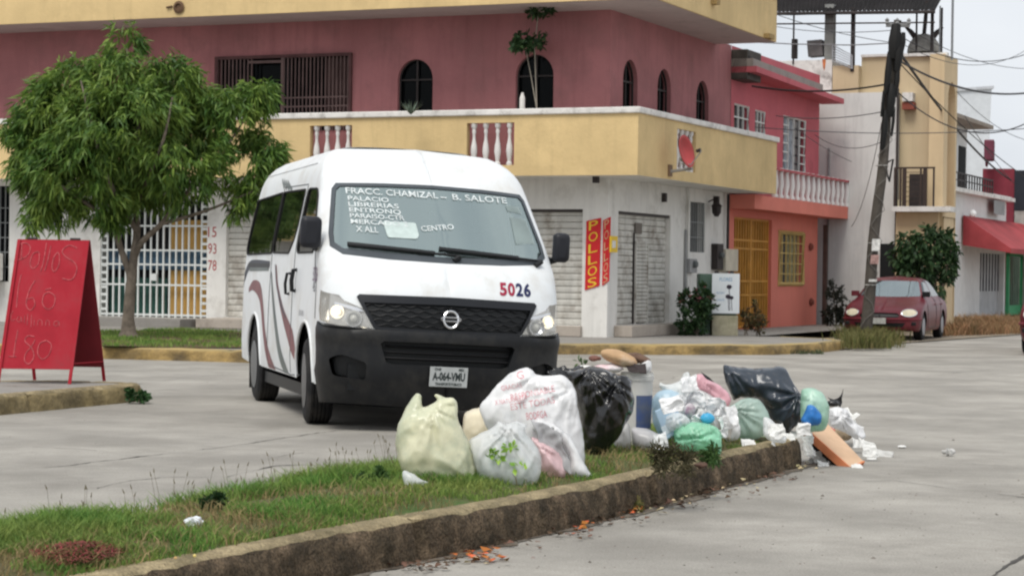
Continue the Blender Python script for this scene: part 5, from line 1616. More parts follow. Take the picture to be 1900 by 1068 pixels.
for i in range(5):
    z = .825+.037*i
    for side in (1, -1):
        ymax = .555+(z-.81)*.55
        P = [VH.P(VH.uy(y, z+.006*math.sin(y*55+i*math.pi)), z+.008*math.sin(y*55+i*math.pi), side, .0) for y in np.linspace(0.0, ymax, 40)]
        mb.tube(P, .0045, 4)
mb.build('mesh', mat('grille_mesh', (.008, .0085, .010), .5, spec=.3), GRL, smooth=True)
# emblem
mb = MB()
ec = VH.P(0, 1.025, 1, .03)+V((0, 0, 0)); pr = VH.P(VH.uy(.0, 1.03), 1.03, 1, .03)
def ep(y, z, o=.03): return VH.P(VH.uy(abs(y), .885+z), .885+z, 1 if y >= 0 else -1, o)
yo = .0
mb.tube([ep(yo+.056*math.cos(a), .060*math.sin(a)) for a in np.linspace(0, 2*math.pi, 29)[:-1]], .009, 6, closed=True)
for dz in (-.013, .013): mb.tube([ep(yo-.078, dz*.3, .034), ep(yo-.05, dz, .036), ep(yo+.05, dz, .036), ep(yo+.078, dz*.3, .034)], .0045, 5)
EMB = mb.build('emblem', M_CHR, GRL, smooth=True)
mb = MB(); mb.add([ep(yo-.065, -.008, .036), ep(yo+.065, -.008, .036), ep(yo+.065, .008, .036), ep(yo-.065, .008, .036)], [(0, 1, 2, 3)]); mb.build('plate', M_BLK, EMB)
# headlights
for side in (1, -1):
    bowl = hsheet(VH, LP, [], grid=.04, off=-.06, side=side)
    a = [VH.P(VH.U(s_), z, side, .0) for s_, z in LP]; b = [VH.P(VH.U(s_), z, side, -.062) for s_, z in LP]
    n = len(a); bowl.add(a+b, [(i, (i+1) % n, n+(i+1) % n, n+i) for i in range(n)])
    HLT = bowl.build('headlight', M_LAMPB, VAN)
    for (yy, zz, r, em) in ((.885, .915, .055, 1), (.75, .87, .062, 0)):
        u = VH.uy(yy, zz)
        c = VH.P(u, zz, side, -.02); q = VH.P(u, zz, side, -.07)
        ax = V((1, side*.15, 0)).normalized()
        mb = MB(); mb.lathe(q, [(r*.3, 0), (r*.7, .012), (r, .045), (r*1.05, .05), (r*.95, .05), (r*.55, .02), (r*.2, .012)], 20, ax=ax); mb.build('reflector', M_CHR, HLT, smooth=True)
        mb = MB(); mb.lathe(q+ax*.015, [(r*.5, 0), (r*.45, .02), (r*.2, .035), (.002, .04)], 14, ax=ax)
        mb.build('bulb', mat('bulb_lit', (.9, .8, .6), .3, emit=(1.0, .82, .52, 2.2 if side < 0 else 1.2), var=0) if em else mat('bulb_clear', (.5, .5, .45), .1, var=0), HLT, smooth=True)
    mb = MB(); P = [VH.P(VH.U(s_), z, side, -.03) for s_, z in LP[len(LP)//3:len(LP)//3+10]]
    mb = MB(); hsheet(VH, poly_front(VH, [(.66, .925), (.70, .95), (.88, .985), (.88, .965), (.72, .925)]), grid=.04, off=-.025, side=side, mb=mb); mb.build('trim', M_CHR, HLT)
    hsheet(VH, LP, [], grid=.03, off=.002, side=side).build('lens', M_LENS, HLT, smooth=True, sharp=0)
# wipers
for y0, y1, dz, tip in ((-.12, -.76, .02, 1), (.74, .06, 0, 0)):
    pass
def wp(y, z, o): return VH.P(VH.uy(abs(y), z), z, 1 if y >= 0 else -1, o)
def pxw(px, py):
    p = vpx(px, py, 0, -.42); return p.y, p.z
for a, b in (((648, 446), (846, 466)), ((812, 452), (1002, 474))):
    mb = MB()
    (ya, za), (yb, zb) = pxw(*a), pxw(*b)
    z_ = lambda t: wsB+.05+(.02*math.sin(t*3))
    pts = [wp(ya+(yb-ya)*t, (wsB+.055)+(wsB+.01-wsB-.055)*t, .022) for t in np.linspace(0, 1, 12)]
    mb.tube(pts, .011, 5)
    pts = [wp(ya+(yb-ya)*t, (wsB+.075)-.05*t, .012) for t in np.linspace(0, .78, 12)]
    mb.tube(pts, .013, 4)
    mb.tube([wp(yb, wsB-.0, .03), wp(yb-.05, wsB-.02, .01)], .022, 6)
    mb.build('wiper', M_BLK, WS)
# windscreen lettering (painted on the glass)
M_LET = mat('letter_white', (.62, .66, .66), .6, var=.2, vscale=18, transp=.12)
M_PALE = mat('letter_film', (.46, .54, .52), .6, var=.08, vscale=20)
def wtext(s, y, z, h, w, m=M_LET, shear=0, rot=0):
    global BOLD; BOLD = .012
    def fn(u, v):
        uu = u*math.cos(rot)-v*math.sin(rot); vv = u*math.sin(rot)+v*math.cos(rot)
        return wp(y+uu+shear*vv, z+vv, .005)
    text_mb(s, fn, h, w).build('lettering', m, WS); BOLD = 0.0
wtext('FRACC. CHAMIZAL', -.335, 1.866, .048, .73)
wtext('-', .075, 1.862, .05, .05); wtext('B. SALOTE', .385, 1.864, .048, .47)
for i, (s, w_) in enumerate((('PALACIO', .30), ('LIBRERIAS', .37), ('ENTRONQ', .38), ('PARAISO-CTR', .40), ('MERCADO 2', .42))):
    wtext(s, -.685+w_/2, 1.803-.047*i, .036, w_*1.05)
wtext('X ALL', -.58, 1.555, .045, .17)
wtext('CENTRO', -.02, 1.60, .04, .27, rot=.12)
mb = MB()
q = [(-.43, 1.50), (-.20, 1.50), (-.18, 1.53), (-.19, 1.63), (-.45, 1.63)]
vs, fs = sheet(rounded(q, .02), grid=.04); mb.add([wp(a, b, .003) for a, b in vs], fs); mb.build('sticker', M_PALE, WS)
for q in ([(.61, 1.775), (.74, 1.76), (.725, 1.82), (.60, 1.825)], [(.62, 1.505), (.80, 1.52), (.765, 1.72), (.62, 1.73)]):
    mb = MB(); vs, fs = sheet(q, grid=.04); mb.add([wp(a, b, .003) for a, b in vs], fs); mb.build('sticker', mat('film_grey', (.28, .34, .33), .4, transp=.35), WS)
# hood number, plate
BOLD = .035
for i, ch in enumerate('5026'):
    vtext(VH, ch, (.435+.068*i, 1.145), .092, .060, .004).build('lettering', mat('number_red', (.30, .02, .05), .5) if i < 2 else mat('number_navy', (.02, .025, .09), .5), BODY)
mb = MB()
pz = .455
pp = [wp(y, z, .05) for y, z in ((-.147, pz-.073), (.147, pz-.073), (.147, pz+.073), (-.147, pz+.073))]
mb.prism(pp, V((-.008, 0, 0))); PLT = mb.build('licence_plate', mat('plate_white', (.42, .44, .44), .6, var=.08, vscale=12), BUMP, bevel=.003)
M_PT = mat('plate_text', (.03, .04, .04), .7)
def pfn(cy, cz): return lambda u, v: pp[0]+(pp[1]-pp[0])*((cy+u)/.34)+(pp[3]-pp[0])*((cz+v)/.17)+V((.002, 0, 0))
text_mb('A-064-VMU', pfn(.17, .09), .065, .29).build('lettering', M_PT, PLT)
text_mb('CHIS', pfn(.07, .15), .02, .06).build('lettering', M_PT, PLT)
text_mb('MEX', pfn(.28, .15), .02, .05).build('lettering', M_PT, PLT)
text_mb('TRANSPORTE PUBLICO', pfn(.17, .025), .022, .24).build('lettering', M_PT, PLT)
BOLD = 0.0
# mirrors
for side, (x0, x1, y0, y1) in ((-1, (555, 598, 402, 459)), (1, (1024, 1058, 433, 486))):
    a = vpx(x0, y1, 0, -.62); b = vpx(x1, y0, 0, -.62)
    cy, cz = (a.y+b.y)/2, (a.z+b.z)/2; wy, wz = abs(b.y-a.y), abs(b.z-a.z)
    mb = MB(); mb.box((-.62, cy, cz), (.10, wy, wz)); mb.map(lean)
    mr = mb.build('mirror', mat('mirror_black', (.016, .017, .022), .45), VAN, smooth=True, sharp=60)
    m_ = mr.modifiers.new('bevel', 'BEVEL'); m_.width = .045; m_.segments = 4; m_.limit_method = 'NONE'
    mb = MB(); r_ = VH.raw(VH.ux(-.82, 1.40), 1.40, side)
    mb.tube([V((-.62, cy, cz-.08)), V((-.70, r_.y+side*.03, cz-wz*.45)), V((-.80, r_.y-side*.01, 1.40))], [.03, .028, .04], 6); mb.map(lean); mb.build('arm', M_BLK, mr)
    mb = MB(); mb.box((-.674, cy, cz), (.006, wy*.82, wz*.84)); mb.map(lean); mb.build('glass', M_CHR, mr)
# side graphics, from the photo onto the side plane
def ribbon(pts, ws_, col, name='stripe', side=-1):
    P = [vpx(x, y, 1, -.95) for x, y in pts]
    P2 = [V((p.x, p.z)) for p in P]
    # smooth (Catmull) path
    Q, W = [], []
    for i in range(len(P2)-1):
        p0, p1, p2, p3 = P2[max(i-1, 0)], P2[i], P2[i+1], P2[min(i+2, len(P2)-1)]
        for k in range(8):
            t = k/8
            Q.append(.5*((2*p1)+(-p0+p2)*t+(2*p0-5*p1+4*p2-p3)*t*t+(-p0+3*p1-3*p2+p3)*t**3)); W.append(ws_[i]+(ws_[i+1]-ws_[i])*t)
    Q.append(P2[-1]); W.append(ws_[-1]); W = [w_*.78 for w_ in W]
    L_, R_ = [], []
    for i, q in enumerate(Q):
        t = (Q[min(i+1, len(Q)-1)]-Q[max(i-1, 0)]).normalized(); n_ = V((-t.y, t.x))
        for lst, s_ in ((L_, 1), (R_, -1)):
            x, z = q.x+n_.x*W[i]*s_/2, max(Zb+.01, q.y+n_.y*W[i]*s_/2)
            lst.append(VH.P(VH.ux(x, z), z, side, .003))
    n = len(Q); mb = MB(); mb.add(L_+R_, [(i, i+1, n+i+1, n+i) for i in range(n-1)])
    mb.build(name, col, BODY, smooth=True, sharp=0)
M_BURG = mat('stripe_burgundy', (.20, .085, .09), .5, var=.1); M_GRY = mat('stripe_grey', (.14, .16, .155), .5, var=.1); M_NAV = mat('stripe_navy', (.05, .055, .07), .5)
ribbon([(462, 538), (470, 529), (481, 538), (486, 565), (490, 620), (496, 665), (506, 698)], [.05, .12, .18, .17, .15, .2, .16], M_BURG)
ribbon([(503, 505), (506, 545), (511, 600), (518, 655), (530, 700)], [.05, .10, .14, .16, .12], M_GRY)
ribbon([(512, 492), (515, 530), (525, 580), (540, 630), (546, 660)], [.04, .07, .12, .24, .10], M_BURG)
ribbon([(510, 490), (513, 525), (521, 562), (530, 590)], [.03, .05, .05, .02], M_NAV)
ribbon([(449, 535), (455, 510), (466, 490), (500, 489)], [.10, .12, .10, .06], M_NAV)
ribbon([(463, 499), (498, 498)], [.05, .05], M_GRY)
for k in range(4): ribbon([(500+k*4, 330+k*1), (509+k*5, 346+k*2)], [.005, .055], M_GRY)
p = vpx(585, 508, 1, -.95); vtext(VH, '5026', (p.x, p.z), .11, .22, .004, 'side', -1).build('lettering', mat('number_violet', (.12, .05, .12), .5), BODY)
p = vpx(583, 531, 1, -.95); vtext(VH, '45', (p.x, p.z), .08, .12, .004, 'side', -1).build('lettering', M_NAV, BODY)
p = vpx(559, 580, 1, -.95); vtext(VH, 'URVAN', (p.x, p.z), .05, .26, .004, 'side', -1).build('lettering', mat('letter_grey', (.3, .3, .32), .4), BODY)
# roof ridges
mb = MB()
for side in (1, -1):
    mb.tube([VH.P(VH.ux(x, 2.12), 2.12, side, .002) for x in np.linspace(-1.75, -4.7, 30)], .009, 4)
mb.build('roof_seam', M_VAN, BODY, smooth=True)
# cabin
def vb(mb, c, sz): 
    mb.box(c, sz); return mb
mb = MB(); mb.box((-.78, 0, 1.19), (.42, 1.66, .22)); mb.box((-.88, .38, 1.32), (.26, .42, .10)); mb.map(lean); mb.build('dashboard', M_LINER, VAN, bevel=.04)
mb = MB(); c = V((-1.08, .42, 1.33)); ax = V((-.8, 0, .6)).normalized(); x = V((0, 1, 0)); y = ax.cross(x)
mb.tube([lean(c+x*.19*math.cos(a)+y*.19*math.sin(a)) for a in np.linspace(0, 6.283, 25)[:-1]], .014, 6, closed=True); mb.tube([lean(c-x*.18), lean(c), lean(c+x*.18)], .012, 4); mb.build('steering_wheel', M_BLK, VAN)
for r_, (xs_, ys_) in enumerate((( -1.55, (.42, -.15, -.55)), (-2.5, (.5, 0, -.5)), (-3.4, (.5, 0, -.5)), (-4.3, (.5, 0, -.5)))):
    for yy in ys_:
        mb = MB(); mb.box((xs_, yy, .95), (.46, .44, .16)); mb.box((xs_-.22, yy, 1.30), (.12, .44, .66)); mb.box((xs_-.23, yy, 1.70), (.08, .24, .16)); mb.map(lean)
        mb.build('seat', M_SEAT, VAN, bevel=.04)
mb = MB(); mb.box((-2.9, 0, .72), (4.1, 1.74, .06)); mb.map(lean); mb.build('cabin_floor', M_LINER, VAN)
mb = MB(); mb.box((-.93, 0, 1.83), (.02, .24, .07)); mb.map(lean); mb.build('inner_mirror', M_BLK, VAN, bevel=.01)
mb = MB(); 
for s_ in (1, -1): mb.box((-5.11, s_*.8, 1.3), (.06, .14, .7))
mb.map(lean); mb.build('tail_light', mat('tail_red', (.4, .02, .02), .3), VAN, bevel=.02)
VAN.location = VORG; VAN.rotation_euler = (0, 0, VROT); VAN.scale = (VS, VS, VS)

# ------------------------------------------------------------------ RED CAR
CH = Hull(
    xf=[(.17, -.10), (.25, -.03), (.40, 0), (.52, -.01), (.60, -.06), (.68, -.18), (.75, -.38), (.82, -.66), (.88, -.95), (.93, -1.12), (1.0, -1.26), (1.2, -1.62), (1.30, -1.82), (1.36, -2.0), (1.40, -2.3)],
    xr=[(.17, -4.36), (.3, -4.4), (.6, -4.42), (.75, -4.38), (.86, -4.25), (.91, -4.0), (.95, -3.78), (1.1, -3.52), (1.25, -3.28), (1.35, -3.02), (1.40, -2.7)],
    hw=[(.17, .78), (.3, .84), (.55, .86), (.75, .85), (.86, .82), (.93, .755), (1.0, .73), (1.2, .64), (1.30, .58), (1.36, .50), (1.40, .36)],
    df=[(.17, .5), (.6, .55), (.9, .5), (1.0, .35), (1.4, .3)], dr=[(.17, .35), (.9, .4), (1.0, .3), (1.4, .3)], n=2.2, nr=2.6)
mk(CH, 3.0)
CAR = thing('parked_car', 'faded red saloon car with round headlights parked on the verge behind the utility pole', 'car', (0, 0, 0))
M_CAR = mat('car_red', (.11, .011, .019), .42, var=.15, vscale=1.2, coat=.12, dirt=(.16, .035, .04), dscale=1.2, damt=.3)
CS = CH.S(3)
cws = [(0, .945), (.45, .95), (.66, .965), (.665, 1.0), (.545, 1.27), (.5, 1.295), (0, 1.305)]
cw1 = rounded([(-1.42, .965), (-1.95, 1.27), (-2.38, 1.325), (-2.45, .955)], .04)
cw2 = rounded([(-2.52, .955), (-2.47, 1.325), (-2.9, 1.29), (-3.42, 1.02), (-3.40, .965)], .04)
crw = [(0, .98), (.45, .98), (.60, 1.0), (.5, 1.27), (0, 1.29)]
def pf(h, pts): return [(h.S(h.uy(y, z)), z) for y, z in densify(pts, .04)]
cwP = pf(CH, cws)
head = [(CH.S(CH.uy(.62+.15*math.cos(a), .60)), .60+.075*math.sin(a)) for a in np.linspace(0, 6.283, 20)[:-1]]
cgr = [(0, .50), (.40, .505), (.44, .55), (.38, .60), (0, .605)]
cgP = pf(CH, cgr)
cbo = MB()
for side in (1, -1):
    wc = open_chain(cwP); gc = open_chain(cgP)
    o = [(0, .605), (0, .945)]+wc+[(0, 1.305), (0, 1.40), (CS, 1.40), (CS, .20)]
    ars = []
    for cx in (-3.50, -.86):
        ars.append([(CH.S(CH.ux(x, z)), z) for x, z in [(cx-.345, .20)]+[p for p in reversed(circ(cx, .31, .345, -15, 195, 20)) if p[1] > .205]+[(cx+.345, .20)]])
    o += ars[0]+ars[1]+[(0, .20), (0, .50)]+gc
    hsheet(CH, o, [poly_side(CH, cw1), poly_side(CH, cw2), head], grid=.06, side=side, mb=cbo)
top = [CH.P(u, 1.40, 1) for u in np.linspace(0, 3, 40)]+[CH.P(u, 1.40, -1) for u in np.linspace(3, 0, 40)[1:-1]]
cen = sum(top, V((0, 0, 0)))/len(top)+V((0, 0, .01)); cbo.add(top+[cen], [(i, (i+1) % len(top), len(top)) for i in range(len(top))])
CB_ = cbo.build('body', M_CAR, CAR, smooth=True, sharp=0, weld=True)
mb = MB()
for side in (1, -1): hsheet(CH, [(0, .945)]+open_chain(cwP)+[(0, 1.305)], grid=.08, off=.003, side=side, mb=mb)
cw_ = mb.build('windscreen', glass_mat('car_glass', (.30, .36, .36), .5, refl=.45, body=(.10, .12, .125), rmin=.3, gcol=(.85, .97, 1)), CAR, smooth=True, sharp=0)
for pw_ in (cw1, cw2):
    for side in (1, -1): hsheet(CH, poly_side(CH, pw_), grid=.08, off=.003, side=side).build('side_window', glass_mat('car_side_glass', (.2, .22, .22), .4, refl=.35, body=(.03, .04, .045)), CAR, smooth=True, sharp=0)
for side in (1, -1):
    hb = hsheet(CH, head, grid=.05, off=.012, side=side)
    hl = hb.build('headlight', mat('lamp_yellowed', (.62, .56, .42), .25, var=.1, vscale=10), CAR, smooth=True, sharp=0)
    mb = MB(); mb.tube([CH.P(CH.U(a), b, side, .01) for a, b in head], .012, 5, closed=True); mb.build('trim', M_CHR, hl)
    mb = MB(); q = CH.P(CH.uy(.70, .37), .37, side, .0); mb.box(q+V((.0, 0, 0)), (.04, .16, .07)); mb.build('fog_light', M_BLK, CAR, bevel=.01)
    mb = MB(); q = CH.raw(CH.ux(-1.45, .98), .98, side); mb.box(q+V((.03, side*.10, .03)), (.09, .17, .12)); mb.tube([q, q+V((.02, side*.06, .02))], .02, 5); mb.build('mirror', M_CAR if side < 0 else M_BLK, CAR, bevel=.03)
    for pl in ([(-1.30, .86), (-1.34, .4), (-1.5, .26)], [(-2.48, .95), (-2.50, .28)], [(-3.35, .95), (-3.1, .6), (-3.12, .35)], [(-1.5, .27), (-3.1, .27)]):
        mb = MB(); mb.tube([CH.P(CH.ux(x, z), z, side, .001) for x, z in densify(pl, .1, False)], .006, 4); mb.build('door_seam', M_BLK, CB_)
    for xx in (-2.25, -3.15):
        mb = MB(); mb.tube([CH.P(CH.ux(x, .78), .78, side, .02) for x in (xx, xx-.1, xx-.18)], .015, 5); mb.build('handle', M_CAR, CB_)
    mb = MB(); q = CH.P(CH.ux(-4.30, .75), .75, side, .0); mb.box(q, (.2, .1, .16)); mb.build('tail_light', MATS['tail_red'], CAR, bevel=.03)
mb = MB()
for side in (1, -1): hsheet(CH, [(0, .50)]+open_chain(cgP)+[(0, .605)], grid=.06, off=-.03, side=side, mb=mb)
mb.build('grille', M_BLK, CAR)
mb = MB()
for side in (1, -1): hsheet(CH, pf(CH, [(0, .29), (.5, .30), (.56, .39), (0, .385)]), grid=.06, off=.004, side=side, mb=mb)
mb.build('intake', M_BLK, CAR)
mb = MB()
for side in (1, -1):
    us = np.linspace(0, CH.ux(-.45, .47), 30); mb.tube([CH.P(u, .465, side, .012) for u in us], .02, 5)
mb.build('bumper_strip', mat('car_trim', (.16, .02, .03), .5), CB_, smooth=True)
mb = MB(); mb.box((.035, 0, .43), (.012, .32, .13)); mb.build('licence_plate', mat('plate_dull', (.45, .45, .42), .6, var=.25, vscale=20), CAR)
mb = MB(); mb.box((-2.2, 0, .30), (3.9, 1.3, .2)); mb.box((-2.2, 0, .6), (2.2, 1.5, .5)); mb.build('underbody', M_BLK, CAR)
mb = MB()
for side in (1, -1):
    for cx in (-3.50, -.86):
        n = 16; vs = []
        for k in range(n+1):
            for yy in (.80, .5): vs.append(V((cx+.35*math.cos(math.pi*k/n), side*yy, .31+.35*math.sin(math.pi*k/n))))
        mb.add(vs, [(2*k, 2*k+2, 2*k+3, 2*k+1) for k in range(n)]); mb.add([vs[2*k+1] for k in range(n+1)], [tuple(range(n+1))])
mb.build('wheel_arch', M_BLK, CAR)
for cx in (-3.50, -.86):
    for s_ in (-1, 1): wheel(CAR, (cx, s_*.74, .30), .30, .19, s_, mat('hubcap', (.3, .3, .32), .4, metal=.5), M_TYRE)
for xx in (-2.0, -2.9):
    for yy in (-.35, .35):
        mb = MB(); mb.box((xx-.1, yy, 1.0), (.12, .42, .4)); mb.box((xx-.11, yy, 1.24), (.07, .2, .1)); mb.build('seat', M_SEAT, CAR, bevel=.03)
cfd = V((-.399, -.917, 0)).normalized(); cfd = (Matrix.Rotation(R(3.5), 3, 'Z')@cfd)
cl = V((-cfd.y, cfd.x, 0))
FWc = on_z(1710, 631, .02)      # front wheel seen at the kerb side (image right): car left side
CAR.location = FWc+cfd*.81-cl*.75; CAR.location.z = .02
CAR0 = CAR
CAR.scale = (.94, .94, .94); CAR.rotation_euler = (0, 0, math.atan2(cfd.y, cfd.x))

# red vehicle just entering the frame at the right
C2 = copy_tree(CAR)
tag(C2, 'red vehicle whose side just enters the frame at the far right edge', 'car')
q_ = at_y(1886, 560, 37.0)
C2.rotation_euler = (0, 0, math.atan2(cfd.y, cfd.x)); C2.scale = (1, 1, 1.16)
C2.location = V((q_.x, 37.0, 0))+cl*(.86)-cfd*.0
# ================================================================== SANDWICH BOARD
M_ABR = mat('board_red', (.37, .012, .026), .7, var=.12, vscale=3, dirt=(.30, .03, .04), dscale=3, damt=.4)
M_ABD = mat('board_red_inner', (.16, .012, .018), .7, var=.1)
zt_ = .168
fl = on_z(3, 708, zt_); fr_ = on_z(124, 714, zt_); br = on_z(196, 711, zt_)
yy0 = (fl.y+fr_.y)/2
tl = at_y(33, 445, yy0+.28); tr = at_y(166, 445, yy0+.28)
fl = V((fl.x, yy0, zt_)); fr_ = V((fr_.x, yy0, zt_))
tl.z = tr.z = (tl.z+tr.z)/2
bw_ = tr-tl
br = at_y(196, 690, yy0+.62); br = V((br.x, yy0+.62, zt_)); bl = br-(fr_-fl)
SB = thing('sandwich_board', 'red folding pavement sign with chalked poultry prices on the left median', 'sign', fl)
def lerp(a, b, t): return a+(b-a)*t
def face(a, b, c, d, t0, th, nrm):   # a,b feet, c,d top
    p = [lerp(a, d, t0), lerp(b, c, t0), c, d]
    mb = MB(); mb.prism(p, nrm*th); return mb
n1 = (fr_-fl).cross(tl-fl).normalized()
face(fl, fr_, tr, tl, .10, -.012, n1).build('front_panel', M_ABR, SB)
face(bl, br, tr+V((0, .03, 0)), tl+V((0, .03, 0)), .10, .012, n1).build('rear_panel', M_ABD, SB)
for a, b in ((fl, tl), (fr_, tr), (bl, tl+V((0, .03, 0))), (br, tr+V((0, .03, 0)))):
    mb = MB(); sx = .016 if a in (fl, bl) else -.016
    mb.obox(a+V((0 if sx > 0 else -.03, -.018 if a.y < yy0+.1 else .0, 0)), (.03, 0, 0), (0, .02, 0), b-a); mb.build('leg', M_ABR, SB)
for k in (.2, .8):
    mb = MB(); c = lerp(tl, tr, k)+V((0, .01, .008)); mb.tube([c-V((.05, 0, 0)), c+V((.05, 0, 0))], .014, 6); mb.build('hinge', M_IRONB, SB)
mb = MB(); mb.tube([lerp(fr_, tr, .14)+V((0, .01, 0)), lerp(br, tr, .14)], .006, 4); mb.build('stay', M_ABR, SB)
M_CHALK = mat('chalk', (.47, .11, .12), .9, var=.35, vscale=30)
def stroke(mb, pts, r=.005):
    # pts in image pixels of the board zoom -> board plane
    P = [on_plane(x, y, fl-n1*(-.002), n1) for x, y in pts]
    Q = []
    for i in range(len(P)-1):
        p0, p1, p2, p3 = P[max(i-1, 0)], P[i], P[i+1], P[min(i+2, len(P)-1)]
        for k in range(4):
            t = k/4; Q.append(.5*((2*p1)+(-p0+p2)*t+(2*p0-5*p1+4*p2-p3)*t*t+(-p0+3*p1-3*p2+p3)*t**3))
    Q.append(P[-1])
    mb.tube(Q, r*.5, 4)
def zb(pts): return [(x/3.682, 430+y/3.682) for x, y in pts]
def word(lst, name='lettering', r=.010):
    mb = MB()
    for p in lst: stroke(mb, zb(p), r)
    mb.build(name, M_CHALK, SB)
word([[(150, 80), (145, 190)], [(120, 90), (170, 75), (205, 100), (195, 150), (150, 185), (115, 190)], [(262, 135), (225, 150), (205, 215), (225, 250), (262, 215), (268, 150), (262, 135)],
      [(318, 75), (300, 190), (278, 270)], [(348, 95), (325, 200), (305, 265)], [(395, 140), (370, 170), (355, 240), (372, 270), (402, 225), (405, 160), (395, 140)], [(525, 110), (470, 92), (425, 130), (450, 170), (510, 210), (525, 260), (490, 325), (425, 318)]])
word([[(145, 290), (125, 380), (112, 515)], [(240, 330), (200, 400), (178, 490), (205, 535), (238, 500), (225, 450), (190, 460)], [(335, 410), (300, 430), (290, 490), (325, 528), (365, 505), (375, 440), (335, 410)], [(310, 395), (350, 385)]])
word([[(90, 540), (75, 570), (80, 605), (105, 595)], [(130, 575), (115, 600), (135, 615), (145, 580), (150, 615)], [(170, 570), (165, 620)], [(190, 560), (185, 635)], [(215, 565), (212, 650)], [(235, 600), (232, 640)], [(255, 640), (262, 605), (285, 605), (288, 640)], [(310, 640), (318, 605), (335, 610), (338, 640)], [(400, 610), (375, 612), (368, 635), (392, 640), (402, 610), (405, 640)]], r=.007)
word([[(122, 670), (105, 760), (92, 850)], [(60, 850), (112, 852)], [(235, 715), (190, 710), (170, 745), (215, 790), (232, 850), (200, 900), (168, 880), (175, 830), (215, 780), (240, 735)], [(315, 740), (270, 765), (258, 830), (290, 868), (335, 835), (350, 770), (315, 740)]])

# ================================================================== FOLIAGE
def rvec(rnd): 
    while 1:
        p = V((rnd.uniform(-1, 1), rnd.uniform(-1, 1), rnd.uniform(-1, 1)))
        if 0.01 < p.length < 1: return p
def leafmesh(name, mat_, parent, tips, n, ln, wd, droop, seed, spread=.12, tagl=None, outw=None):
    """tips: list of (pos, outward dir). Each tip carries n lance leaves"""
    rnd = random.Random(seed); vs, fs = [], []
    for p, od in tips:
        for i in range(n):
            d = (rvec(rnd)*.8+od*.7+V((0, 0, -droop*rnd.uniform(.4, 1.2)))).normalized()
            b = p+rvec(rnd)*spread
            l = ln*rnd.uniform(.6, 1.25); w_ = wd*rnd.uniform(.7, 1.2)
            s_ = d.cross(rvec(rnd)).normalized()*w_*.5
            m = b+d*l*.45; t = b+d*l+V((0, 0, -l*.28*droop))
            k = len(vs)
            vs += [b, m+s_, m-s_, t]
            fs += [(k, k+1, k+2), (k+2, k+1, k+3)]
    mb = MB(); mb.v = vs; mb.f = fs
    return mb.build(name, mat_, parent, tagl=tagl)
M_LEAF = mat('tree_leaf', (.062, .140, .024), .5, col2=(.165, .26, .05), vscale=1.6, island=.4, transl=.3, spec=.3)
M_BARK = mat('bark', (.17, .14, .11), .95, var=.3, vscale=6, bump=.02, bscale=20, streak=.3)
TB = on_z(238, 628, .17)
TY = TB.y
TR = thing('street_tree', 'bushy green tree with drooping narrow leaves in the planting strip left of the van', 'tree', TB)
def T(px, py, dy=0.0):
    return at_y(px, py, TY+dy)
tr_ = MB()
def limb(pts, r):
    P = [T(*p) for p in pts]; Q = []
    for i in range(len(P)-1):
        p0, p1, p2, p3 = P[max(i-1, 0)], P[i], P[i+1], P[min(i+2, len(P)-1)]
        for k in range(4):
            t = k/4; Q.append(.5*((2*p1)+(-p0+p2)*t+(2*p0-5*p1+4*p2-p3)*t*t+(-p0+3*p1-3*p2+p3)*t**3))
    Q.append(P[-1]); n = len(Q)
    tr_.tube(Q, [r[0]+(r[1]-r[0])*i/(n-1) for i in range(n)], 9)
b0_ = [TB+V((0, 0, -.1)), TB+V((0, 0, .12)), T(238, 590), T(241, 555), T(243, 525)]
tr_.tube(b0_, [.24, .125, .095, .09, .085], 12)
limb([(243, 530), (240, 505), (222, 455), (215, 415), (195, 350, .2), (150, 270, .3)], (.07, .018))
limb([(243, 530), (248, 480), (254, 430), (252, 380), (262, 300, -.1), (250, 180, -.1), (235, 90, 0)], (.08, .013))
limb([(248, 480), (262, 450, -.1), (300, 415, -.2), (335, 370, -.3), (400, 300, -.3), (455, 220, -.2)], (.06, .015))
limb([(300, 415, -.2), (370, 395, -.3), (430, 372, -.4), (480, 350, -.4)], (.035, .01))
limb([(252, 380), (330, 320, .4), (370, 240, .6), (380, 170, .7)], (.045, .012))
limb([(215, 415), (150, 370, -.3), (90, 330, -.4), (50, 290, -.4)], (.04, .012))
limb([(254, 430), (200, 330, -.6), (170, 230, -.8), (150, 150, -.6)], (.045, .012))
limb([(252, 380), (300, 270, -.9), (320, 180, -.9)], (.04, .012))
tr_.build('trunk', M_BARK, TR, smooth=True)
# crown lobes: px, py, rx, ry (pixels), dy
lobes = [(232, 85, 30, 38, 0), (225, 150, 75, 55, -.2), (150, 170, 80, 60, 0), (310, 165, 75, 60, -.1), (100, 220, 75, 65, -.1), (370, 220, 75, 60, 0), (230, 230, 110, 75, -.6),
         (75, 290, 62, 60, 0), (440, 215, 50, 48, -.2), (480, 180, 32, 26, -.2), (460, 290, 58, 60, -.1), (330, 290, 95, 70, -.5), (150, 300, 90, 70, -.5), (70, 355, 45, 50, -.2), (470, 350, 38, 48, -.1),
         (180, 370, 62, 36, -.3), (360, 350, 70, 40, -.3), (110, 380, 42, 38, -.2), (230, 300, 90, 70, .5), (440, 385, 22, 26, -.2), (60, 400, 18, 30, -.1), (280, 370, 55, 26, -.2), (310, 210, 110, 80, .7), (140, 240, 100, 80, .7), (495, 270, 28, 35, 0), (25, 270, 22, 40, 0), (205, 405, 20, 18, -.2)]
rnd = random.Random(77); tips = []
k_ = TY/FOC
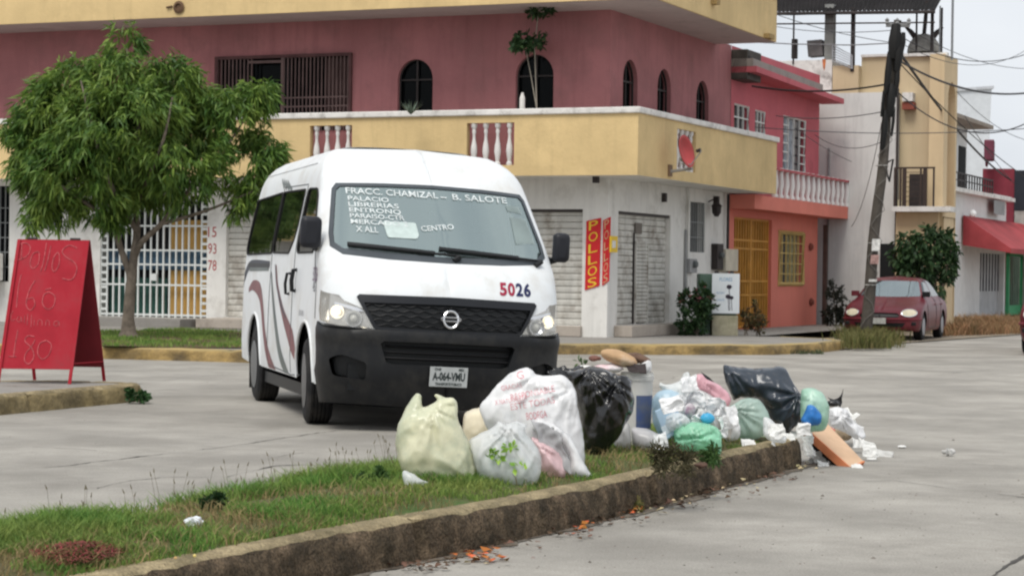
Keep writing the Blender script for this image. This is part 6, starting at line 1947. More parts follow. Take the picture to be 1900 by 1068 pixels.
for (x, y, rx, ry, dy) in lobes:
    c = T(x, y, dy); n = int(rx*ry*0.036)+6
    for i in range(n if rx > 35 else int(n*1.7)):
        d = rvec(rnd); 
        d = d.normalized()*(.45+.6*rnd.random()**.6)
        if d.z < -.2 and rnd.random() < .35: continue
        p = c+V((d.x*rx*k_, d.y*max(rx, 40)*k_*.8, d.z*ry*k_))
        if nrm3(p.x*1.9, p.z*1.9, p.y*1.9) < -.13+.10*nrm3(p.x*.7, p.z*.7, 3): continue
        tips.append((p, V((d.x, d.y, d.z*.6+.1))))
leafmesh('crown', M_LEAF, TR, tips, 22, .185, .036, .7, 5, spread=.11)
print('tips', len(tips))

def bush(name, label, cat, pos, lob, n, ln, wd, m, seed, droop=.2, stems=4, stemm=None, group=None, spread=.05, hole=-.25, sr=.012):
    """lob: list of (px,py,rx,ry,dy) ; pos root"""
    th = thing(name, label, cat, pos, group); rnd = random.Random(seed); tips = []; kk = pos.y/FOC
    for (x, y, rx, ry, dy) in lob:
        c = at_y(x, y, pos.y+dy)
        for i in range(int(n*rx*ry/100)+4):
            d = rvec(rnd).normalized()*(.35+.7*rnd.random()**.7)
            p = c+V((d.x*rx*kk, d.y*rx*kk, d.z*ry*kk))
            if p.z < pos.z+.02 or nrm3(p.x*6, p.z*6, p.y*6) < hole: continue
            tips.append((p, V((d.x, d.y, d.z+.3))))
    leafmesh('leaves', m, th, tips, 10, ln, wd, droop, seed+1, spread=spread)
    mb = MB()
    for i in range(stems):
        x, y, rx, ry, dy = lob[i % len(lob)]
        q = at_y(x+rnd.uniform(-.4, .4)*rx, y, pos.y+dy)
        mb.tube([pos+V((rnd.uniform(-.06, .06), 0, -.05)), pos.lerp(q, .5)+V((rnd.uniform(-.05, .05), 0, 0)), q], [sr, sr*.8, sr*.4], 5)
    mb.build('stem', stemm or M_BARK, th)
    return th, tips
M_LDK = mat('leaf_dark', (.028, .065, .022), .55, island=.5, transl=.2, spec=.3)
M_LMD = mat('leaf_mid', (.05, .11, .03), .55, island=.45, transl=.25, spec=.3)
M_LRED = mat('leaf_reddish', (.11, .055, .025), .6, col2=(.07, .08, .03), vscale=9, island=.5, transl=.2)
th, tp = bush('flowering_bush', 'dark green bush with a few dusty pink flowers in front of the white side wall', 'bush', on_z(1290, 622, .17), [(1288, 590, 30, 32, 0), (1305, 565, 20, 25, 0), (1275, 560, 14, 22, 0), (1300, 540, 12, 12, 0), (1282, 610, 22, 12, 0)], 9, .10, .05, M_LDK, 3, sr=.015)
rnd = random.Random(5); fv = [(p, d) for p, d in tp if p.z > at_y(1290, 560, th.location.y).z]
leafmesh('flower', mat('flower_pink', (.42, .16, .17), .6, island=.3), th, [fv[int(i*len(fv)/16)] for i in range(16)], 9, .06, .05, .1, 8, spread=.03)
bush('potted_shrub', 'reddish leaved shrub left of the yellow gate beside the cabinet', 'shrub', on_z(1385, 622, .17), [(1386, 600, 9, 18, 0), (1383, 580, 6, 10, 0)], 14, .07, .035, M_LRED, 6, sr=.008, group='shrubs in front of the yellow gate')
bush('potted_shrub', 'taller reddish green shrub standing before the right part of the yellow gate', 'shrub', on_z(1408, 622, .17), [(1408, 595, 14, 22, 0), (1405, 568, 8, 10, 0)], 14, .07, .035, M_LRED, 9, sr=.008, group='shrubs in front of the yellow gate')
bush('verge_tree', 'dense dark green small tree behind the red car', 'tree', V((at_y(1722, 560, 49.3).x, 49.3, .02)), [(1705, 462, 28, 26, 0), (1684, 446, 18, 16, 0), (1735, 448, 24, 20, 0), (1758, 440, 14, 14, .1), (1700, 495, 32, 28, 0), (1742, 492, 24, 34, .3), (1736, 532, 13, 26, 0), (1672, 476, 16, 22, 0), (1768, 462, 14, 16, 0), (1722, 428, 14, 9, 0), (1716, 520, 18, 20, 0), (1760, 500, 12, 18, 0)], 9, .17, .075, M_LDK, 12, droop=.7, stems=10, spread=.10, sr=.035, hole=-.12)
bush('dark_shrub', 'dark tangled shrub and scrap beside the white plaster wall left of the pole', 'shrub', V((at_y(1552, 560, 50).x, 50, .02)), [(1552, 565, 22, 32, 0), (1545, 540, 10, 18, 0), (1570, 575, 16, 24, 0), (1535, 585, 10, 18, 0)], 8, .10, .05, mat('leaf_black', (.022, .026, .018), .8, island=.5), 15, stems=7)
bush('kerb_plant', 'small dark green plant growing at the rounded end of the left median', 'plant', on_z(258, 748, .0)+V((0, -.05, .02)), [(258, 736, 20, 13, 0), (245, 726, 12, 7, 0)], 22, .05, .03, mat('leaf_kerb', (.03, .085, .025), .6, island=.4), 18, stems=2, spread=.02, sr=.004)
bush('kerb_plant', 'dry olive weed hanging over the kerb before the crumpled blue and white cartons', 'plant', on_z(1240, 880, .2), [(1237, 850, 15, 13, 0), (1219, 838, 9, 10, 0), (1252, 828, 9, 13, 0), (1266, 856, 9, 10, 0), (1228, 868, 12, 8, -.05), (1256, 884, 7, 16, -.15), (1244, 806, 4, 10, 0), (1274, 872, 7, 9, -.1), (1252, 912, 5, 18, -.22), (1280, 846, 8, 7, 0)], 13, .045, .009, mat('leaf_olive', (.075, .07, .035), .8, island=.5, transl=.2), 19, stems=7, spread=.03, sr=.0025)
bush('kerb_plant', 'green weed beside the mint bag at the edge of the kerb', 'plant', on_z(1318, 862, .2), [(1312, 842, 9, 10, -.05), (1324, 852, 8, 7, -.08), (1306, 858, 7, 6, -.06), (1326, 832, 4, 7, -.05)], 20, .035, .011, M_LMD, 20, stems=4, spread=.02, sr=.0025)
bush('gutter_weed', 'small yellowish weed growing from the gutter below the kerb', 'plant', on_z(1170, 950, .0), [(1172, 938, 16, 12, 0), (1160, 944, 10, 7, 0)], 16, .03, .010, mat('leaf_yel', (.16, .15, .05), .8, island=.5, transl=.2), 23, stems=3, spread=.02, sr=.002)
bush('leafy_weed', 'upright dark green weed in the grass behind the white paper scrap', 'plant', on_z(396, 950, .2), [(396, 938, 22, 12, 0), (405, 926, 12, 8, 0)], 24, .03, .016, M_LDK, 24, stems=3, spread=.015, sr=.002)
bush('leafy_weed', 'bright green leafy weed beside the pale yellow bag', 'plant', on_z(688, 905, .2), [(686, 892, 24, 14, 0), (700, 880, 12, 8, 0)], 24, .03, .016, M_LMD, 25, stems=3, spread=.015, sr=.002)
# plant on the balcony: two thin stems with umbrella of leaves reaching the slab
yb = GA.pt(2, 0, -.4).y
bp = at_y(996, 203, yb)
th = thing('balcony_plant', 'tall thin stemmed plant with two leafy tufts in front of the right arched window', 'plant', bp)
mb = MB(); mb.tube([bp, at_y(994, 150, yb), at_y(992, 90, yb), at_y(1000, 10, yb)], [.014, .012, .01, .008], 5); mb.tube([bp, at_y(985, 140, yb), at_y(975, 90, yb)], [.012, .01, .007], 5); mb.build('stem', mat('stem_pale', (.30, .27, .22), .8), th)
rnd = random.Random(4); tips = []
for (x, y, rx, ry) in ((982, 76, 30, 13), (1002, 18, 24, 10), (968, 82, 16, 8)):
    for i in range(26): tips.append((at_y(x+rnd.uniform(-1, 1)*rx, y+rnd.uniform(-1, 1)*ry, yb+rnd.uniform(-.25, .25)), V((0, 0, .2))))
leafmesh('leaves', M_LDK, th, tips, 9, .13, .055, .3, 6, spread=.05)
mb = MB(); c = at_y(969, 203, yb); mb.lathe(c-V((0, 0, .3)), [(.05, 0), (.05, .5), (.03, .56), (.02, .6)], 8); tag(mb.build('white_bottle', M_CAP), 'white bottle shaped ornament standing inside the right arched window', 'bottle')
th = thing('spiky_plant', 'small spiky agave showing above the white coping before the left arched window', 'plant', at_y(760, 215, yb))
mb = MB(); c = at_y(762, 212, yb)
for i in range(16):
    a = i*2.4; d = V((math.cos(a)*.8, math.sin(a)*.8, rnd.uniform(.5, 1.1))).normalized(); s_ = V((-math.sin(a), math.cos(a), 0))*.02
    mb.add([c+s_, c-s_, c+d*.15-s_*.8, c+d*.15+s_*.8, c+d*.33], [(0, 1, 2, 3), (3, 2, 4)])
mb.build('leaves', mat('agave', (.12, .16, .12), .6), th)
# left edge shrub behind the board
bush('low_shrub', 'low green shrub at the left edge behind the red sandwich board', 'shrub', on_z(5, 590, .17), [(5, 545, 16, 28, 0)], 8, .12, .05, M_LMD, 28, stems=4)
mb = MB(); t0_ = FA.px(12, 480)[0]; fbox(mb, FA, t0_, t0_+1.6, 1.0, 1.55, .1, .5)
tag(mb.build('window_cooler', M_CAP, bevel=.02), 'pale cooler box under the grey barred window at the left edge', 'air conditioner')

# ================================================================== CABINET
cb = on_z(1345, 622, .17)
CBX = thing('electrical_cabinet', 'green transformer cabinet on a concrete plinth carrying a white advert board', 'cabinet', cb)
k_ = cb.y/FOC
xl = at_y(1300, 560, cb.y).x; xr_ = at_y(1370, 560, cb.y).x; xm = at_y(1322, 560, cb.y).x
z_ = lambda y: at_y(1340, y, cb.y).z
mb = MB(); mb.box(((xm+xr_)/2, cb.y+.35, (.165+z_(585))/2), (xr_-xm, .7, z_(585)-.165)); mb.build('plinth', mat('plinth', (.36, .33, .24), .95, var=.2, vscale=3, dirt=(.16, .17, .09), dscale=2, damt=.5), CBX, bevel=.01)
mb = MB(); mb.box(((xl+xr_)/2-.02, cb.y+.40, (z_(586)+z_(508))/2), (xr_-xl, .6, z_(508)-z_(586))); mb.build('housing', mat('cabinet_green', (.085, .14, .105), .6, var=.1, streak=.3), CBX, bevel=.015)
mb = MB(); mb.box(((xl+xm)/2-.02, cb.y+.45, (z_(620)+z_(586))/2), (xm-xl, .5, z_(586)-z_(620))); mb.build('skirt', mat('cabinet_green', (0, 0, 0)), CBX)
for xx in (xm+.1, xr_-.1):
    mb = MB(); mb.lathe((xx, cb.y+.3, z_(508)), [(.02, 0), (.05, .02), (.03, .06)], 8); mb.build('lug', M_IRONB, CBX)
ab_ = thing('advert_board', 'white board with blue heading and dark flower print on the green cabinet', 'sign', (at_y(1347, 582, cb.y).x, cb.y-.0, z_(582)))
mb = MB(); mb.box(((xm+xr_)/2, cb.y-.015, (z_(508)+z_(582))/2+.01), (xr_-xm+.03, .02, z_(508)-z_(582))); mb.build('board', mat('board_white', (.66, .70, .72), .5, var=.04), ab_)
yb_ = cb.y-.027
def bt(s, px, py, h, w_, m): 
    c = at_y(px, py, yb_); text_mb(s, lambda u, v: c+V((u, 0, v)), h, w_).build('lettering', m, ab_)
bt('FLORES', 1347, 518, .07, .24, mat('letter_blue', (.12, .28, .45), .6)); bt('ROSAS', 1337, 543, .04, .14, MATS['letter_blue']); bt('LIRIOS', 1337, 556, .04, .14, MATS['letter_blue'])
mb = MB()
rnd = random.Random(8)
for px, py, s_ in ((1353, 532, .06), (1351, 550, .06), (1357, 552, .05)):
    c = at_y(px, py, yb_)
    for i in range(7):
        a = i*.9; q = c+V((math.cos(a)*s_, 0, math.sin(a)*s_*.8)); n_ = V((-math.sin(a), 0, math.cos(a)))*s_*.35
        mb.add([c, c.lerp(q, .6)+n_, q, c.lerp(q, .6)-n_], [(0, 1, 2, 3)])
    mb.add([c-V((.006, 0, 0)), c+V((.006, 0, 0)), at_y(px+1, 576, yb_)+V((.006, -.0, 0)), at_y(px+1, 576, yb_)-V((.006, 0, 0))], [(0, 1, 2, 3)])
mb.build('print', mat('print_dark', (.06, .05, .07), .6), ab_)

# ================================================================== RUBBISH
def pz(py_, y): return at_y(950, py_, y).z
def crump(p, s, amp, seed, fold=0.5):
    o = V((seed*3.1, seed*1.7, seed))
    q = V((p.x, p.y, p.z*.6))*s*.55+o
    w = noise.noise_vector(q*.7+V((4, 8, 1)))*.9
    a = noise.noise(q+w)
    q2 = V((p.x, p.y, p.z*.75))*s*1.25+o*2
    b = noise.noise(q2+w*1.3)
    c = noise.noise(p*s*2.6+o+w*1.5)
    r = (1-abs(a)*3.2)*.75+(1-abs(b)*3.2)*.42+(1-abs(c)*3)*.16
    f = noise.noise(V((p.x, p.y, p.z*.8))*s*4.5+o+w*2)
    return amp*(.62*r+(1-abs(f)*3)*.08-.3+1.2*noise.noise(q*.5+V((7, 7, 7))))
def pillow(name, label, outline, m, base, T=.12, amp=.02, cs=5.0, seed=1, knots=(), fold=.02, step=.010, parent=None, cat='rubbish bag', gz=.2, dy=None, lean_=0.0, group='rubbish bags heaped on the median', back=.8, zoom=None, lw=.4, jit=.004, sag=0.0, yc=None):
    """plastic bag: outline (pixels, at its own distance) filled out to real thickness like an inflated cushion, then creased"""
    if zoom: ox, oy, k_z = zoom; outline = [(ox+x/k_z, oy+y/k_z) for x, y in outline]; base = (ox+base[0]/k_z, oy+base[1]/k_z) if base else None; knots = [(ox+x/k_z, oy+y/k_z) for x, y in knots]
    if yc is None: yc = on_z(base[0], base[1], gz).y+T*.75+(dy or 0)
    P = [at_y(x, y, yc) for x, y in outline]; P = [(p.x, p.z) for p in P]
    K = [at_y(x, y, yc) for x, y in knots]; K = [(p.x, p.z) for p in K]
    P = rounded(P, .025, 3)
    P = densify(P, step*1.4)
    P = [(x+jit*noise.noise(V((x*30, z*30, seed))), z+jit*noise.noise(V((x*30, z*30, seed+9)))) for x, z in P]
    A = np.array(P); x0, z0 = A.min(0); x1, z1_ = A.max(0)
    g = 84; dx = max(x1-x0, z1_-z0)/g; nx, nz_ = int((x1-x0)/dx)+3, int((z1_-z0)/dx)+3
    GX, GZ = np.meshgrid(x0-dx+dx*np.arange(nx), z0-dx+dx*np.arange(nz_), indexing='ij')
    M = inside(np.stack([GX.ravel(), GZ.ravel()], 1), P).reshape(nx, nz_)
    ph = np.zeros((nx, nz_))
    for it in range(900):
        q = .25*(np.roll(ph, 1, 0)+np.roll(ph, -1, 0)+np.roll(ph, 1, 1)+np.roll(ph, -1, 1)+1.0)
        ph = np.where(M, q, 0)
    ph = np.sqrt(ph/ph.max())
    def H(x, z):
        a, b = (x-x0)/dx+1, (z-z0)/dx+1
        i, j = int(a), int(b); i = min(max(i, 0), nx-2); j = min(max(j, 0), nz_-2); u, v_ = a-i, b-j
        return float(ph[i, j]*(1-u)*(1-v_)+ph[i+1, j]*u*(1-v_)+ph[i, j+1]*(1-u)*v_+ph[i+1, j+1]*u*v_)
    vs, fs = sheet(P, [], grid=step)
    from collections import Counter
    ec = Counter()
    for t in fs:
        for e in ((t[0], t[1]), (t[1], t[2]), (t[2], t[0])): ec[tuple(sorted(e))] += 1
    bd = {i for e, c in ec.items() if c == 1 for i in e}
    mb = MB(); F_, B_ = [], []
    for n_, (x, z) in enumerate(vs):
        x, z = float(x), float(z)
        h = 0.0 if n_ in bd else H(x, z)
        hb = (z-z0)/(z1_-z0)
        thick = T*h*(1+sag*(.5-hb))
        for s_, lst in ((-1, F_), (1, B_)):
            y = yc+lean_*(z-z0)+s_*thick*(1 if s_ < 0 else back)
            p = V((x, y, z))
            d = crump(p, cs, amp, seed)*min(1, h*1.5)
            if K:
                for kx, kz in K:
                    r_ = math.hypot(x-kx, z-kz); an = math.atan2(z-kz, x-kx)
                    wv_ = 1-abs(noise.noise(V((math.cos(an)*3.2, math.sin(an)*3.2, seed+r_*2.0))))*3.6
                    d += fold*wv_*math.exp(-r_/.17)*min(1, r_/.03)
            e = min(1, h*2)
            q = V((p.x+.5*amp*noise.noise(p*cs*2.2+V((3, 1, seed)))*e, p.y+s_*d*(1 if n_ not in bd else 0), p.z+.5*amp*noise.noise(p*cs*2.2+V((8, seed, 2)))*e))
            if q.z < gz+.005: q.z = gz+.004+.006*abs(noise.noise(p*20))
            lst.append(q)
    n = len(F_)
    mb.add(F_+B_, fs_or(F_, fs, -1)+[tuple(n+i for i in t) for t in fs_or(B_, fs, 1)])
    o = mb.build(name, m, parent, smooth=True, sharp=0, weld=True)
    if label and parent is None: tag(o, label, cat, group)
    return o, yc
def fs_or(VV, fs, sgn):
    out = []
    for t in fs:
        a, b, c = VV[t[0]], VV[t[1]], VV[t[2]]
        ny = (b.z-a.z)*(c.x-a.x)-(b.x-a.x)*(c.z-a.z)
        out.append(t if ny*sgn > 0 else tuple(reversed(t)))
    return out
def scrap(name, label, quadpx, y, m, cat='litter', amp=.03, cs=12, seed=1, n=22, lift=0., group=None, thick=.002, zoff=0.0, parent=None, tilt=0.0):
    """a crumpled sheet spanning four pixel corners (tl,tr,br,bl) at depth y (y may be 4 values)"""
    ys = y if isinstance(y, (list, tuple)) else [y]*4
    C = [at_y(a, b_, yy) for (a, b_), yy in zip(quadpx, ys)]
    nn = (C[1]-C[0]).cross(C[3]-C[0]).normalized()
    if nn.y > 0: nn = -nn
    vs = []
    for i in range(n+1):
        for j in range(n+1):
            u, v_ = j/n, i/n
            p = C[0].lerp(C[1], u).lerp(C[3].lerp(C[2], u), v_)
            e = min(u, 1-u, v_, 1-v_)
            p = p+nn*crump(p, cs, amp, seed)*1.6+V((noise.noise(p*cs*1.7)*amp*.7, 0, noise.noise(p*cs*1.3+V((9, 9, 9)))*amp*.8))
            vs.append(p)
    mb = MB(); mb.add(vs, [(i*(n+1)+j, i*(n+1)+j+1, (i+1)*(n+1)+j+1, (i+1)*(n+1)+j) for i in range(n) for j in range(n)])
    o = mb.build(name, m, parent, smooth=True, sharp=0, solid=thick)
    if label and parent is None: tag(o, label, cat, group)
    return o
def plastic(name, col, rough=.26, transl=.30, transp=0.0, var=.10, dirt=None, crease=.011, cscale=7, **k):
    return mat(name, col, rough, var=var, vscale=6, transl=transl, transp=transp, spec=.6, dirt=dirt, crease=crease, cscale=cscale, **k)
P_YEL = plastic('bag_pale_yellow', (.84, .82, .60), dirt=(.50, .56, .42), dscale=5, damt=.55)
P_WHT = plastic('bag_white', (.93, .93, .94), dirt=(.62, .64, .66), dscale=6, damt=.35)
P_CRM = plastic('bag_cream', (.84, .76, .58))
P_CLR = plastic('bag_clear', (.94, .97, .98), transp=.36, transl=.3, crease=.020, dirt=(.66, .71, .72), dscale=9, damt=.4)
P_BLK = plastic('bag_black', (.008, .008, .009), rough=.20, transl=0, crease=.03)
P_NAVY = plastic('bag_slate', (.030, .040, .055), rough=.24, transl=.03, crease=.03)
P_MINT = plastic('bag_mint', (.42, .84, .60), crease=.02, transp=.14, transl=.35)
P_MNT2 = plastic('bag_grey_green', (.48, .62, .55), transp=.15, transl=.3)
P_PNK = plastic('bag_pink', (.84, .60, .62))
P_LBL = plastic('bag_light_blue', (.58, .76, .88), transp=.1)
P_GRY = plastic('cloth_grey', (.36, .36, .37), rough=.8, transl=.05)

ZA, ZB_, ZC_ = (720, 640, 3.815), (1060, 630, 3.956), (1320, 650, 3.958)
pillow('rubbish_bag', 'pale yellow rubbish bag with two upright handle ears at the near end', [(205, 335), (235, 350), (240, 450), (330, 405), (350, 388), (325, 355), (345, 345), (400, 370), (470, 375), (490, 400), (490, 520), (535, 610), (590, 720), (622, 880), (632, 980), (520, 990), (400, 985), (300, 975), (200, 985), (120, 975), (100, 900), (68, 790), (50, 680), (65, 580), (120, 450), (170, 370)], P_YEL, (350, 1000), T=.15, amp=.024, cs=4.0, seed=2, knots=[(330, 430), (600, 960)], fold=.022, zoom=ZA, sag=.35)
pillow('rubbish_bag', 'thin clear plastic corner trailing under the pale yellow bag', [(100, 880), (160, 900), (240, 950), (300, 975), (220, 1000), (160, 1042), (125, 1035), (105, 960)], P_CLR, (150, 1045), T=.04, amp=.016, cs=9, seed=3, zoom=ZA)
pillow('rubbish_bag', 'cream rubbish bag behind the clear one with greens', [(535, 480), (600, 450), (720, 420), (840, 420), (930, 455), (995, 520), (1010, 640), (1000, 850), (560, 850), (530, 640), (528, 560)], P_CRM, (800, 880), T=.13, amp=.022, cs=5, seed=4, zoom=ZA)
cb_, ycb = pillow('rubbish_bag', 'knotted clear bag showing green leaves and vegetable scraps inside', [(780, 530), (840, 560), (870, 545), (910, 535), (990, 560), (960, 600), (1000, 650), (1060, 720), (1088, 800), (1084, 900), (1050, 1000), (960, 1015), (800, 1005), (680, 980), (635, 930), (615, 850), (590, 760), (565, 670), (700, 600), (760, 570)], P_CLR, (850, 1005), T=.16, amp=.020, cs=6, seed=5, knots=[(860, 575)], fold=.040, zoom=ZA, sag=.4)
pillow('contents', None, [(650, 800), (760, 770), (900, 800), (1000, 800), (1060, 850), (1050, 950), (960, 990), (800, 985), (690, 960), (640, 900)], mat('veg_mix', (.05, .12, .045), .7, col2=(.55, .60, .58), vscale=9, var=.3), None, T=.11, amp=.025, cs=10, seed=6, zoom=ZA, parent=cb_, yc=ycb+.02)
lf = []
rnd = random.Random(9)
for (lx, ly, ln_) in ((865, 715, 6), (760, 770, 5), (800, 800, 5), (730, 765, 3), (900, 850, 2), (960, 840, 2)):
    for i in range(ln_): lf.append((at_y(720+(lx+rnd.gauss(0, 14))/3.815, 640+(ly+rnd.gauss(0, 12))/3.815, ycb-.175), V((0, -.3, .3))))
leafmesh('green_leaves', mat('lime_leaf', (.26, .46, .07), .5, island=.3, transl=.3), cb_, lf, 2, .045, .028, .2, 3, spread=.012)
wb_, ycw = pillow('rubbish_bag', 'large white shopping bag with red printed lettering leaning behind the clear bag', [(985, 155), (1025, 172), (1045, 212), (1130, 217), (1240, 208), (1300, 260), (1335, 350), (1340, 430), (1378, 600), (1395, 800), (1380, 900), (1100, 900), (900, 760), (700, 600), (640, 440), (680, 390), (760, 290), (860, 200), (930, 170)], P_WHT, (1100, 935), T=.15, amp=.026, cs=5.0, seed=7, knots=[(1040, 215), (1300, 300)], fold=.026, zoom=ZA, sag=.3)
PR_ = mat('print_red', (.56, .20, .23), .6, col2=(.75, .55, .57), vscale=16)
def bagtext(s, px, py, h, w_, rot, y, par, m=PR_):
    """print laid on the bag surface by projecting along the bag's own front direction (world -y)"""
    me = par.data; 
    from mathutils.bvhtree import BVHTree
    bv = BVHTree.FromPolygons([v.co+ORG[par.name] for v in me.vertices], [tuple(p.vertices) for p in me.polygons])
    c = at_y(px, py, y)
    mb = MB()
    def fn(u, v):
        uu = u*math.cos(rot)-v*math.sin(rot); vv = u*math.sin(rot)+v*math.cos(rot)
        o = V((c.x+uu, y-1.0, c.z+vv))
        hit = bv.ray_cast(o, V((0, 1, 0)))
        return (hit[0]+V((0, -.003, 0))) if hit[0] else V((c.x+uu, y, c.z+vv))
    v, f, W = text2d(s)
    # refine triangles so print follows the creases
    sx = w_/W
    import bmesh
    bm = bmesh.new()
    vv_ = [bm.verts.new((p[0], p[1], 0)) for p in v]
    for q in f:
        try: bm.faces.new([vv_[i] for i in q])
        except Exception: pass
    bmesh.ops.triangulate(bm, faces=bm.faces[:])
    bmesh.ops.subdivide_edges(bm, edges=[e for e in bm.edges if e.calc_length() > .3], cuts=2)
    bmesh.ops.triangulate(bm, faces=bm.faces[:])
    bm.verts.index_update()
    mb.add([fn((q.co.x-W/2)*sx, (q.co.y-.5)*h) for q in bm.verts], [tuple(w.index for w in q.verts) for q in bm.faces])
    bm.free()
    mb.build('lettering', m, par)
kk_ = ycw/FOC
for s, px, py, hp, wp_, r in (('G', 962, 694, 13, 13, .2), ('GRACIAS', 946, 715, 9, 38, .2), ('RESPONSABLE', 985, 726, 11, 82, .22), ('X NATURALEZA', 945, 739, 9, 60, .2), ('ESTE TODAS', 985, 745, 12, 82, .18), ('BODEGA', 992, 766, 13, 38, .15)):
    bagtext(s, px+3, py, hp*kk_, wp_*kk_, r, ycw, wb_)
scrap('cloth', 'grey striped cloth draped between the clear bag and the white sleeve', [(985, 778), (1035, 800), (1062, 880), (1010, 850)], [ycw-.25, ycw-.28, ycw-.3, ycw-.3], P_GRY, 'cloth', amp=.022, cs=9, seed=4)
pillow('rubbish_bag', 'curved grey plastic sheet pushed behind the small pink bag', [(1000, 610), (1060, 590), (1180, 640), (1250, 720), (1270, 840), (1250, 900), (1080, 900), (1000, 760)], P_GRY, (1130, 925), T=.07, amp=.012, cs=7, seed=8, zoom=ZA)
pillow('rubbish_bag', 'long white plastic sleeve curving down to the kerb beside the black sack', [(1010, 605), (1030, 530), (1062, 508), (1180, 555), (1290, 640), (1350, 750), (1400, 860), (1445, 922), (1430, 948), (1290, 948), (1268, 900), (1290, 800), (1250, 700), (1180, 640), (1100, 610)], P_WHT, (1360, 950), T=.07, amp=.016, cs=6, seed=9, knots=[(1200, 560)], fold=.02, zoom=ZA)
pillow('rubbish_bag', 'small pink and grey bag in front of the grey sheet', [(1005, 640), (1100, 680), (1180, 720), (1235, 790), (1272, 860), (1275, 930), (1240, 958), (1200, 925), (1150, 950), (1080, 952), (1075, 850), (1050, 740)], P_PNK, (1180, 960), T=.09, amp=.018, cs=9, seed=10, knots=[(1060, 690)], fold=.02, zoom=ZA)
# black sack
pillow('rubbish_bag', 'big shiny black refuse sack in the middle of the heap', [(-60, 220), (0, 232), (60, 212), (150, 190), (250, 210), (330, 250), (400, 258), (458, 305), (435, 350), (467, 430), (452, 530), (400, 620), (350, 720), (290, 780), (245, 865), (120, 885), (88, 780), (75, 620), (45, 500), (30, 380), (-10, 290)], P_BLK, (180, 885), T=.19, amp=.026, cs=5.5, seed=11, knots=[(330, 290), (120, 215)], fold=.03, zoom=ZB_)
scrap('bin_liner_flap', 'loose black plastic flap lying behind the white shopping bag', [(1015, 686), (1075, 678), (1090, 700), (1030, 704)], [12.9, 13.0, 12.9, 12.8], P_BLK, 'plastic', amp=.02, seed=5)
# white bucket with blue label
yk = on_z(1178, 838, .2).y+.17
def atz(px, py): return at_y(px, py, yk)
ctr = atz(1180, 836); rt = (atz(1211, 690).x-atz(1150, 690).x)/2; rbm = rt*.80
BK = thing('plastic_bucket', 'white plastic bucket with a blue label behind the black sack', 'bucket', (ctr.x, yk, .2))
ztb = atz(1180, 690).z
mb = MB(); mb.lathe((ctr.x, yk, .19), [(rbm, 0), (rbm*1.02, .02), (rt*.97, ztb-.19-.05), (rt*1.03, ztb-.24), (rt*1.03, ztb-.21), (rt, ztb-.205), (rt, ztb-.19), (rt*.96, ztb-.19), (rt*.9, ztb-.35)], 36)
mb.build('body', mat('bucket_white', (.62, .61, .58), .4, var=.06, transl=.1, dirt=(.35, .32, .27), dscale=3, damt=.3), BK, smooth=True, sharp=30)
mb = MB(); vs = []
zl0, zl1 = atz(1190, 793).z, atz(1190, 732).z
for z in np.linspace(zl0, zl1, 4):
    f = (z-.19)/(ztb-.19-.05); r_ = rbm+(rt*.97-rbm)*f+.002
    for a in np.linspace(R(-95), R(-5), 14): vs.append((ctr.x+r_*math.cos(a), yk+r_*math.sin(a), z))
mb.add(vs, [(i*14+j, i*14+j+1, (i+1)*14+j+1, (i+1)*14+j) for i in range(3) for j in range(13)]); mb.build('label', mat('label_blue', (.05, .085, .22), .5, col2=(.10, .12, .17), vscale=12), BK)
# things on the bucket
def lump(name, label, cx, cy, rx, ry, y, m, seed, amp=.012, cs=12, rot=0, cat='rubbish', flat=.8, group=None):
    """free resting lump (ellipsoid with folds) centred on a pixel at depth y"""
    c = at_y(cx, cy, y); k = y/FOC; mb = MB(); n, mm = 48, 28; vs = []
    for j in range(mm+1):
        b_ = -math.pi/2+math.pi*j/mm
        for i in range(n):
            a = 2*math.pi*i/n
            d = V((math.cos(b_)*math.cos(a)*rx*k, math.cos(b_)*math.sin(a)*rx*k*flat, math.sin(b_)*ry*k))
            d = Matrix.Rotation(rot, 3, 'Y')@d
            p = c+d; p = p+d.normalized()*crump(p, cs, amp, seed)
            vs.append(p)
    mb.add(vs, [(j*n+i, j*n+(i+1) % n, (j+1)*n+(i+1) % n, (j+1)*n+i) for j in range(mm) for i in range(n)])
    return tag(mb.build(name, m, None, smooth=True, sharp=0), label, cat, group)
M_TAN = mat('tan_cloth', (.46, .30, .17), .9, var=.12, vscale=8, bump=.003, dirt=(.66, .56, .45), dscale=4, damt=.25)
lump('cushion', 'tan loaf shaped cushion lying on top of the white bucket', 1148, 664, 36, 14, yk-.05, M_TAN, 3, amp=.006, rot=.30, cat='cushion')
lump('brown_rag', 'dark brown rag beside the tan cushion on the bucket', 1183, 664, 24, 9, yk+.05, mat('rag_brown', (.14, .085, .06), .9, var=.3, vscale=12), 6, amp=.012, rot=.25, cat='cloth')
lump('brown_rag', 'small reddish brown rag behind the left end of the tan cushion', 1106, 664, 14, 8, yk+.05, mat('rag_red', (.20, .10, .08), .9, var=.3, vscale=12), 7, amp=.012, cat='cloth')
lump('pink_paper', 'crumpled pale pink paper on the rim above the black sack', 1128, 683, 30, 8, yk-.06, mat('paper_pink', (.62, .42, .45), .8, col2=(.7, .66, .66), vscale=10), 9, amp=.018, cat='paper')
lump('white_paper', 'crumpled white paper at the left of the bucket top', 1088, 682, 16, 5, yk-.0, mat('paper_white', (.70, .70, .68), .8), 10, amp=.012, cat='paper')
scrap('dark_rag', 'dark limp rag hanging over the bucket rim', [(1160, 676), (1198, 672), (1200, 694), (1165, 690)], [yk-.1, yk-.1, yk-.13, yk-.14], mat('rag_black', (.05, .04, .04), .9), 'cloth', amp=.012)
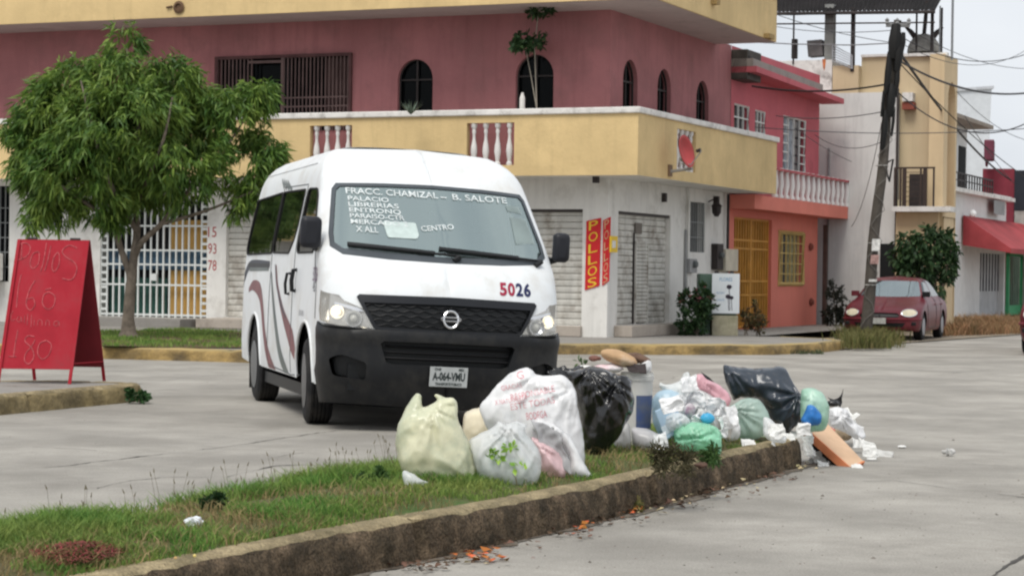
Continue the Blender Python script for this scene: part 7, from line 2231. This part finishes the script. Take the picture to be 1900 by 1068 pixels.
lump('white_bag_scrap', 'white crumpled plastic tucked at the right of the bucket rim', 1198, 680, 12, 13, yk+.02, P_WHT, 12, amp=.015, cat='plastic')
leafmesh('sprig', M_LMD, None, [(at_y(1080+rnd.gauss(0, 4), 672+rnd.gauss(0, 4), yk), V((0, 0, .5))) for i in range(8)], 3, .035, .015, .1, 5, spread=.01, tagl=('green sprig poking up behind the white paper at the bucket', 'plant sprig'))
# cartons
def carton(name, label, q, y, dep, m, cat='carton', b2=None, rotm=0):
    """box from its front quad pixels (tl,tr,br,bl) at depth y with depth vector"""
    C = [at_y(a, b_, y) for a, b_ in q]
    th = thing(name, label, cat, (C[2]+C[3])/2)
    mb = MB(); mb.prism([C[3], C[2], C[1], C[0]], dep); mb.build('box', m, th, bevel=.006); return th, C
th, C = carton('milk_carton', 'light blue and white carton leaning beside the bucket', [(1214, 762), (1238, 752), (1268, 796), (1236, 816)], on_z(1238, 842, .2).y, V((.05, .14, 0)), mat('carton_blue', (.38, .52, .66), .5, var=.12, vscale=8))
mb = MB(); mb.add([C[0].lerp(C[3], .55)+V((0, -.002, 0)), C[1].lerp(C[2], .55)+V((0, -.002, 0)), C[1].lerp(C[2], .85)+V((0, -.002, 0)), C[0].lerp(C[3], .85)+V((0, -.002, 0))], [(0, 1, 2, 3)]); mb.build('label', mat('carton_print', (.6, .68, .76), .5), th)
pillow('rubbish_bag', 'light blue translucent bag standing between the bucket and the white bags', [(590, 430), (640, 372), (720, 362), (800, 385), (850, 470), (860, 600), (800, 680), (740, 720), (640, 700), (595, 600)], P_LBL, (700, 800), T=.11, amp=.018, cs=6, seed=14, knots=[(650, 380)], fold=.02, zoom=ZB_)
pillow('rubbish_bag', 'grey white thin bag at the foot of the bucket beside the carton', [(440, 640), (560, 650), (640, 690), (720, 710), (700, 780), (600, 835), (500, 820), (445, 760)], plastic('bag_ash', (.66, .65, .66)), (580, 838), T=.09, amp=.016, cs=7, seed=44, zoom=ZB_)
pillow('rubbish_bag', 'white thin plastic bag standing high behind the light blue bag', [(640, 340), (650, 310), (690, 330), (760, 318), (800, 300), (825, 240), (858, 232), (890, 290), (905, 350), (1000, 385), (1075, 440), (1090, 560), (1080, 700), (900, 760), (780, 700), (740, 600), (730, 420)], plastic('bag_white_thin', (.84, .86, .85), transp=.15, crease=.014), (960, 800), T=.15, amp=.026, cs=7.5, seed=15, knots=[(845, 300), (1000, 480)], fold=.03, zoom=ZB_)
pillow('rubbish_bag', 'pink plastic bag lying on top of the white thin bag', [(880, 290), (900, 258), (960, 245), (1030, 305), (1090, 330), (1155, 390), (1178, 440), (1155, 500), (1080, 470), (1000, 400), (925, 370)], plastic('bag_rose', (.86, .52, .58), transp=.05), (1020, 790), T=.07, amp=.02, cs=10, seed=16, knots=[(960, 300)], fold=.02, zoom=ZB_, gz=.2)
pillow('rubbish_bag', 'creased off white bag hanging between the pink bag and the grey green one', [(1040, 460), (1160, 490), (1200, 560), (1185, 640), (1170, 735), (1120, 720), (1060, 650), (1030, 560)], plastic('bag_offwhite', (.74, .72, .68)), (1140, 800), T=.08, amp=.022, cs=10, seed=17, zoom=ZB_)
lump('purple_packet', 'small packet with dull purple print among the white bags', 1279, 760, 10, 12, yk-.16, mat('packet_purple', (.30, .20, .26), .5, col2=(.6, .6, .6), vscale=25), 20, amp=.008, cat='packet')
lump('blue_cup', 'bright blue plastic tub lying above the mint bag', 1313, 776, 15, 11, on_z(1310, 845, .2).y+.18, mat('cup_blue', (.06, .36, .60), .4), 21, amp=.010, cat='tub')
scrap('black_scrap', 'little black scrap on the pink bag', [(1300, 688), (1310, 694), (1326, 708), (1312, 704)], yk+.0, P_BLK, 'litter', amp=.01)
pillow('rubbish_bag', 'bright mint green bag at the front edge of the median', [(745, 650), (800, 620), (900, 600), (1000, 612), (1070, 638), (1104, 690), (1102, 830), (1075, 862), (1040, 820), (900, 815), (790, 815), (755, 740)], P_MINT, (940, 850), T=.13, amp=.018, cs=7, seed=18, knots=[(990, 690), (820, 720)], fold=.028, zoom=ZB_)
scrap('white_tray', 'crumpled white sheet above the mint bag', [(1235, 768), (1262, 770), (1290, 800), (1250, 792)], [yk-.25, yk-.22, yk-.3, yk-.3], P_WHT, 'plastic', amp=.015, seed=6)
pillow('rubbish_bag', 'grey green translucent bag under the slate bag', [(120, 420), (160, 390), (250, 345), (350, 355), (410, 430), (435, 520), (425, 580), (350, 645), (250, 665), (140, 625), (125, 520)], P_MNT2, (270, 665), T=.13, amp=.02, cs=6, seed=19, knots=[(160, 420)], fold=.035, zoom=ZC_)
pillow('rubbish_bag', 'clear crinkled bag squeezed between the light blue bag and the white thin one', [(790, 420), (830, 400), (900, 430), (960, 500), (960, 590), (860, 620), (780, 600), (770, 500)], P_CLR, (870, 820), T=.10, amp=.025, cs=9, seed=41, knots=[(840, 430)], fold=.03, zoom=ZB_)
pillow('rubbish_bag', 'low white bag leaning on the grey green one from the left', [(1100, 560), (1180, 540), (1230, 600), (1250, 690), (1220, 740), (1140, 745), (1090, 680)], P_WHT, (1170, 760), T=.08, amp=.022, cs=10, seed=43, zoom=ZB_)
pillow('rubbish_bag', 'white crinkled bag in front of the light blue bag above the mint one', [(690, 560), (760, 530), (830, 545), (880, 590), (870, 650), (790, 660), (730, 670), (690, 630)], P_CLR, (790, 845), T=.07, amp=.022, cs=10, seed=51, knots=[(760, 560)], fold=.03, zoom=ZB_)
pillow('rubbish_bag', 'translucent white bag bulging behind the mint bag towards the off white one', [(850, 480), (930, 450), (1020, 480), (1070, 560), (1060, 650), (960, 640), (880, 620), (840, 550)], plastic('bag_white_thin', (.84, .86, .85)), (960, 825), T=.09, amp=.024, cs=9, seed=52, knots=[(940, 490)], fold=.03, zoom=ZB_)
pillow('rubbish_bag', 'small clear bag leaning against the right side of the black sack', [(300, 740), (350, 660), (400, 590), (430, 620), (440, 760), (430, 825), (340, 810)], plastic('bag_ash2', (.62, .61, .60), transp=.1), (380, 838), T=.06, amp=.018, cs=9, seed=53, zoom=ZB_)
pillow('rubbish_bag', 'pale translucent bag piled between the grey green bag and the slate sack', [(380, 480), (440, 500), (520, 600), (560, 640), (540, 680), (440, 670), (380, 620)], P_CLR, (450, 690), T=.06, amp=.02, cs=11, seed=54, zoom=ZC_)
pillow('rubbish_bag', 'crumpled white bag behind the orange tray below the mint white bag', [(850, 430), (920, 410), (1000, 430), (1040, 520), (1110, 560), (1140, 640), (1080, 660), (980, 600), (880, 560)], P_WHT, (960, 760), T=.09, amp=.03, cs=10, seed=55, knots=[(940, 470)], fold=.03, zoom=ZC_, gz=.0)
# loose white plastic between the bags
for i_, (a_, lab_) in enumerate((([(1262, 728), (1300, 722), (1312, 752), (1268, 760)], 'creased white film draped over the light blue bag'), ([(1300, 742), (1345, 738), (1352, 772), (1308, 778)], 'white film bunched below the pink bag'), ([(1284, 770), (1300, 765), (1304, 792), (1286, 796)], 'narrow white film tongue left of the blue tub'), ([(1330, 772), (1354, 768), (1352, 806), (1336, 812)], 'pale torn film hanging right of the blue tub'))):
    scrap('white_film', lab_, a_, [on_z(1300, 842, .2).y+.12-.03*i_]*4, P_WHT, 'plastic', amp=.04, cs=13, seed=50+i_, n=30)
# slate bag: tilted, wide at the top left, heavy at the right
pillow('rubbish_bag', 'slate blue black sack slumped on its side over the green bag', [(88, 98), (150, 115), (300, 130), (430, 125), (500, 112), (550, 130), (590, 220), (645, 300), (702, 380), (703, 450), (665, 520), (600, 570), (550, 625), (505, 600), (430, 520), (395, 430), (345, 350), (200, 345), (165, 372), (130, 290), (100, 220), (86, 150)], P_NAVY, (560, 630), T=.17, amp=.024, cs=5.5, seed=22, knots=[(620, 320), (100, 120)], fold=.035, zoom=ZC_)
pillow('rubbish_bag', 'mint white bag with blue inside behind the slate sack', [(655, 285), (740, 268), (820, 310), (858, 380), (862, 500), (835, 590), (700, 600), (655, 500)], plastic('bag_mint_pale', (.60, .82, .70), transp=.1, col2=(.35, .6, .46)), (760, 650), T=.12, amp=.018, cs=7, seed=23, knots=[(700, 300)], fold=.02, zoom=ZC_)
pillow('blue_plastic', 'saturated blue plastic piece showing through beside the slate sack', [(650, 520), (690, 440), (700, 400), (745, 395), (815, 470), (800, 545), (700, 560)], mat('blue_plastic', (.03, .17, .48), .35, crease=.01), None, T=.05, amp=.02, cs=9, seed=25, zoom=ZC_, yc=on_z(1512, 815, .2).y-.06, cat='plastic', group=None)
scrap('black_scrap', 'torn black piece sticking up behind the white sheets', [(1535, 738), (1556, 744), (1566, 722), (1560, 756)], on_z(1550, 800, .1).y+.2, P_BLK, 'litter', amp=.015, seed=9)
lump('black_lump', 'black bundle at the right of the mint white bag', 1545, 748, 13, 9, on_z(1550, 810, .1).y+.1, P_BLK, 26, amp=.012, cat='rubbish')
# drawer / insulated box in orange brown lying on the road
yd = on_z(1560, 865, 0).y
OD = thing('orange_tray', 'orange and beige board tray tipped off the end of the median', 'tray', on_z(1560, 862, 0))
a, b_, c, d = at_y(1497, 795, yd+.25), at_y(1536, 786, yd+.55), at_y(1602, 855, yd+.12), at_y(1577, 866, yd+.0)
n_ = (b_-a).cross(d-a).normalized(); n_ = n_ if n_.z > 0 else -n_
mb = MB(); mb.prism([a, b_, c, d], -n_*.012); mb.build('panel', mat('tray_beige', (.56, .38, .25), .8, var=.08, vscale=6), OD)
M_ORG = mat('tray_orange', (.58, .20, .09), .6, var=.12, vscale=6)
for p, q in ((a, d), (d, c)):
    mb = MB(); s_ = (q-p).cross(n_).normalized(); mb.prism([p+n_*.005, q+n_*.005, q-n_*.05, p-n_*.05], s_*.012*(1 if p is a else 1)); mb.build('side', M_ORG, OD)
mb = MB(); mb.prism([a+V((.0, .06, -.06)), d+V((-.02, .06, -.0)), d+V((-.02, .2, .0)), a+V((.03, .25, -.05))], V((0, 0, -.05))); mb.build('lining', M_BLK, OD)
# white sheets and strips
PW = mat('paper_white2', (.84, .84, .82), .7, var=.08, transl=.2, dirt=(.45, .43, .38), dscale=5, damt=.2)
ye_ = on_z(1560, 830, 0).y
scrap('white_sheet', 'white plastic sheet crumpled behind the orange tray', [(1536, 758), (1572, 756), (1600, 800), (1560, 806)], [ye_+.3, ye_+.35, ye_+.2, ye_+.25], PW, 'sheet', amp=.03, cs=10, seed=30)
scrap('white_sheet', 'long white strip slanting up to the right above the orange tray', [(1545, 792), (1590, 765), (1596, 770), (1552, 802)], [ye_+.2, ye_+.25, ye_+.24, ye_+.18], PW, 'sheet', amp=.008, cs=10, seed=31)
scrap('white_sheet', 'greyish torn sheet hanging at the right of the heap', [(1575, 785), (1602, 792), (1606, 850), (1585, 845)], [ye_+.1, ye_+.12, ye_-.0, ye_+.02], PW, 'sheet', amp=.025, cs=11, seed=32)
scrap('white_sheet', 'flat white strip trailing away over the road to the right', [(1600, 828), (1658, 838), (1655, 850), (1605, 842)], [on_z(1630, 842, .02).y]*4, PW, 'sheet', amp=.008, cs=14, seed=33)
lump('brown_paper', 'creased brown paper bag between the white sheets', 1568, 800, 18, 13, ye_+.12, mat('kraft', (.36, .28, .19), .85, var=.15, vscale=8), 34, amp=.02, cat='paper bag')
lump('red_wrapper', 'small red wrapper edge by the upper end of the orange tray', 1544, 796, 7, 3, ye_-.0, mat('wrap_red', (.6, .05, .06), .5), 35, amp=.005, cat='wrapper', rot=.5)
rnd = random.Random(66)
for i, (x, y, s_, lab) in enumerate(((1502, 838, 9, 'white paper scrap hanging below the left corner of the orange tray'), (1510, 856, 8, 'crumpled white paper on the road below the tray'), (1528, 862, 9, 'torn white tissue under the orange tray'), (1463, 812, 8, 'white scrap tucked under the slate sack'), (1478, 806, 9, 'white plastic shred between the slate sack and the tray'),
    (1420, 806, 7, 'white crumpled scrap between the grey green bag and the slate sack'), (1388, 822, 9, 'flat white lid on the grass edge'), (1435, 823, 4, 'tiny cream scrap on the kerb top'), (1618, 850, 8, 'white torn paper right of the tray'), (1590, 866, 6, 'small grey scrap at the foot of the tray'), (1492, 790, 9, 'white crumpled plastic right of the slate sack'), (1500, 816, 8, 'ragged white plastic above the kerb end'))):
    gz_ = .2 if x < 1490 else .0
    p = on_z(x, y+s_*.3, gz_) if x not in (1502, 1500, 1492) else at_y(x, y, on_z(1500, 862, 0).y)
    q4 = [(x-s_*1.3+rnd.uniform(-2, 2), y-s_*.9+rnd.uniform(-2, 2)), (x+s_*1.2, y-s_*.8+rnd.uniform(-3, 3)), (x+s_*1.4+rnd.uniform(-2, 2), y+s_*.8), (x-s_*1.1, y+s_*.9+rnd.uniform(-2, 1))]
    scrap('paper_scrap', lab, q4, [p.y+.05, p.y+.06, p.y, p.y], PW, 'paper scrap', amp=.017, cs=17, seed=40+i, n=20, group='white scraps round the heap')
lump('paper_scrap', 'white tissue lying in the grass at the near left', 360, 970, 16, 8, on_z(360, 978, .22).y, mat('tissue', (.72, .76, .80), .7), 61, amp=.02, cs=25, cat='paper scrap')
lump('paper_scrap', 'grey and white crumpled packet alone on the road at the right', 1759, 838, 13, 9, on_z(1759, 846, 0).y, mat('packet_grey', (.30, .30, .29), .7, col2=(.65, .64, .62), vscale=18), 62, amp=.02, cs=22, cat='paper scrap')
lump('paper_scrap', 'thin white scrap on the road between the strip and the grey packet', 1674, 828, 9, 3, on_z(1674, 831, 0).y, PW, 63, amp=.008, cs=22, cat='paper scrap')
lump('yellow_petal', 'small yellow petal on the near kerb edge', 361, 1030, 4, 4, on_z(361, 1033, .21).y, mat('petal', (.75, .6, .2), .6), 64, amp=.004, cat='petal')
lump('yellow_petal', 'pale orange petal left of the yellow one on the kerb edge', 326, 1034, 4, 3, on_z(326, 1037, .21).y, mat('petal2', (.6, .38, .15), .6), 65, amp=.004, cat='petal')
lump('brown_stone', 'dark brown clod on the kerb below the mint bag', 1300, 862, 14, 6, on_z(1300, 866, .2).y, mat('clod', (.10, .06, .045), .95, var=.3, vscale=10), 67, amp=.02, cat='clod')

# more loose litter filling out the heap
rnd = random.Random(91)
extra = [((1220, 742), (1262, 734), (1272, 762), (1232, 770), 'creased white film over the top of the light blue bag', P_WHT, 12.85),
 ((1262, 700), (1290, 692), (1300, 722), (1268, 726), 'thin white film standing up beside the pink bag', P_WHT, 13.3),
 ((1346, 760), (1366, 752), (1372, 788), (1350, 796), 'torn white film between the off white bag and the grey green bag', P_WHT, 13.0),
 ((1424, 790), (1450, 784), (1460, 812), (1430, 816), 'white torn wrapper at the foot of the slate sack', PW, 13.6),
 ((1478, 786), (1502, 782), (1506, 806), (1480, 808), 'white torn tissue right under the mint white bag', PW, 14.4),
 ((1488, 806), (1508, 802), (1506, 842), (1492, 846), 'long torn white strip hanging over the end of the kerb', PW, 14.75),
 ((1508, 838), (1530, 832), (1540, 862), (1512, 866), 'white crumpled tissue in the shade under the orange tray', PW, 14.95),
 ((1600, 806), (1622, 822), (1634, 848), (1604, 846), 'curled white sheet end right of the orange tray', PW, 15.2),
 ((1212, 806), (1236, 800), (1240, 830), (1214, 834), 'pale crumpled wrapper below the blue carton', P_CLR, 12.4)]
for i, (a, b_, c, d, lab, m, yy) in enumerate(extra):
    scrap('torn_wrapper', lab, [a, b_, c, d], [yy+.03, yy+.04, yy, yy], m, 'wrapper', amp=.024, cs=12, seed=70+i, n=28)
